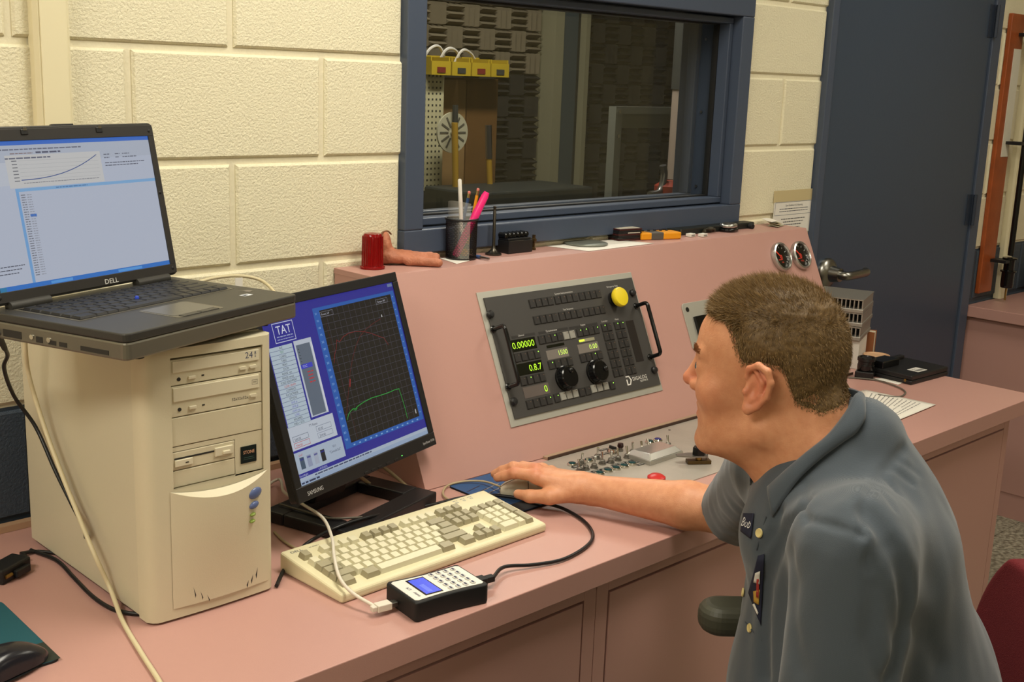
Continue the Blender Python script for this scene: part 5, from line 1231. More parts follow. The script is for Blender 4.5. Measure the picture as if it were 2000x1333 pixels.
# notice on the wall
A, B, Cn = ony(1513, 392, -0.002), ony(1590, 385, -0.002), ony(1506, 460, -0.002)
nw, nh = B.x-A.x, A.z-Cn.z
t = thing('wall_notice', 'white printed notice taped to the block wall above the console end', 'notice', (A.x, -0.0012, A.z-nh))
MB().box(0, nw, -0.0006, 0, 0, nh).build('sheet', M('white paper', (226, 222, 212), 0.7), t); MB().box(-0.006, nw+0.004, -0.0012, -0.0007, nh-0.006, nh+0.028).build('masking_tape', M('masking tape', (196, 180, 136), 0.6), t)
pr = Print(); rn_ = random.Random(9); pr.frame(0.006, nh*0.55, nw-0.006, nh*0.93, 0.0012, (110, 116, 130))
pr.text('Dyno Guidelines & CO Reporting', nw/2, nh*0.80, 0.0085, (60, 62, 72), 'C', 0.8)
for k in range(2): pr.dashes(nw*0.14, nw*0.86, nh*(0.72-0.07*k), 0.0022, (90, 92, 100), rn_)
for k in range(4): pr.dashes(nw*(0.2+0.05*(k % 2)), nw*(0.8-0.04*k), nh*(0.42-0.085*k), 0.0026, (80, 80, 84), rn_)
pr.build('lettering', m_print, t, (0, -0.0009, 0), (math.pi/2, 0, 0))

# ================================================================ mouse and pads
m_padb = M('blue mouse pad', (40, 78, 124), 0.55, bump=(600, 0.1)); m_padk = M('black foam', (20, 20, 22), 0.8)
pcn = [onz(862, 962, BENCH), onz(1020, 912, BENCH)]
ang = math.atan2(pcn[1].y-pcn[0].y, pcn[1].x-pcn[0].x)
mpx, mpy = 0.485, -0.338
pad = thing('mouse_pad', 'blue mouse pad with dark lower band under the mouse at the console foot', 'mouse pad', (0.60, -0.412, BENCH+0.0004), 0.0)
PWD, PDP = 0.235, 0.195
MB().prism(rrect(PWD, PDP, 0.012), 0, 0.003).build('foam', m_padk, pad); MB().prism(rrect(PWD-0.001, PDP-0.001, 0.012), 0.003, 0.0036).build('cloth', m_padb, pad)
pr = Print(0.0001)
for k in range(4): y = 0.03-0.016*k; pr.line([(-0.085+0.004*k, y), (-0.03+0.004*k, y+0.012)], 0.0022, (150, 140, 130))
for k in range(4): y = 0.055-0.02*k; pr.line([(-0.112, y-0.01), (-0.07, y)], 0.003, (40, 40, 64))
pr.rect(-0.117, -0.0965, 0.117, -0.058, (24, 24, 28)); pr.build('pad_print', m_print, pad, (0, 0, 0.0038))
mo = onz(1020, 952, BENCH+0.02)
MOUSE = Vector((0.5785, -0.4445, BENCH+0.0044)); MYAW = math.radians(52)
mouse = thing('mouse', 'cream two button computer mouse under the hand on the blue pad', 'mouse', MOUSE, MYAW)
m_mouse = M('cream mouse plastic', (214, 206, 180), 0.35)
def mouse_pt(u, v, s=1.0, lift=0.0):
    # u around half profile, v along length; y forward
    y = -0.055+0.11*v; w = 0.030*(math.sin(math.pi*min(max(v*0.94+0.03, 0), 1)))**0.33*(0.92+0.08*math.cos(2*math.pi*v)); h = 0.034*(math.sin(math.pi*(0.06+0.90*v)))**0.55*(1.05-0.25*v)
    a = math.pi*u; c = math.cos(a); si = math.sin(a)
    return (-w*s*math.copysign(abs(c)**0.7, c), y, 0.002+h*s*si**0.75+lift)
MB().sheet(lambda u, v: mouse_pt(u, v*0.52), 20, 14).build('shell', m_mouse, mouse, smooth=70)
MB().sheet(lambda u, v: mouse_pt(u*0.493, 0.535+v*0.465), 12, 12).build('left_button', m_mouse, mouse, smooth=70); MB().sheet(lambda u, v: mouse_pt(0.507+u*0.493, 0.535+v*0.465), 12, 12).build('right_button', m_mouse, mouse, smooth=70)
MB().sheet(lambda u, v: mouse_pt(u, v, 0.97), 16, 20).build('seam', M('seam grey', (110, 106, 92), 0.6), mouse)
MB().sheet(lambda u, v: ((u-0.5)*2*0.030*(math.sin(math.pi*(v*0.94+0.03)))**0.33, -0.055+0.11*v, 0.0004), 8, 12).build('base', m_mouse, mouse)
def cable(name, label, pts, r, mat, n=8, cat='cable'):
    P = catmull(pts, 8); c = P[len(P)//2]; t = thing(name, label, cat, (c.x, c.y, min(p.z for p in P)-r)); o = MB().tube(P, r, n).build('sheath', mat, t, smooth=60); L_(o, t); return t
m_cream = M('cream cable', (206, 194, 158), 0.45); m_tancab = M('tan cable', (172, 154, 120), 0.45)
nose = mouse.matrix_basis @ Vector((0, 0.055, 0.012))
cw = [nose, onz(945, 941, BENCH+0.011), onz(905, 941, BENCH+0.008), onz(873, 950, BENCH+0.006), onz(866, 968, BENCH+0.005), onz(890, 985, BENCH+0.005), onz(905, 1000, BENCH+0.005)]
P = catmull(cw, 8); o = MB().tube(P, 0.0022, 8).build('cord', m_tancab, None, smooth=60); o.parent = mouse; o.matrix_parent_inverse = (Matrix.Translation(MOUSE) @ Matrix.Rotation(MYAW, 4, 'Z')).inverted()
# second pad and dark mouse at the left end
pl = thing('teal_mouse_pad', 'teal mouse pad with dark band at the bench edge before the tower', 'mouse pad', (-0.405, -0.575, BENCH+0.0004), math.radians(-21))
c1 = onz(120, 1292, BENCH); c2 = onz(40, 1215, BENCH); dirv = (c1-c2); yw = math.atan2(dirv.y, dirv.x)
pl.rotation_euler = (0, 0, yw); ex = Vector((math.cos(yw), math.sin(yw), 0)); ey = Vector((-ex.y, ex.x, 0)); ctr = c1-ex*0.115-ey*0.095; pl.location = (ctr.x, ctr.y, BENCH+0.0004)
MB().prism(rrect(0.23, 0.19, 0.012), 0, 0.003).build('foam', m_padk, pl); MB().prism(rrect(0.229, 0.189, 0.012), 0.003, 0.0036).build('cloth', M('teal pad cloth', (26, 84, 96), 0.55), pl)
pr = Print(0.0001); pr.rect(0.055, -0.0945, 0.114, 0.0945, (40, 46, 40)); pr.up(); pr.text('PLUS MOUSE', 0.085, -0.06, 0.014, (30, 110, 110), 'L', 1, math.pi/2); pr.build('pad_print', m_print, pl, (0, 0, 0.0038))
mq = onz(12, 1300, BENCH+0.012)
m2 = thing('dark_mouse', 'dark glossy computer mouse lying on the teal pad', 'mouse', (mq.x, mq.y, BENCH+0.0046), yw+0.3)
MB().sheet(lambda u, v: tuple(Vector(mouse_pt(u, v, 1.05))), 20, 22).build('shell', M('graphite mouse', (30, 30, 36), 0.22), m2, smooth=70); MB().sheet(lambda u, v: ((u-0.5)*0.06*(math.sin(math.pi*(v*0.94+0.03)))**0.33, -0.055+0.11*v, 0.0004), 8, 12).build('base', m_black, m2)

# ================================================================ cables
m_kcab = M('black cable', (20, 20, 21), 0.4)
E_ = BENCH
# white usb lead from the meter over the keyboard to the tower
plug = dev.matrix_basis @ Vector((0.008, DL/2, 0.013))
pdir = (dev.matrix_basis.to_3x3() @ Vector((0, 1, 0))).normalized()
us = [plug+pdir*0.034, onz(690, 1160, E_+0.022), onz(664, 1130, E_+0.032), onz(653, 1090, E_+0.040), onz(648, 1050, E_+0.047), onz(630, 1012, E_+0.052), onz(590, 985, E_+0.044), onz(555, 962, E_+0.03), onz(535, 940, E_+0.012), Vector((-0.02, -0.27, E_+0.006))]
t = cable('usb_lead', 'white usb lead running from the handheld meter over the keyboard', us, 0.0028, M('white cable', (214, 206, 190), 0.4))
sh = MB().at(basis(plug+pdir*0.001, pdir.cross(Vector((0, 0, 1))), Vector((0, 0, 1)), pdir)); sh.box(-0.006, 0.006, -0.0035, 0.0035, 0.0, 0.012); L_(sh.build('plug_shell', m_steel, t, bevel=0.0005), t)
sh = MB().at(basis(plug+pdir*0.012, pdir.cross(Vector((0, 0, 1))), Vector((0, 0, 1)), pdir)); sh.box(-0.008, 0.008, -0.0055, 0.0055, 0.0, 0.024); sh.box(-0.005, 0.005, -0.004, 0.004, 0.024, 0.032); L_(sh.build('plug_body', M('white cable', (214, 206, 190), 0.4), t, bevel=0.0012), t)
pk = dev.matrix_basis @ Vector((0.0, -DL/2, 0.016))
bk_ = [pk-pdir*0.038, onz(985, 1108, E_+0.012), onz(1040, 1104, E_+0.006), onz(1100, 1093, E_+0.0045), onz(1145, 1068, E_+0.0045), onz(1158, 1045, E_+0.0045), onz(1140, 1018, E_+0.0045), onz(1100, 994, E_+0.0055), onz(1060, 983, E_+0.0085), onz(1010, 973, E_+0.0085), onz(960, 968, E_+0.0085), onz(905, 972, E_+0.0085), onz(850, 985, E_+0.005), onz(780, 1000, E_+0.005), onz(722, 1010, E_+0.026), onz(660, 1030, E_+0.026), onz(600, 1062, E_+0.005), onz(560, 1105, E_+0.005), onz(540, 1145, E_+0.005)]
t = cable('black_lead', 'black lead looping from the handheld meter round the keyboard', bk_, 0.0032, m_kcab)
sh = MB().at(basis(pk-pdir*0.0005, pdir.cross(Vector((0, 0, 1))), Vector((0, 0, -1)), -pdir)); sh.box(-0.009, 0.009, -0.006, 0.006, 0.0, 0.022); sh.box(-0.006, 0.006, -0.005, 0.005, 0.022, 0.038); L_(sh.build('plug_body', m_rubber, t, bevel=0.0015), t)
cable('monitor_lead', 'tan lead looping down behind the flat monitor onto the bench', [onz(738, 905, E_+0.06), onz(765, 925, E_+0.035), onz(795, 952, E_+0.006), onz(798, 964, E_+0.005), onz(770, 970, E_+0.005), onz(735, 955, E_+0.012), onz(712, 938, E_+0.03), onz(700, 930, E_+0.05)], 0.0035, m_tancab)
cable('keyboard_lead', 'thin tan lead lying on the bench between tower and keyboard', [onz(536, 1040, E_+0.003), onz(555, 1058, E_+0.003), onz(580, 1072, E_+0.003), onz(610, 1078, E_+0.012)][:3]+[onz(600, 1066, E_+0.003)], 0.0024, m_tancab)
cable('stand_lead', 'thin grey lead crossing the monitor stand foot', [onz(545, 985, E_+0.026), onz(590, 998, E_+0.026), onz(640, 1012, E_+0.026), onz(690, 1012, E_+0.026), onz(740, 1008, E_+0.006)], 0.002, M('grey cable', (96, 92, 82), 0.45))
# cream lead and black power lead hanging from the laptop down the side of the tower
lx = lap.matrix_basis
s1 = lx @ Vector((-0.004, 0.205, lb+0.010)); s2 = lx @ Vector((-0.004, 0.235, lb+0.010))
cable('cream_lead', 'cream lead hanging from the laptop down past the tower to the bench edge', [Vector((onx(50, 655, -0.285).x, onx(50, 655, -0.285).y, 1.2195)), onx(50, 685, -0.283), onx(58, 740, -0.275), onx(85, 830, -0.268), onx(118, 920, -0.268), onx(150, 1000, -0.268), onx(185, 1085, -0.27), onz(215, 1150, E_+0.03), onz(240, 1215, E_+0.006), onz(275, 1275, E_+0.004), onz(312, 1333, E_+0.004), onz(330, 1370, E_+0.004)], 0.0036, m_cream)
pw = [s2+Vector((-0.006, 0, 0)), onx(14, 690, -0.33), onx(8, 720, -0.32), onx(28, 775, -0.29), onx(70, 835, -0.262), onx(108, 920, -0.258), onx(140, 985, -0.258), onx(166, 1040, -0.258), onz(160, 1068, E_+0.004), onz(120, 1080, E_+0.004), onz(70, 1078, E_+0.004), onz(40, 1082, E_+0.008)]
t = cable('power_lead', 'black power lead hanging from the laptop beside the tower to a connector', pw, 0.0032, m_kcab)
sh = MB().cyl(s2+Vector((0.001, 0, 0)), Vector(catmull(pw, 8)[6]), 0.0055, 0.004, 12); L_(sh.build('strain_relief', m_rubber, t, smooth=40), t)
cable('tower_lead', 'black lead lying on the bench along the foot of the tower', [onz(60, 1075, E_+0.004), onz(110, 1095, E_+0.004), onz(145, 1130, E_+0.004), onz(180, 1165, E_+0.004), onz(215, 1188, E_+0.004), onz(250, 1198, E_+0.004), onz(280, 1200, E_+0.004)], 0.0032, m_kcab)
q = onz(18, 1125, E_); t = thing('black_connector', 'black multi-pin connector lying on the bench beside the tower', 'connector', (q.x, q.y, E_+0.0004), 0.5)
MB().box(-0.035, 0.03, -0.018, 0.018, 0.0, 0.024).build('housing', m_black, t, bevel=0.003); MB().box(-0.012, 0.02, -0.026, -0.018, 0.004, 0.016).build('latch', m_black, t, bevel=0.002); MB().cyl((0.03, 0.008, 0.012), (0.05, 0.012, 0.010), 0.006, n=12).build('boot', m_rubber, t)
MB().cyl((-0.03, -0.019, 0.012), (-0.016, -0.019, 0.012), 0.003, n=8).build('pin', m_brass, t)
# cream lead over the wall behind the laptop, with a paper tag
pa = [ony(385, 552, -0.03), ony(420, 543, -0.03), ony(465, 539, -0.032), ony(505, 546, -0.04), ony(528, 562, -0.08), ony(545, 585, -0.14), onz(549, 610, 1.19), onz(545, 640, 1.14), onz(535, 670, 1.08)]
t = cable('tagged_lead', 'cream lead with a white paper tag looping behind laptop and monitor', pa, 0.0032, m_cream)
c = ony(466, 547, -0.036); tg = MB().box(c.x-0.008, c.x+0.008, c.y-0.001, c.y, c.z-0.018, c.z+0.004); L_(tg.build('paper_tag', M('white paper', (226, 222, 212), 0.7), t), t)

# ================================================================ things at the right end of the bench
def z9(x, y): return 1640+x*0.285, 480+y*0.285
def bz9(x, y, dz=0.0): return onz(*z9(x, y), E_+0.0004+dz)
# black notebook case
A, B, Cc = bz9(250, 868), bz9(490, 958), bz9(742, 890)
ux = (Cc-B); w = ux.length; ux.normalize(); uy = Vector((-ux.y, ux.x, 0)); dp = (A-B).length
t = thing('black_equipment_case', 'flat black equipment case with barcode label on the right end of the bench', 'case', mat=basis(B, ux, uy, Vector((0, 0, 1))))
MB().box(0, w, 0, dp, 0, 0.012).build('lower_half', m_black, t, bevel=0.003); MB().box(0.001, w-0.001, 0.001, dp-0.001, 0.0125, 0.026).build('upper_half', m_black, t, bevel=0.003)
MB().box(0.004, 0.09, dp*0.62, dp*0.62+0.05, 0.026, 0.046).build('raised_block', m_blackg, t, bevel=0.002); MB().box(w*0.10, w*0.9, dp*0.86, dp-0.004, 0.026, 0.036).build('rear_ridge', m_black, t, bevel=0.002)
a = onz(*z9(486, 862), E_+0.0268); ai = t.matrix_basis.inverted() @ a
pr = Print(0.0001); pr.rect(0, -0.018, 0.050, 0.018, (206, 204, 196)); pr.up(); pr.text('MS-15', 0.008, 0.004, 0.009, (60, 60, 60)); 
for k in range(18): pr.rect(0.008+k*0.002, -0.012, 0.0088+k*0.002+(k % 3)*0.0003, 0.0, (50, 50, 50))
pr.build('barcode_label', m_print, t, (min(max(ai.x+0.01, 0.02), w-0.06), min(max(ai.y, 0.03), dp-0.05), 0.0262))
for y in (0.02, dp-0.03): MB().cyl((-0.001, y, 0.010), (0.002, y, 0.010), 0.004, n=10).build('stud', m_brass, t)
# lens-like regulator
q = bz9(172, 905); t = thing('black_regulator', 'round black ribbed sensor housing on a square foot beside the equipment case', 'sensor', q, 0.4)
MB().box(-0.026, 0.026, -0.026, 0.026, 0, 0.022).build('foot', m_blackg, t, bevel=0.003)
MB().lathe([(0.022, 0.022), (0.024, 0.026), (0.024, 0.038), (0.0225, 0.040), (0.0225, 0.048), (0.0255, 0.050), (0.0255, 0.058), (0.024, 0.060), (0.021, 0.060), (0.019, 0.057), (0.0003, 0.057)], 36).build('barrel', m_blackg, t, smooth=30)
MB().lathe([(0.014, 0.057), (0.014, 0.0585), (0.0003, 0.059)], 24).build('cap', m_black, t); MB().box(0.022, 0.030, -0.004, 0.004, 0.050, 0.058).build('tab', m_black, t, bevel=0.001)
# tan tub
q = onz(*z9(290, 800), E_+0.02); q = Vector((q.x+0.02, q.y+0.03, E_+0.0004)); t = thing('tan_tub', 'low round tan plastic tub between the sensor and the equipment case', 'tub', q)
MB().lathe([(0.032, 0), (0.036, 0.03), (0.038, 0.03), (0.038, 0.034), (0.035, 0.034), (0.033, 0.031), (0.0003, 0.031)], 32).build('tub', M('tan plastic', (196, 158, 122), 0.5), t, smooth=30)
# ribbed heat sinks on books
st0 = onz(1672, 700, E_); st0 = Vector((st0.x+0.05, max(st0.y, -0.40)+0.07, E_+0.0004))
sy_ = 0.12
for k, (nm, mt, th_, lbl) in enumerate((('binder', M('white binder', (214, 208, 196), 0.5), 0.05, 'white binder with barcode lying flat under the silver heat sinks'), ('catalogue', M('cream pages', (206, 196, 172), 0.7), 0.0, ''))):
    if not lbl: continue
bkz = E_+0.0004
sx_, sy2 = 2.125, -0.20
t = thing('binder_box', 'white carton with a barcode standing under the silver heat sinks', 'carton', (sx_, sy2, bkz), 0.35)
MB().box(-0.075, 0.055, -0.075, 0.06, 0, 0.085).build('carton', M('white card', (214, 208, 198), 0.6), t, bevel=0.001)
pr = Print(0.0001); pr.rect(0, 0, 0.04, 0.05, (222, 220, 214)); pr.up(); [pr.rect(0.006+k*0.0028, 0.008, 0.0075+k*0.0028, 0.024, (50, 50, 50)) for k in range(9)]; pr.rect(0.006, 0.036, 0.02, 0.042, (60, 60, 60)); pr.build('label', m_print, t, (-0.0753, 0.0, 0.02), (math.pi/2, 0, -math.pi/2))
t = thing('cream_book', 'cream paged book with brown cover standing upright by the carton', 'book', (sx_+0.095, sy2+0.012, bkz), 0.35)
MB().box(-0.018, 0.018, -0.07, 0.06, 0.002, 0.083).build('pages', M('cream pages', (206, 196, 172), 0.7), t); MB().box(0.018, 0.021, -0.072, 0.062, 0, 0.085).build('cover', M('brown cover', (150, 92, 54), 0.5), t); MB().box(-0.0205, -0.018, -0.072, 0.062, 0, 0.085).build('cover', M('brown cover', (150, 92, 54), 0.5), t)
names = ('lowest silver ribbed heat sink in the stack on the carton', 'middle silver ribbed heat sink in the stack on the carton', 'topmost silver ribbed heat sink in the stack on the carton')
for k in range(3):
    t = thing('heat_sink', names[k], 'heat sink', (sx_+0.008+0.003*(k % 2), sy2, bkz+0.0858+k*0.0405), 0.35, group='stack of heat sinks')
    MB().box(-0.095, 0.085, -0.075, 0.075, 0, 0.012).build('base', M('cast aluminium', (150, 146, 138), 0.4, 0.6), t, bevel=0.002)
    fme = MB().box(-0.092, 0.082, -0.0017, 0.0017, 0.012, 0.0365).mesh('fin'); fme.materials.append(M('cast aluminium', (150, 146, 138), 0.4, 0.6))
    for j in range(13):
        o = bpy.data.objects.new('fin', fme); COL.objects.link(o); o.parent = t; o.location = (0, -0.071+j*0.01183, 0)
    MB().box(-0.094, 0.084, -0.074, 0.074, 0.0366, 0.0398).build('cover_plate', M('cast aluminium', (150, 146, 138), 0.4, 0.6), t)
# label slips, sheets and grey lead
sheet_obj('label_slip', 'white printed label slip before the black equipment case', 'paper', [bz9(232, 912), bz9(400, 955), bz9(442, 938), bz9(300, 908)], E_+0.0006, lines=4)
lbls = ('lowest printed sheet of the loose pile beside the man', 'middle printed sheet of the loose pile beside the man', 'topmost printed sheet of the loose pile beside the man')
for k in range(3):
    dx = Vector((0.006*k, -0.004*k, 0))
    sheet_obj('printed_sheet', lbls[k], 'paper', [bz9(135, 995)+dx, bz9(60, 1150)+dx, bz9(365, 1205)+dx, bz9(625, 1098)+dx], E_+0.0006+k*0.0012, lines=12 if k == 2 else 0, curl=0.0, group='loose printed sheets')
cable('grey_lead', 'thin grey lead curling on the bench behind the printed sheets', [bz9(60, 905, 0.003), bz9(160, 912, 0.003), bz9(260, 925, 0.003), bz9(360, 955, 0.003), bz9(430, 985, 0.003), bz9(450, 1012, 0.003), bz9(415, 1035, 0.003), bz9(340, 1035, 0.003), bz9(260, 1022, 0.003)], 0.0022, M('grey cable', (96, 92, 82), 0.45))

# ================================================================ barometer and raceway beyond the door
a0, a1 = ony(1914, 520, -0.01), ony(1938, 520, -0.01); zt_, zb_ = ony(1972, 25, -0.01).z, ony(1915, 572, -0.01).z
bw_ = a1.x-a0.x
t = thing('wall_barometer', 'reddish wooden barometer board with white scale and black tube on the wall', 'barometer', ((a0.x+a1.x)/2, 0, zb_))
m_wood = M('reddish varnished wood', (150, 74, 34), 0.35, bump=(40, 0.1), var=(14, 0.18)); H_ = zt_-zb_
MB().box(-bw_/2, bw_/2, -0.018, -0.0005, 0, H_).build('backboard', m_wood, t, bevel=0.003)
MB().box(-bw_*0.12, bw_*0.42, -0.0205, -0.0182, H_*0.5, H_*0.88).build('scale_plate', M('white scale', (212, 208, 192), 0.4), t)
MB().cyl((bw_*0.62, -0.07, H_*0.14), (bw_*0.62, -0.07, H_*0.93), 0.011, n=16).build('tube', m_blackg, t, smooth=40)
MB().lathe([(0.022, 0), (0.024, 0.01), (0.024, 0.06), (0.03, 0.062), (0.03, 0.068), (0.020, 0.07), (0.020, 0.11), (0.028, 0.112), (0.028, 0.118), (0.016, 0.12)], 24).build('cistern', m_blackg, t, loc=(bw_*0.62, -0.07, H_*0.02), smooth=30)
for z in (0.93, 0.55, 0.12): MB().box(bw_*0.1, bw_*0.66, -0.08, -0.0182, H_*z-0.006, H_*z+0.006).build('bracket', m_black, t, bevel=0.001)
MB().cyl((bw_*0.62, -0.07, -0.03), (bw_*0.62, -0.07, H_*0.02), 0.004, n=8).build('adjusting_screw', m_brass, t)
r0, r1 = ony(1925, 590, -0.02), ony(1943, 590, -0.02)
raceway(a1.x+0.075, a1.x+0.14, BENCH+0.001, 'cream vertical raceway on the wall beside the wooden barometer')
q = Vector((3.86, -0.30, BENCH+0.0004))
t = thing('bench_device', 'grey white instrument with a round cup on the bench beyond the door', 'instrument', q)
MB().box(0, 0.36, -0.05, 0.24, 0, 0.13).build('housing', M('grey white enamel', (196, 194, 182), 0.4), t, bevel=0.006); MB().box(-0.01, 0.18, -0.20, -0.06, 0, 0.025).build('foot', M('grey white enamel', (196, 194, 182), 0.4), t, bevel=0.004)
MB().lathe([(0.035, 0.025), (0.038, 0.03), (0.058, 0.085), (0.06, 0.09), (0.055, 0.09), (0.034, 0.032), (0.0003, 0.032)], 30).build('cup', M('grey white enamel', (196, 194, 182), 0.4), t, loc=(0.06, -0.13, 0), smooth=40)
# ================================================================ the test cell seen through the window
CY, CX0, CX1 = 2.25, 0.30, 5.40
m_cellwall = M('cell block paint', (196, 188, 156), 0.7, bump=(120, 0.3)); m_dark = M('dark cell paint', (52, 54, 50), 0.8)
cw = struct(MB().box(CX0, CX1, CY, CY+0.1, 0, CEIL).build('wall_cell', m_cellwall))
struct(MB().box(CX0-0.1, CX0, WT, CY+0.1, 0, CEIL).build('wall_cell_left', m_dark)); struct(MB().box(CX1, CX1+0.1, 0.19, CY+0.1, 0, CEIL).build('wall_cell_right', m_dark))
struct(MB().box(CX0, CX1, WT, CY, -0.1, 0).build('floor_cell', M('grey concrete', (96, 94, 86), 0.8))); struct(MB().box(CX0, CX1, WT, CY, CEIL, CEIL+0.1).build('ceiling_cell', m_dark))
ld = bpy.data.lights.new('cell_lamp', 'AREA'); ld.shape = 'RECTANGLE'; ld.size = 1.1; ld.size_y = 0.16; ld.energy = 36; ld.color = (1.0, 0.93, 0.84)
lo = bpy.data.objects.new('cell_lamp', ld); COL.objects.link(lo); lo.location = (2.1, 1.2, CEIL-0.06)
t = thing('cell_strip_light', 'fluorescent strip light on the ceiling of the test cell', 'light', (2.1, 1.2, CEIL)); MB().box(-0.6, 0.6, -0.1, 0.1, -0.05, 0).build('housing', m_fix, t, bevel=0.004)
def cp(px, py, y): return ony(px, py, y)
# weave pattern acoustic foam, one panel shared
def foam_mesh(n, s, name):
    mb = MB(); q = s/3
    for i in range(n):
        for j in range(n):
            for k in range(3):
                x0, z0 = i*s, j*s
                if (i+j) % 2: a = x0+k*q; mb.add([(a, 0, z0), (a+q, 0, z0), (a+q/2, -0.042, z0+0.004), (a, 0, z0+s), (a+q, 0, z0+s), (a+q/2, -0.042, z0+s-0.004)], [(0, 2, 1), (3, 4, 5), (0, 3, 5, 2), (1, 2, 5, 4)])
                else: a = z0+k*q; mb.add([(x0, 0, a), (x0, 0, a+q), (x0+0.004, -0.042, a+q/2), (x0+s, 0, a), (x0+s, 0, a+q), (x0+s-0.004, -0.042, a+q/2)], [(0, 1, 2), (3, 5, 4), (0, 2, 5, 3), (1, 4, 5, 2)])
    me = mb.mesh(name); return me
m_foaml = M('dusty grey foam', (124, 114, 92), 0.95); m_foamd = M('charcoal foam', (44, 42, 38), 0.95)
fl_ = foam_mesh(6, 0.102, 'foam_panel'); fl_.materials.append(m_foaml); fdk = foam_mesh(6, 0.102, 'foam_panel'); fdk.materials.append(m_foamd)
PSZ = 0.612
def foam(x, z, me):
    o = bpy.data.objects.new('foam_panel', me); COL.objects.link(o); o.parent = cw; o.location = (x, CY-0.002, z)
a = cp(815, 25, CY); b = cp(1048, 140, CY); zf = cp(900, 140, CY).z-0.02
c = cp(966, 316, CY)
xk = cp(1046, 200, CY).x
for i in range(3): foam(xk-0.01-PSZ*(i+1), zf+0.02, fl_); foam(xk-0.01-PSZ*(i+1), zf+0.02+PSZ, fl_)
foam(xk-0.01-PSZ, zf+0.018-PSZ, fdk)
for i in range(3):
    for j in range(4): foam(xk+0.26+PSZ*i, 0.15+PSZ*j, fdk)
# steel door frame in the cell
t = thing('cell_door_post', 'pale and slate steel door post in the test cell behind the window', 'post', (xk+0.13, CY-0.06, 0))
MB().box(-0.12, -0.06, -0.05, 0.055, 0, 2.6).build('pale_edge', M('pale post paint', (150, 146, 118), 0.6), t); MB().box(-0.06, 0.05, -0.04, 0.055, 0, 2.6).build('slate_face', M('slate post', (76, 88, 92), 0.5), t); MB().box(0.05, 0.10, -0.01, 0.055, 0, 2.6).build('shadow_rebate', m_dark, t); MB().box(0.10, 0.13, -0.05, 0.055, 0, 2.6).build('pale_edge', M('pale post paint', (150, 146, 118), 0.6), t)
# brown cupboard board with a white disc, pegboard and yellow bins
y1 = CY-0.30
A, B = cp(842, 150, y1), cp(966, 390, y1)
t = thing('brown_cupboard', 'tall brown wooden cupboard standing in the test cell', 'cupboard', ((A.x+B.x)/2, y1+0.12, 0)); w = B.x-A.x
m_brown = M('brown plywood', (110, 78, 38), 0.6, var=(6, 0.15))
MB().box(-w/2, w/2, -0.12, 0.12, 0, A.z).build('body', m_brown, t, bevel=0.003); MB().box(-w/2+0.01, -0.004, -0.128, -0.12, 0.05, A.z-0.01).build('door', M('pale brown board', (142, 112, 70), 0.6, var=(5, 0.1)), t); MB().box(0.004, w/2-0.01, -0.128, -0.12, 0.05, A.z-0.01).build('door', m_brown, t)
y2 = y1-0.145
c = cp(882, 259, y2); r = abs(cp(882, 219, y2).z-c.z)
t = thing('timing_disc', 'cream timing disc hanging on the brown cupboard', 'disc', (c.x, y2, c.z))
MB().at(Matrix.Rotation(math.pi/2, 4, 'X')).lathe([(r, 0), (r, 0.008), (r*0.18, 0.008), (r*0.16, 0.014), (0.0003, 0.014)], 40).build('disc', M('cream disc', (190, 186, 158), 0.5), t)
for k in range(12): a_ = k*math.pi/6; MB().box(-0.004, 0.004, -0.0095, -0.008, r*0.3, r*0.85).build('graduation', M('dark graduation', (90, 88, 76), 0.6), t).rotation_euler = (0, a_, 0)
MB().cyl((0, -0.02, r*0.2), (0.0, -0.02, r*1.35), 0.012, n=10).build('hanger', m_dark, t); t2 = thing('yellow_air_hose', 'yellow air hose hanging down over the cream timing disc', 'hose', cp(890, 385, y2-0.05)); a0_ = Vector(t2.location); MB().tube([Vector(cp(888, 240, y2-0.05))-a0_, Vector((0, 0, 0))], 0.014, 10).build('hose', M('yellow hose', (176, 138, 40), 0.5), t2, smooth=50)
t2 = thing('yellow_air_line', 'yellow air line hanging on the edge of the brown cupboard', 'hose', cp(957, 366, y2-0.004)); a0_ = Vector(t2.location); MB().tube([Vector(cp(955, 310, y2-0.004))-a0_, Vector((0, 0, 0))], 0.013, 10).build('hose', M('yellow hose', (176, 138, 40), 0.5), t2, smooth=50); MB().tube([Vector(cp(954, 245, y2-0.004))-a0_, Vector(cp(955, 310, y2-0.004))-a0_], 0.015, 10).build('coupling', m_bolt, t2)
A, B = cp(824, 138, y1), cp(856, 368, y1)
t = thing('pegboard', 'cream pegboard with holes standing beside the brown cupboard', 'pegboard', ((A.x+B.x)/2-0.05, y1-0.045, B.z)); w = B.x-A.x+0.04; h = A.z-B.z
MB().box(-w/2, w/2, -0.012, 0, 0, h).build('board', M('cream pegboard', (196, 190, 152), 0.6), t)
ho = MB()
for i in range(6):
    for j in range(20): ho.box(-w/2+0.02+i*(w-0.04)/5-0.004, -w/2+0.02+i*(w-0.04)/5+0.004, -0.0128, -0.012, 0.02+j*(h-0.04)/19-0.004, 0.02+j*(h-0.04)/19+0.004)
ho.build('peg_holes', m_dark, t)
[MB().box(x-0.02, x+0.02, -0.012, 0.02, -B.z, 0).build('leg', m_dark, t) for x in (-w/2+0.03, w/2-0.03)]
m_yel = M('yellow bin plastic', (186, 160, 40), 0.45)
A, B = cp(818, 106, y1-0.02), cp(972, 106, y1-0.02); z0 = cp(900, 148, y1-0.02).z; n = 4; w = (B.x-A.x)/n
posn = ('beside the pegboard side', 'next to the white wires', 'holding the dark tool', 'at the foam panel end')
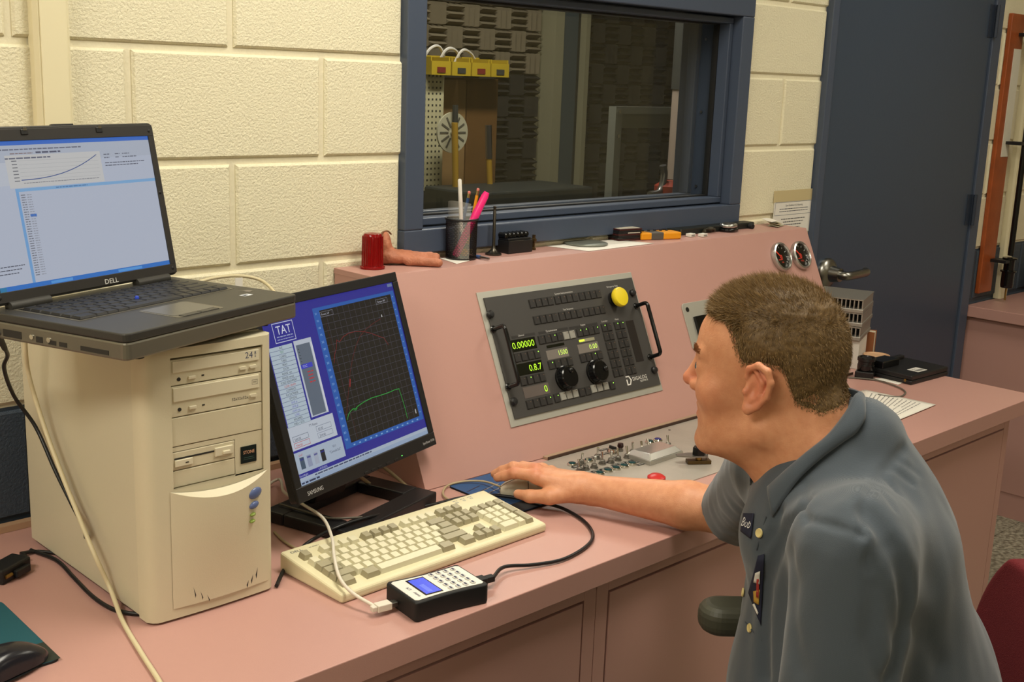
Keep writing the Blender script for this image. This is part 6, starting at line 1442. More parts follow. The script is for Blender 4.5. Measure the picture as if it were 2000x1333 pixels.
for k in range(n):
    t = thing('parts_bin', 'yellow parts bin on the brown cupboard '+posn[k], 'bin', (A.x+w*(k+0.5), y1, max(z0, cp(842, 150, y1).z+0.001)), group='yellow parts bins')
    h = A.z-z0; mb = MB(); mb.box(-w/2+0.004, w/2-0.004, -0.1, -0.094, 0, h*0.7); mb.box(-w/2+0.004, w/2-0.004, 0.094, 0.1, 0, h); mb.box(-w/2+0.004, -w/2+0.01, -0.094, 0.094, 0, h*0.9); mb.box(w/2-0.01, w/2-0.004, -0.094, 0.094, 0, h*0.9); mb.box(-w/2+0.01, w/2-0.01, -0.094, 0.094, 0, 0.006); mb.build('bin_shell', m_yel, t)
    MB().box(-w*0.2, w*0.2, -0.1025, -0.1, h*0.12, h*0.4).build('bin_label', m_dark if k % 2 else M('red label', (120, 40, 30), 0.6), t)
zt = cp(842, 150, y1).z+A.z-z0
t = thing('wire_coil', 'loose white wire coil sticking out of a yellow parts bin', 'wire', cp(865, 125, y1)); q0 = Vector(t.location)
for k in range(3): MB().tube(catmull([Vector((-0.12+0.09*k, 0, 0)), Vector((-0.09+0.09*k, -0.02, 0.06)), Vector((-0.02+0.09*k, 0.0, 0.07-0.01*k)), Vector((0.03+0.09*k, 0.02, 0.01))], 6), 0.006, 6).build('wire', m_white, t, smooth=50)
# dark bench and machine in the cell
A = cp(960, 365, 1.7); t = thing('cell_bench', 'dark work stand in the test cell under the window line', 'stand', (A.x+0.1, 1.7, 0)); MB().box(-0.35, 0.35, -0.18, 0.15, 0.0, A.z).build('stand_body', M('dark stand paint', (40, 46, 46), 0.5), t, bevel=0.01)
# metal rack
yr = 1.3
A, B = cp(1203, 208, yr), cp(1330, 208, yr); t = thing('metal_rack', 'grey steel rack with a sheet panel standing in the test cell', 'rack', (A.x, yr, 0)); w = B.x-A.x+0.1
m_rk = M('grey rack steel', (128, 132, 124), 0.45, 0.4)
for x in (0, w): MB().box(x-0.02, x+0.02, -0.02, 0.02, 0, A.z).build('upright', m_rk, t)
MB().box(0.02, w-0.02, -0.015, 0.015, A.z-0.03, A.z).build('top_rail', m_rk, t); z1 = cp(1270, 250, yr).z; MB().box(0.02, w-0.02, -0.006, 0.0, z1, A.z-0.03).build('sheet_panel', M('rack sheet', (112, 116, 108), 0.5, 0.2), t); MB().box(0.02, w-0.02, -0.2, 0.2, 0.75, 0.77).build('shelf', m_rk, t)
for z in (A.z-0.02, A.z-0.12): MB().cyl((0, -0.021, z), (0, -0.025, z), 0.008, n=10).build('bolt', m_chrome, t)
A = cp(1325, 175, 1.0); t = thing('hanging_duct', 'pale grey vertical duct hanging in the test cell by the window jamb', 'duct', (cp(1327, 300, 1.0).x, 1.0, cp(1322, 350, 1.0).z)); MB().cyl((0, 0, 0), (0, 0, A.z-cp(1322, 350, 1.0).z), 0.045, n=16).build('duct', M('pale duct', (158, 142, 128), 0.7), t, smooth=40); MB().cyl((0, 0, A.z-cp(1322, 350, 1.0).z), (0, 0, CEIL-cp(1322, 350, 1.0).z-0.002), 0.05, n=16).build('black_section', m_dark, t, smooth=40)
q = cp(1308, 368, 0.9); t = thing('red_engine_part', 'red and chrome engine part standing in the test cell', 'engine', (q.x, 0.9, q.z-0.04)); MB().lathe([(0.05, -0.2), (0.05, 0), (0.06, 0.01), (0.06, 0.05), (0.03, 0.07), (0.0003, 0.07)], 20).build('casting', M('red casting', (140, 48, 32), 0.4), t, smooth=30); MB().tube(catmull([(-0.12, 0, 0.02), (-0.06, 0, 0.03), (-0.04, 0, 0.09), (-0.05, 0.0, 0.13)], 6), 0.014, 10).build('chrome_pipe', m_bolt, t, smooth=50); MB().cyl((0, 0, -q.z+0.041), (0, 0, -0.2), 0.03, n=12).build('pedestal', m_dark, t)
# ================================================================ the man at the mouse
HO = np.array([0.2956, -1.1274, 1.2056]); HF_ = np.array([-0.361, 0.933, 0.0]); HF_ /= np.linalg.norm(HF_); HL_ = np.array([-HF_[1], HF_[0], 0.0]); HZ = np.array([0, 0, 1.0])
HR = np.stack([HF_, HL_, HZ], 1)                       # head axes: forward, left, up
def hl(P): return (P-HO) @ HR
def hw(x, y, z): return HO+HR @ np.array([x, y, z])
def head_local(Q, ears=True):
    x, y, z = Q[..., 0], Q[..., 1], Q[..., 2]
    A = np.stack([x, np.abs(y), z], -1)                 # mirrored halves
    d = s_ell(Q, (-0.022, 0, 0.060), (0.093, 0.0745, 0.082))
    d = smin(d, s_ell(Q, (0.022, 0, 0.066), (0.053, 0.058, 0.052)), 0.02)
    d = smin(d, s_ell(Q, (0.024, 0, 0.000), (0.050, 0.057, 0.078)), 0.02)
    d = smin(d, s_ell(Q, (0.008, 0, -0.050), (0.060, 0.053, 0.046)), 0.018)
    d = smin(d, s_cone(A, (-0.022, 0.046, -0.038), (0.052, 0.012, -0.074), 0.020, 0.016), 0.016)
    d = smin(d, s_ball(Q, (0.058, 0, -0.074), 0.0155), 0.012)
    d = smin(d, s_ball(A, (0.042, 0.038, 0.004), 0.024), 0.018)
    d = smax(d, -s_ball(A, (0.094, 0.036, 0.030), 0.019), 0.012)
    d = smin(d, s_cone(A, (0.0715, 0.0, 0.053), (0.060, 0.040, 0.052), 0.0095, 0.008), 0.010)
    d = smin(d, s_ball(A, (0.0585, 0.032, 0.031), 0.0142), 0.006)
    d = smax(d, -s_ell(A, (0.0735, 0.0320, 0.0320), (0.0065, 0.0115, 0.0032)), 0.0012)
    d = smin(d, s_cone(Q, (0.073, 0, 0.040), (0.0865, 0, 0.008), 0.0068, 0.0088), 0.009)
    d = smin(d, s_ball(Q, (0.0875, 0, 0.0065), 0.0090), 0.005)
    d = smin(d, s_ball(A, (0.0765, 0.0115, 0.001), 0.0078), 0.006)
    d = smax(d, -s_ball(A, (0.083, 0.007, -0.0075), 0.0036), 0.003)
    d = smin(d, s_cone(A, (0.0700, 0, -0.026), (0.058, 0.023, -0.031), 0.0060, 0.0035), 0.005)
    d = smin(d, s_cone(A, (0.0690, 0, -0.0405), (0.058, 0.021, -0.0345), 0.0062, 0.0035), 0.005)
    d = smax(d, -s_cone(A, (0.079, 0, -0.0332), (0.062, 0.024, -0.0335), 0.0013, 0.0010), 0.002)
    # neck, leaning forward out of the collar
    d = smin(d, s_cone(Q, (-0.046, 0, 0.000), (-0.112, 0, -0.110), 0.062, 0.070), 0.025)
    d = smin(d, s_cone(Q, (-0.010, 0, -0.055), (-0.070, 0, -0.140), 0.037, 0.038), 0.025)
    d = smin(d, s_cone(Q, (-0.100, -0.028, -0.004), (-0.100, 0.028, -0.004), 0.021, 0.021), 0.016)   # full nape
    d = smax(d, -s_cone(Q, (-0.128, -0.05, 0.008), (-0.128, 0.05, 0.008), 0.0025, 0.0025), 0.006)
    if not ears: return d
    k = 0.004
    e = s_ell(A, (-0.0205, 0.0755, 0.025), (0.0165, 0.0055, 0.030), np.array([[0.94, 0.15, -0.30], [-0.20, 0.97, 0.0], [0.29, 0.06, 0.955]]))
    rim = [(-0.0055, 0.0755, 0.036), (-0.009, 0.0800, 0.049), (-0.021, 0.0845, 0.0555), (-0.0335, 0.0875, 0.0500), (-0.0385, 0.0880, 0.0360), (-0.0345, 0.0850, 0.0170), (-0.0230, 0.0800, 0.0020), (-0.0110, 0.0775, -0.0060)]
    e = smin(e, chain(A, rim, [0.0030, 0.0040, 0.0044, 0.0046, 0.0044, 0.0042, 0.0042, 0.0052], 0.003), k)
    e = smin(e, s_ball(A, (-0.0095, 0.0760, -0.002), 0.0068), 0.005)
    e = smin(e, chain(A, [(-0.018, 0.0805, 0.046), (-0.0275, 0.0825, 0.034), (-0.0240, 0.0810, 0.016), (-0.0140, 0.0785, 0.008)], [0.0028, 0.0034, 0.0034, 0.0030], 0.003), 0.003)
    e = smin(e, s_ball(A, (-0.0060, 0.0770, 0.0185), 0.0045), 0.004)
    e = smax(e, -s_ell(A, (-0.0150, 0.0850, 0.0230), (0.0062, 0.0085, 0.0105)), 0.003)
    return smin(d, e, 0.004)
# torso frame: forward, right, up from the base of the neck
TF = np.array([-0.7413, 0.6712, 0.0]); TR = np.array([0.6712, 0.7413, 0.0]); TN = np.array([0.341, -1.244, 1.106])
TT = np.stack([TF, TR, HZ], 1)
def tw(f, s, z): return TN+TF*f+TR*s+HZ*z
def hand_pts(W, D, up_shift=0.0, mirror=1):
    D = _v(D)/np.linalg.norm(D); Lf = np.array([-D[1], D[0], 0])*mirror
    def h(x, y, z): return W+D*(x+0.10)+Lf*y+HZ*(z-0.040+up_shift)
    return h
Z0 = BENCH
W_R = np.array(onz(1143, 955, Z0+0.046)); T_R = np.array(onz(992, 931, Z0+0.046))
DH_ = (T_R-W_R); DH_[2] = 0; HLEN = np.linalg.norm(DH_); DH_ /= HLEN
E_R = np.array(onz(1432, 1002, Z0+0.052)); S_R = tw(0.035, 0.172, -0.035)
hR = hand_pts(W_R, DH_)
S_L = tw(0.035, -0.170, -0.030); E_L = tw(0.06, -0.205, -0.315); W_L = tw(0.29, -0.125, -0.415)
DL_ = np.array([*(W_L-E_L)[:2], 0]); DL_ /= np.linalg.norm(DL_)
hL = hand_pts(W_L, DL_, 0.0, -1)
def s_hand(P, h):
    c = lambda *a: h(*a)
    d = s_cone(P, c(-0.11, 0.000, 0.040), c(-0.078, 0.004, 0.043), 0.0255, 0.024)
    m = {'i': (-0.012, 0.031, 0.061), 'm': (-0.004, 0.010, 0.066), 'r': (-0.010, -0.011, 0.062), 'p': (-0.022, -0.029, 0.054)}
    for k, r in (('i', 0.0125), ('m', 0.0125), ('r', 0.012), ('p', 0.011)):
        x, y, z = m[k]; d = smin(d, s_cone(P, c(-0.085, y*0.45+0.004, 0.044), c(x, y, z-0.004), 0.019, r), 0.014)
        d = smin(d, s_ball(P, c(x, y, z), r*0.92), 0.006)
    F = [((m['i']), (0.031, 0.0295, 0.0595), (0.051, 0.026, 0.0495), (0.068, 0.0235, 0.0430), 0.0104),
         ((m['m']), (0.042, 0.0080, 0.0630), (0.065, 0.0070, 0.0520), (0.080, 0.0060, 0.0430), 0.0105),
         ((m['r']), (0.031, -0.015, 0.0590), (0.052, -0.017, 0.0480), (0.066, -0.018, 0.0390), 0.0098),
         ((m['p']), (0.012, -0.036, 0.0470), (0.031, -0.041, 0.0360), (0.043, -0.043, 0.0270), 0.0086)]
    for a, b, e, t, r in F:
        f = chain(P, [c(*a), c(*b), c(*e), c(*t)], [r*1.08, r, r*0.92, r*0.80], 0.003); f = smin(f, s_ball(P, c(*b), r*1.06), 0.003)
        d = smin(d, f, 0.0045)
    th = chain(P, [c(-0.082, 0.020, 0.036), c(-0.046, 0.048, 0.031), c(-0.008, 0.0505, 0.0265), c(0.018, 0.0435, 0.0245)], [0.019, 0.0145, 0.0118, 0.0088], 0.006)
    d = smin(d, th, 0.010)
    return d
def s_arm(P, S, E, W, h):
    d = s_cone(P, S, E, 0.050, 0.041)
    mid = E+(W-E)*0.30
    f = smin(s_cone(P, E, mid, 0.041, 0.043), s_cone(P, mid, W, 0.043, 0.0265), 0.012)
    d = smin(d, f, 0.02)
    return smin(d, near(P, h(-0.02, 0.005, 0.045), 0.135, lambda q: s_hand(q, h)), 0.016)
def torso_core(P):
    Q = (P-TN) @ TT
    d = s_ell(Q, (-0.045, 0, -0.15), (0.115, 0.150, 0.19)); d = smin(d, s_ell(Q, (-0.045, 0, -0.34), (0.13, 0.155, 0.19)), 0.05)
    d = smin(d, s_cone(Q, (0.01, -0.15, -0.035), (0.02, 0.15, -0.045), 0.05, 0.05), 0.05)
    return smin(d, s_cone(Q, (0.0, 0, 0.03), (-0.01, 0, -0.1), 0.055, 0.08), 0.04)
def s_body(P):
    d = near(P, hw(-0.02, 0, 0.0), 0.23, lambda q: head_local(hl(q)))
    d = smin(d, torso_core(P), 0.03)
    d = smin(d, near(P, (S_R+W_R)/2, 0.50, lambda q: s_arm(q, S_R, E_R, W_R, hR)), 0.012)
    return smin(d, near(P, (S_L+W_L)/2, 0.42, lambda q: s_arm(q, S_L, E_L, W_L, hL)), 0.012)

man = thing('person', 'man in a grey work shirt leaning forward with one hand on the mouse', 'person', (TN[0]-TF[0]*0.1, TN[1]-TF[1]*0.1, 0))
def wp(o): o.location = o.location-man.location; return o
V_, lo_ = grid_eval(s_body, (-0.16, -1.66, 0.66), (0.92, -0.30, 1.42), 0.0022)
bp_, bf_ = surface_nets(V_, lo_, 0.0022)
skin = bpy.data.materials.new('skin'); skin.use_nodes = True
def _skin(m):
    nt = m.node_tree; b = nt.nodes['Principled BSDF']; b.inputs['Roughness'].default_value = 0.48; b.inputs['Specular IOR Level'].default_value = 0.4
    b.inputs['Subsurface Weight'].default_value = 0.12; b.inputs['Subsurface Radius'].default_value = (1, 0.4, 0.25); b.inputs['Subsurface Scale'].default_value = 0.005
    tc = nt.nodes.new('ShaderNodeNewGeometry'); at_ = nt.nodes.new('ShaderNodeAttribute'); at_.attribute_name = 'red'
    n1 = nt.nodes.new('ShaderNodeTexNoise'); n1.inputs['Scale'].default_value = 70; n1.inputs['Detail'].default_value = 5
    n2 = nt.nodes.new('ShaderNodeTexNoise'); n2.inputs['Scale'].default_value = 420; n2.inputs['Detail'].default_value = 2
    for n in (n1, n2): nt.links.new(tc.outputs['Position'], n.inputs['Vector'])
    r = nt.nodes.new('ShaderNodeValToRGB'); e = r.color_ramp.elements; e[0].position = 0.3; e[0].color = rgb((196, 134, 98)); e[1].position = 0.7; e[1].color = rgb((208, 149, 112))
    nt.links.new(n1.outputs['Fac'], r.inputs['Fac'])
    mx = nt.nodes.new('ShaderNodeMix'); mx.data_type = 'RGBA'; nt.links.new(at_.outputs['Fac'], mx.inputs['Factor']); nt.links.new(r.outputs['Color'], mx.inputs['A']); mx.inputs['B'].default_value = rgb((196, 96, 76))
    nt.links.new(mx.outputs['Result'], b.inputs['Base Color'])
    bp = nt.nodes.new('ShaderNodeBump'); bp.inputs['Strength'].default_value = 0.25; bp.inputs['Distance'].default_value = 0.0012; nt.links.new(n2.outputs['Fac'], bp.inputs['Height']); nt.links.new(bp.outputs['Normal'], b.inputs['Normal'])
_skin(skin)
bme = np_mesh('body', bp_, bf_)
q_ = hl(bp_); ax_ = np.abs(q_[:, 1])
red = 0.55*np.exp(-((q_[:, 0]-0.088)**2+ax_**2+(q_[:, 2]-0.006)**2)/0.017**2)+0.5*np.exp(-((q_[:, 0]+0.02)**2/0.03**2+(ax_-0.083)**2/0.009**2+(q_[:, 2]-0.025)**2/0.04**2))
red += 0.5*np.exp(-((q_[:, 0]-0.070)**2/0.012**2+ax_**2/0.022**2+(q_[:, 2]+0.034)**2/0.008**2))+0.22*np.exp(-((q_[:, 0]-0.045)**2+(ax_-0.05)**2+(q_[:, 2]-0.0)**2)/0.026**2)
kn_w = np.array([hR(*m) for m in ((-0.012, 0.031, 0.068), (-0.004, 0.010, 0.073), (0.031, 0.0295, 0.066))])
for w_ in kn_w: red += 0.35*np.exp(-((bp_-w_)**2).sum(1)/0.014**2)
at_ = bme.attributes.new('red', 'FLOAT', 'POINT'); at_.data.foreach_set('value', np.clip(red, 0, 0.8).astype(np.float32))
body = wp(link('body', bme, skin, man))
# eyes
for s in (1, -1):
    c = Vector(hw(0.0600, s*0.0318, 0.0322)); e = MB().ball((0, 0, 0), 0.0118, 18, 12).build('eye', M('eye white', (214, 204, 192), 0.2), man, loc=c, smooth=60); wp(e)
    ir = MB().lathe([(0.0055, 0), (0.0045, 0.0016), (0.0003, 0.0022)], 16); o = ir.build('iris', M('grey blue iris', (70, 84, 92), 0.15), e, smooth=60); o.matrix_local = basis(Vector(HF_)*0.0108, Vector(HL_), Vector(HZ), Vector(HF_))
# fingernails on the mouse hand
for (a, b, r) in (((0.068, 0.0235, 0.0430), (0.051, 0.026, 0.0495), 0.0085), ((0.018, 0.0435, 0.0245), (-0.008, 0.0505, 0.0265), 0.009)):
    A_, B_ = Vector(hR(*a)), Vector(hR(*b)); d = (A_-B_).normalized()
    up = Vector((0, 0, 1)) if r < 0.0088 else (Vector(hR(0, 1, 0))-Vector(hR(0, 0, 0))).normalized()*0.75+Vector((0, 0, 0.65))
    y_ = d.cross(up).normalized(); z_ = y_.cross(d).normalized()
    n_ = MB().at(basis(A_+z_*(r*0.72), d, -y_, z_)); n_.ball((0, 0, 0), 1.0, 12, 6, (0.0062, 0.0052, 0.0016)); wp(n_.build('fingernail', M('nail', (214, 160, 132), 0.3), man, smooth=60))

# ---------------- hair
def hair_amount(Q):
    x, y, z = Q[..., 0], np.abs(Q[..., 1]), Q[..., 2]
    side = np.clip((y-0.030)/0.035, 0, 1)
    # front hairline: high at the middle, receding at the temples, sideburn in front of the ear
    zc = 0.103+0.004*np.cos(y*60)
    xs = np.interp(z, [0.030, 0.045, 0.064, 0.095, 0.120, 0.150], [-0.004, -0.001, 0.012, 0.024, 0.030, 0.060])
    xb = (1-side)*np.where(z > zc, 0.090, 0.048+(z-zc)*0.9)+side*xs
    zb = np.interp(x, [-0.15, -0.12, -0.0975, -0.066, -0.050, -0.044, 0.10], [0.010, 0.006, -0.004, 0.006, 0.046, 0.052, 0.046])
    return np.minimum(xb-x, z-zb)
def hair_len(Q):
    return np.interp(Q[..., 2], [0.03, 0.08, 0.105, 0.125, 0.16], [0.002, 0.004, 0.007, 0.012, 0.014])
def hair_sdf(P):
    Q = hl(P); d = near(P, hw(-0.02, 0, 0.06), 0.16, lambda q: head_local(hl(q), False)); a = hair_amount(Q)
    n = vnoise(Q*np.array([0.5, 1.0, 1.0]), 230)*0.0011+vnoise(Q*np.array([0.4, 1.0, 0.7]), 90)*0.0014
    t = np.clip((a-0.007)/0.020, -0.3, 1)*hair_len(Q)*0.75
    e = d-t+np.where(t > 0, n*np.clip(a/0.012, 0, 1), 0)-0.0004
    return np.where(a > -0.004, np.maximum(e, -a*1.0), np.maximum(d, -a)+0.001)
lo_h = np.array(hw(0, 0, 0.08))-0.17; hi_h = np.array(hw(0, 0, 0.08))+0.17
Vh, lh = grid_eval(hair_sdf, lo_h, hi_h, 0.0022)
hp_, hf_ = surface_nets(Vh, lh, 0.0022)
m_hair = bpy.data.materials.new('brown hair'); m_hair.use_nodes = True
def _hair(m):
    nt = m.node_tree; b = nt.nodes['Principled BSDF']; b.inputs['Roughness'].default_value = 0.55; b.inputs['Specular IOR Level'].default_value = 0.35
    tc = nt.nodes.new('ShaderNodeNewGeometry'); n1 = nt.nodes.new('ShaderNodeTexNoise'); n1.inputs['Scale'].default_value = 260; n1.inputs['Detail'].default_value = 4
    nt.links.new(tc.outputs['Position'], n1.inputs['Vector'])
    r = nt.nodes.new('ShaderNodeValToRGB'); e = r.color_ramp.elements; e[0].position = 0.25; e[0].color = rgb((74, 56, 32)); e[1].position = 0.8; e[1].color = rgb((112, 88, 52))
    nt.links.new(n1.outputs['Fac'], r.inputs['Fac']); at2 = nt.nodes.new('ShaderNodeAttribute'); at2.attribute_name = 'tone'
    mx = nt.nodes.new('ShaderNodeMix'); mx.data_type = 'RGBA'; nt.links.new(at2.outputs['Fac'], mx.inputs['Factor']); nt.links.new(r.outputs['Color'], mx.inputs['A']); mx.inputs['B'].default_value = rgb((164, 132, 84))
    nt.links.new(mx.outputs['Result'], b.inputs['Base Color'])
_hair(m_hair)
hair = wp(link('hair', np_mesh('hair', hp_, hf_), m_hair, man))
# single strands growing out of it
rs = np.random.RandomState(3)
sel = np.flatnonzero((np.abs(q_[:, 0]) < 0.16) & (q_[:, 2] > -0.02) & (q_[:, 2] < 0.2) & (ax_ < 0.10))
am = hair_amount(q_[sel]); sel = sel[am > -0.001]; am = hair_amount(q_[sel])
pick = rs.randint(0, len(sel), 60000); roots = q_[sel[pick]]+rs.normal(0, 0.0009, (len(pick), 3)); am = am[pick]
nrm = np.empty((len(bme.vertices), 3), np.float32); bme.vertices.foreach_get('normal', nrm.ravel()); nl = (nrm[sel[pick]] @ HR)
keep = np.abs(head_local(roots, False)) < 0.0025; roots, am, nl = roots[keep], am[keep], nl[keep]
L = hair_len(roots)*1.5*rs.uniform(0.7, 1.25, len(roots))*np.clip(0.35+am/0.02, 0.35, 1)+0.0012
top = np.clip((roots[:, 2]-0.085)/0.04, 0, 1)[:, None]
flow = top*np.array([0.75, 0.0, 0.35])+(1-top)*np.array([-0.25, 0.0, -0.9])
dirs = nl*(0.62*top+0.30*(1-top))+flow*0.8+rs.normal(0, 0.20, roots.shape); dirs /= np.linalg.norm(dirs, axis=1)[:, None]
tips = roots+dirs*L[:, None]; midp = roots+(dirs*0.75+nl*0.25)*(L*0.5)[:, None]
wv = np.cross(dirs, rs.normal(0, 1, roots.shape)); wv /= np.linalg.norm(wv, axis=1)[:, None]; wv *= 0.00032
vv = np.stack([roots-wv, roots+wv, midp+wv*0.8, midp-wv*0.8, tips], 1).reshape(-1, 3); vv = HO+vv @ HR.T
ii = np.arange(len(roots))*5
fq = np.stack([ii, ii+1, ii+2, ii+3], 1); ft = np.stack([ii+3, ii+2, ii+4, ii+4], 1)
sm = bpy.data.meshes.new('hair_strands'); sm.from_pydata([tuple(v) for v in vv], [], [tuple(f) for f in fq]+[tuple(f[:3]) for f in ft])
tn = sm.attributes.new('tone', 'FLOAT', 'POINT'); tn.data.foreach_set('value', np.repeat(rs.rand(len(roots))**2*0.8, 5).astype(np.float32))
strands = wp(link('hair_strands', sm, m_hair, man)); strands['kind'] = 'stuff'
# eyebrows
rn_ = random.Random(2)
for s in (1, -1):
    eb = MB()
    for k in range(130):
        u = rn_.random(); c = Vector((0.0755-0.013*u**1.6, s*(0.012+0.034*u), 0.0525+0.004*math.sin(u*2.6)+rn_.uniform(-0.0035, 0.0035)))
        dd = Vector((0.002, s*0.006, rn_.uniform(-0.001, 0.003))); a = Vector(hw(*c)); b = Vector(hw(*(c+dd+Vector((0.0022, 0, 0)))))
        eb.tube([a, b], [0.0004, 0.0002], 3, cap=False)
    wp(eb.build('eyebrow', M('fair brow hair', (142, 100, 66), 0.6), man))['kind'] = 'stuff'

# ---------------- shirt
def shirt_base(P):
    Q = (P-TN) @ TT
    d = s_ell(Q, (-0.022, 0, -0.120), (0.128, 0.172, 0.165))
    d = smin(d, s_ell(Q, (-0.052, 0, -0.310), (0.178, 0.185, 0.215)), 0.06)
    d = smin(d, s_ell(Q, (-0.065, 0, -0.455), (0.165, 0.190, 0.13)), 0.05)
    d = smin(d, s_cone(Q, (0.026, -0.128, -0.030), (0.036, 0.145, -0.045), 0.060, 0.058), 0.055)
    d = smin(d, s_cone(Q, (-0.012, 0, 0.052), (-0.034, 0, -0.060), 0.060, 0.095), 0.045)
    d = smin(d, s_cone(Q, (0.034, 0, 0.004), (0.052, 0, -0.080), 0.062, 0.075), 0.03)
    # sleeves, open at the cuff
    def sleeve(S, E, t, ra, rb):
        C1 = S+(E-S)*t; ax = (E-S)/np.linalg.norm(E-S); e = s_cone(P, S, S+(E-S)*(t+0.15), ra, rb); return np.maximum(e, (P-C1) @ ax)
    d = smin(d, sleeve(S_R, E_R, 0.93, 0.068, 0.060), 0.03)
    d = smin(d, sleeve(S_L, E_L, 0.95, 0.067, 0.067), 0.05)
    return d
def pins(pts, f=None): return march(f or shirt_base, CAM, [ray(*p) for p in pts])
def poly3(pts): return [np.array(p) for p in pins(pts) if p is not None]
def zs(x, y): return 1300+x*0.3623, 850+y*0.3623
GROOVES = []
for pts, w_, a_ in (
    ([zs(1290, 70), zs(1180, 190), zs(1085, 320), zs(1062, 440), zs(1055, 540), zs(1100, 720)], 0.0050, 0.0040),          # yoke and armhole seam
    ([zs(1090, 420), zs(1180, 540), zs(1250, 660), zs(1285, 780), zs(1295, 900), zs(1285, 1020), zs(1250, 1180), zs(1205, 1320)], 0.0095, 0.0150),   # deep fold behind the arm
    ([zs(745, 380), zs(690, 460), zs(640, 545), zs(600, 630), zs(570, 710), zs(545, 800), zs(535, 950), zs(530, 1100), zs(535, 1300)], 0.0090, 0.0130),  # fold between chest and sleeve
    ([zs(770, 462), zs(860, 480), zs(960, 510), zs(1050, 545)], 0.0045, 0.0035),                                              # shoulder seam
    ([zs(752, 260), zs(758, 360), zs(765, 460)], 0.0045, 0.0035),
    ([zs(1150, 620), zs(1170, 800), zs(1215, 960), zs(1240, 1100)], 0.010, 0.0050), ([zs(680, 640), zs(700, 800), zs(690, 1000), zs(720, 1250)], 0.012, 0.0040),
    ([zs(1090, 700), zs(1110, 900), zs(1090, 1100), zs(1130, 1300)], 0.010, 0.0045), ([zs(1180, 230), zs(1260, 320)], 0.004, 0.0025), ([zs(1150, 290), zs(1240, 400)], 0.004, 0.0025), ([zs(1230, 180), zs(1330, 260)], 0.004, 0.0025), ([zs(1270, 140), zs(1370, 210)], 0.004, 0.0020),
    ([zs(1330, 1000), zs(1420, 1080), zs(1480, 1240)], 0.012, 0.0040), ([zs(620, 420), zs(590, 520), zs(520, 620)], 0.008, 0.0050), ([zs(400, 600), zs(360, 800), zs(350, 1000), zs(290, 1150)], 0.006, 0.0030)):
    p3 = poly3(pts)
    if len(p3) > 1: GROOVES.append((p3, w_, a_))
def shirt(P):
    d = shirt_base(P)
    near = np.abs(d) < 0.05
    if near.any():
        Q = P[near]; add = np.zeros(len(Q))
        for p3, w_, a_ in GROOVES:
            g = None
            for a, b in zip(p3[:-1], p3[1:]):
                e = s_cone(Q, a, b, 0, 0); g = e if g is None else np.minimum(g, e)
            add += a_*np.exp(-(g/w_)**2)-0.16*a_*np.exp(-((g-2.4*w_)/(1.5*w_))**2)
        T = (Q-TN) @ TT
        add += 0.0035*vnoise(T*np.array([1.0, 1.0, 0.45]), 16)+0.0016*vnoise(T*np.array([1.1, 1.0, 0.5]), 42)
        d = d.copy(); d[near] += add
    return d
Vs, ls = grid_eval(shirt, (-0.18, -1.72, 0.55), (0.86, -0.68, 1.28), 0.0042)
sp_, sf_ = surface_nets(Vs, ls, 0.0042)
m_shirt = bpy.data.materials.new('grey work shirt cloth'); m_shirt.use_nodes = True
def _shirt(m):
    nt = m.node_tree; b = nt.nodes['Principled BSDF']; b.inputs['Roughness'].default_value = 0.85; b.inputs['Specular IOR Level'].default_value = 0.2
    b.inputs['Sheen Weight'].default_value = 0.25; b.inputs['Sheen Roughness'].default_value = 0.5
    tc = nt.nodes.new('ShaderNodeNewGeometry'); w = nt.nodes.new('ShaderNodeTexWave'); w.bands_direction = 'Z'; w.inputs['Scale'].default_value = 420; w.inputs['Distortion'].default_value = 0.6
    nt.links.new(tc.outputs['Position'], w.inputs['Vector'])
    r = nt.nodes.new('ShaderNodeValToRGB'); e = r.color_ramp.elements; e[0].color = rgb((58, 66, 75)); e[1].color = rgb((76, 84, 92))
    nt.links.new(w.outputs['Fac'], r.inputs['Fac']); nt.links.new(r.outputs['Color'], b.inputs['Base Color'])
    n = nt.nodes.new('ShaderNodeTexNoise'); n.inputs['Scale'].default_value = 900; nt.links.new(tc.outputs['Position'], n.inputs['Vector'])
    bp = nt.nodes.new('ShaderNodeBump'); bp.inputs['Strength'].default_value = 0.2; bp.inputs['Distance'].default_value = 0.001; nt.links.new(n.outputs['Fac'], bp.inputs['Height']); nt.links.new(bp.outputs['Normal'], b.inputs['Normal'])
_shirt(m_shirt)
shirt_o = wp(link('shirt', np_mesh('shirt', sp_, sf_), m_shirt, man))
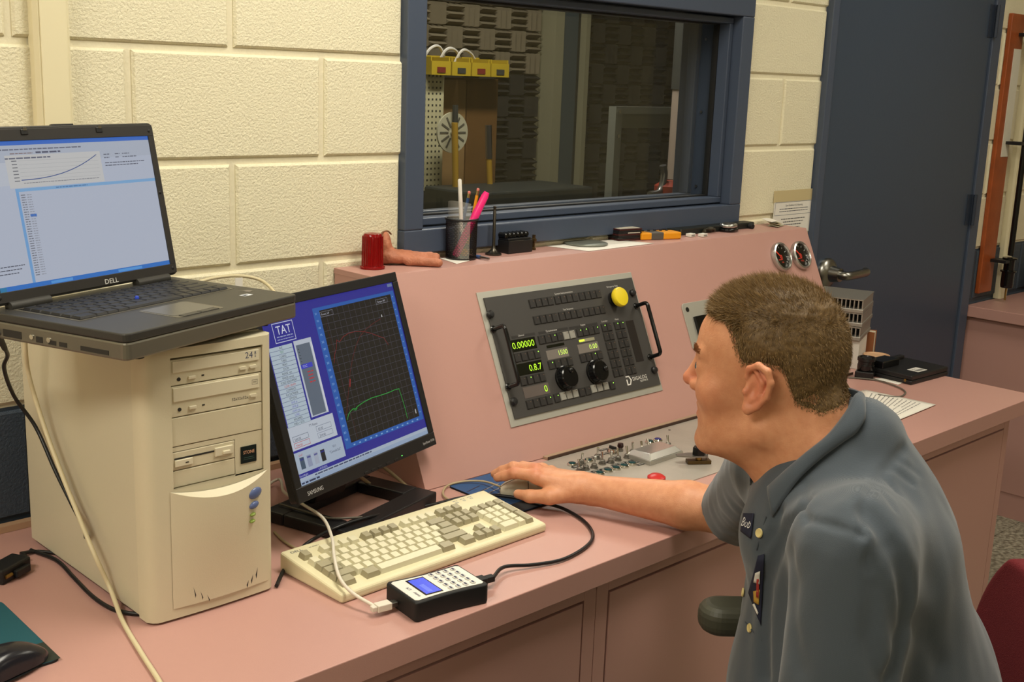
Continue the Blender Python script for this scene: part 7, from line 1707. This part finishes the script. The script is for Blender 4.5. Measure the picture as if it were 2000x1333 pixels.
# collar: folded band round the neck, near half pinned on neck and shirt, far half mirrored
def both(P): return np.minimum(shirt_base(P), near(P, hw(-0.02, 0, 0.0), 0.23, lambda q: head_local(hl(q), False)))
T_px = [(1668, 785), (1650, 812), (1615, 855), (1575, 893), (1535, 928), (1503, 958)]
B_px = [(1688, 822), (1672, 848), (1645, 868), (1604, 900), (1560, 945), (1513, 1012)]
Tp = march(both, CAM, [ray(*q) for q in T_px]); Bp = march(shirt_base, CAM, [ray(*q) for q in B_px])
ok_ = [i for i in range(len(Tp)) if Tp[i] is not None and Bp[i] is not None]; Tp = [Tp[i] for i in ok_]; Bp = [Bp[i] for i in ok_]
print('collar points', ok_)
if len(ok_) > 3:
    Tg, Bg = grads(both, Tp), grads(shirt_base, Bp)
    def tl(p): q = (np.array(p)-TN) @ TT; return q
    rowsT = [p+g_*0.004+Vector((0, 0, 0.003)) for p, g_ in zip(Tp, Tg)]; rowsB = [p+g_*0.004 for p, g_ in zip(Bp, Bg)]
    a0, b0 = tl(rowsT[0]), tl(rowsB[0])
    rowsT = [Vector(tw(a0[0]-0.012, 0.0, a0[2]+0.002))]+rowsT; rowsB = [Vector(tw(b0[0]-0.014, 0.0, b0[2]-0.004))]+rowsB
    # inside of the band goes down behind the fold
    cen = Vector(hw(-0.075, 0, -0.06))
    for sgn in (1, -1):
        def mir(p):
            if sgn == 1: return p
            q = tl(p); return Vector(tw(q[0], -q[1], q[2]))
        U = catmull([mir(p) for p in rowsT], 8); D_ = catmull([mir(p) for p in rowsB], 8); mb = MB(); vs = []; K = 9
        for a, b in zip(U, D_):
            out = (a-cen); out.z = 0; out.normalize()
            ins = a-out*0.005-Vector((0, 0, 0.016))
            for k in range(K):
                if k == 0: vs.append(ins)
                else: t = (k-1)/(K-2); vs.append(a.lerp(b, t)+(out*0.35+Vector((0, 0, 0.65)))*0.010*math.sin(math.pi*t)**0.8)
        n_ = len(U); fs = [(i*K+k, i*K+k+1, (i+1)*K+k+1, (i+1)*K+k) for i in range(n_-1) for k in range(K-1)]
        mb.add(vs, fs); co = mb.build('collar', m_shirt, man, smooth=70); sd = co.modifiers.new('solid', 'SOLIDIFY'); sd.thickness = 0.0018; sd.offset = 0; wp(co)
# seams, buttons, patches
m_stitch = M('shirt seam', (58, 64, 72), 0.9)
def seam(pts, r=0.0011, name='seam'):
    p = [a for a in pins(pts, shirt) if a is not None]
    for k in range(1, len(p)):
        if (p[k]-p[k-1]).length > 0.06: p = p[:k]; break
    if len(p) < 2: return
    wp(MB().tube(catmull(p, 6), r, 5).build(name, m_stitch, man))
seam([(1497, 1010), (1478, 1075), (1452, 1140), (1437, 1200), (1418, 1250), (1402, 1300), (1394, 1333)], 0.0012, 'placket_edge')
seam([zs(365, 575), zs(380, 640), zs(430, 660)], 0.001, 'pocket_edge'); seam([zs(430, 1010), zs(470, 1060), zs(520, 1110)], 0.001, 'pocket_edge')
m_button = M('cream button', (206, 190, 130), 0.3)
bt = [h_ for h_ in pins([zs(509, 530), zs(423, 850), zs(458, 1042), zs(333, 1157)], shirt) if h_ is not None]
for h_, g_ in zip(bt, grads(shirt_base, bt)):
    xx = Vector((0, 0, 1)).cross(g_).normalized(); yy_ = g_.cross(xx)
    b_ = MB().lathe([(0.0058, 0), (0.0062, 0.001), (0.0055, 0.0024), (0.0038, 0.0018), (0.0003, 0.0018)], 18).build('button', m_button, man, smooth=40); b_.matrix_local = Matrix.Translation(-man.location) @ basis(h_+g_*0.0006, xx, yy_, g_)
def patch(name, pts, mat, off=0.0016, n=8):
    """a cloth patch lying on the shirt inside a four-cornered outline"""
    P4 = [Vector(p) for p in pts]; mb = MB()
    uv = [(i/n, j/n) for j in range(n+1) for i in range(n+1)]
    hs = pins([tuple((P4[0]*(1-u)+P4[1]*u)*(1-v)+(P4[3]*(1-u)+P4[2]*u)*v) for u, v in uv], shirt)
    if any(h_ is None for h_ in hs): return None
    grid = [h_+g_*off for h_, g_ in zip(hs, grads(shirt_base, hs))]
    mb.add(grid, [(j*(n+1)+i, j*(n+1)+i+1, (j+1)*(n+1)+i+1, (j+1)*(n+1)+i) for j in range(n) for i in range(n)])
    o = mb.build(name, mat, man, smooth=70); sd = o.modifiers.new('solid', 'SOLIDIFY'); sd.thickness = 0.001; return wp(o), grid
m_navy = M('navy patch', (22, 26, 48), 0.8)
npt = patch('name_patch', [zs(428, 425), zs(482, 425), zs(466, 560), zs(412, 520)], m_navy)
if npt:
    g_ = npt[1]; n = 9; a, b, c = Vector(g_[4*n+0]), Vector(g_[4*n+8]), Vector(g_[0])
    ux = (b-a).normalized(); nn = ux.cross(c-a).normalized(); nn = nn if nn.dot(Vector(-CF)) > 0 else -nn; uy = nn.cross(ux)
    pr = Print(); W__ = (b-a).length; pr.text('Bob', 0, 0, W__*0.55, (206, 206, 206), 'L', 1.0); o = pr.build('lettering', m_print, man); o.matrix_local = Matrix.Translation(-man.location) @ basis(a+ux*W__*0.08-uy*W__*0.15+nn*0.0022, ux, uy, nn)
ept = patch('emblem_patch', [zs(505, 650), zs(538, 640), zs(520, 1030), zs(455, 850)], m_navy)
for (nm, pts, mt) in (('emblem_field', [zs(495, 740), zs(520, 730), zs(520, 800), zs(488, 790)], M('white thread', (206, 204, 198), 0.8)), ('emblem_field', [zs(488, 840), zs(520, 830), zs(516, 915), zs(490, 900)], M('gold thread', (176, 140, 52), 0.8)),
                      ('emblem_field', [zs(503, 770), zs(516, 765), zs(516, 880), zs(503, 880)], M('red thread', (150, 46, 40), 0.8)), ('emblem_border', [zs(484, 915), zs(492, 910), zs(514, 960), zs(508, 970)], M('white thread', (206, 204, 198), 0.8))):
    patch(nm, pts, mt, 0.0032, 4)

# ---------------- trousers and shoes, below the frame
def trousers(P):
    Q = (P-TN) @ TT
    d = s_ell(Q, (-0.075, 0, -0.500), (0.150, 0.180, 0.105))
    for s in (-1, 1):
        hip, kn, an = (-0.05, s*0.095, -0.502), (0.37, s*0.14, -0.515), (0.30, s*0.15, -1.02)
        e = smin(s_cone(Q, hip, kn, 0.088, 0.066), s_cone(Q, kn, an, 0.066, 0.052), 0.03); d = smin(d, e, 0.03)
    return np.maximum(d+0.003*vnoise(Q, 22), -(Q[..., 2]+1.03))
Vt, lt_ = grid_eval(trousers, (-0.35, -1.75, 0.05), (0.85, -0.60, 0.76), 0.008)
tp_, tf_ = surface_nets(Vt, lt_, 0.008); wp(link('trousers', np_mesh('trousers', tp_, tf_), M('navy trousers', (32, 36, 48), 0.85, bump=(400, 0.2)), man))
for s in (-1, 1):
    def shoe(P, s=s):
        Q = (P-TN) @ TT; d = smin(s_cone(Q, (0.29, s*0.15, -1.045), (0.45, s*0.155, -1.070), 0.042, 0.034), s_cone(Q, (0.30, s*0.15, -1.0), (0.31, s*0.15, -1.05), 0.045, 0.045), 0.02); return np.maximum(d, -(Q[..., 2]+1.105))
    c = tw(0.36, s*0.15, -1.06); Vq, lq = grid_eval(shoe, c-0.2, c+np.array([0.2, 0.2, 0.14]), 0.006); p_, f_ = surface_nets(Vq, lq, 0.006); wp(link('shoe', np_mesh('shoe', p_, f_), M('black leather shoe', (22, 20, 20), 0.35), man))

# ================================================================ office chair
SEATZ = TN[2]-0.606
ch = thing('office_chair', 'maroon fabric office chair with grey green armrests under the man', 'chair', tuple(tw(-0.02, 0, -TN[2])), math.atan2(TF[1], TF[0])-math.pi/2)
m_mar = M('maroon fabric', (98, 18, 26), 0.9, bump=(600, 0.3)); m_arm = M('grey green armrest', (70, 70, 58), 0.5)
MB().prism(rrect(0.48, 0.46, 0.08, 6), SEATZ-0.075, SEATZ).build('seat', m_mar, ch, bevel=0.03, seg=4)
bk = MB()
def backrest(u, v):
    a = (u-0.5)*1.5; w = 0.23*(1-0.22*abs(2*v-1)**3); return (w*math.sin(a)/math.sin(0.75), -0.285-0.035*(1-math.cos(a*1.2))*-1.0-0.05*v, SEATZ+0.10+0.33*v)
bo = MB().sheet(backrest, 24, 20).build('backrest', m_mar, ch, smooth=70); sd = bo.modifiers.new('solid', 'SOLIDIFY'); sd.thickness = 0.05; sd.offset = 0; bv = bo.modifiers.new('bevel', 'BEVEL'); bv.width = 0.018; bv.segments = 4
MB().box(-0.03, 0.03, -0.33, -0.30, SEATZ-0.09, SEATZ+0.26).build('back_bracket', m_black, ch, bevel=0.006)
ar_ = onplane(1364, 1203, tw(0, 0.300, 0), TR); al = ch.matrix_basis.inverted() @ ar_
for s in (1, -1):
    x = s*0.300
    pad = MB().prism(rrect(0.075, 0.26, 0.036, 8, x, al.y-0.13), al.z-0.024, al.z+0.024); pad.build('armrest', m_arm, ch, bevel=0.018, seg=4)
    MB().tube(catmull([(x, 0.0, al.z-0.02), (x, 0.0, SEATZ+0.02), (x, 0.0, SEATZ-0.06), (x-s*0.10, 0.0, SEATZ-0.085), (x-s*0.2, 0, SEATZ-0.085)], 6), 0.016, 10).build('arm_support', m_black, ch, smooth=50)
MB().box(-0.11, 0.11, -0.13, 0.13, SEATZ-0.11, SEATZ-0.076).build('tilt_mechanism', m_black, ch, bevel=0.006); MB().lathe([(0.025, 0.09), (0.025, SEATZ-0.11)], 18).build('gas_lift', m_black, ch, smooth=30)
for k in range(5):
    a = math.radians(90+72*k+36); c, s = math.cos(a), math.sin(a)
    MB().hexa([(-s*-0.025, c*-0.025, 0.075), (c*0.29-s*-0.016, s*0.29+c*-0.016, 0.062), (c*0.29-s*0.016, s*0.29+c*0.016, 0.062), (-s*0.025, c*0.025, 0.075), (-s*-0.022, c*-0.022, 0.115), (c*0.29-s*-0.014, s*0.29+c*-0.014, 0.085), (c*0.29-s*0.014, s*0.29+c*0.014, 0.085), (-s*0.022, c*0.022, 0.115)]).build('base_leg', m_black, ch)
    w = MB(); w.cyl((c*0.28-s*0.018, s*0.28+c*0.018, 0.029), (c*0.28+s*0.018, s*0.28-c*0.018, 0.029), 0.028, n=18); w.cyl((c*0.28, s*0.28, 0.03), (c*0.28, s*0.28, 0.065), 0.008, n=8); w.build('caster', m_black, ch)
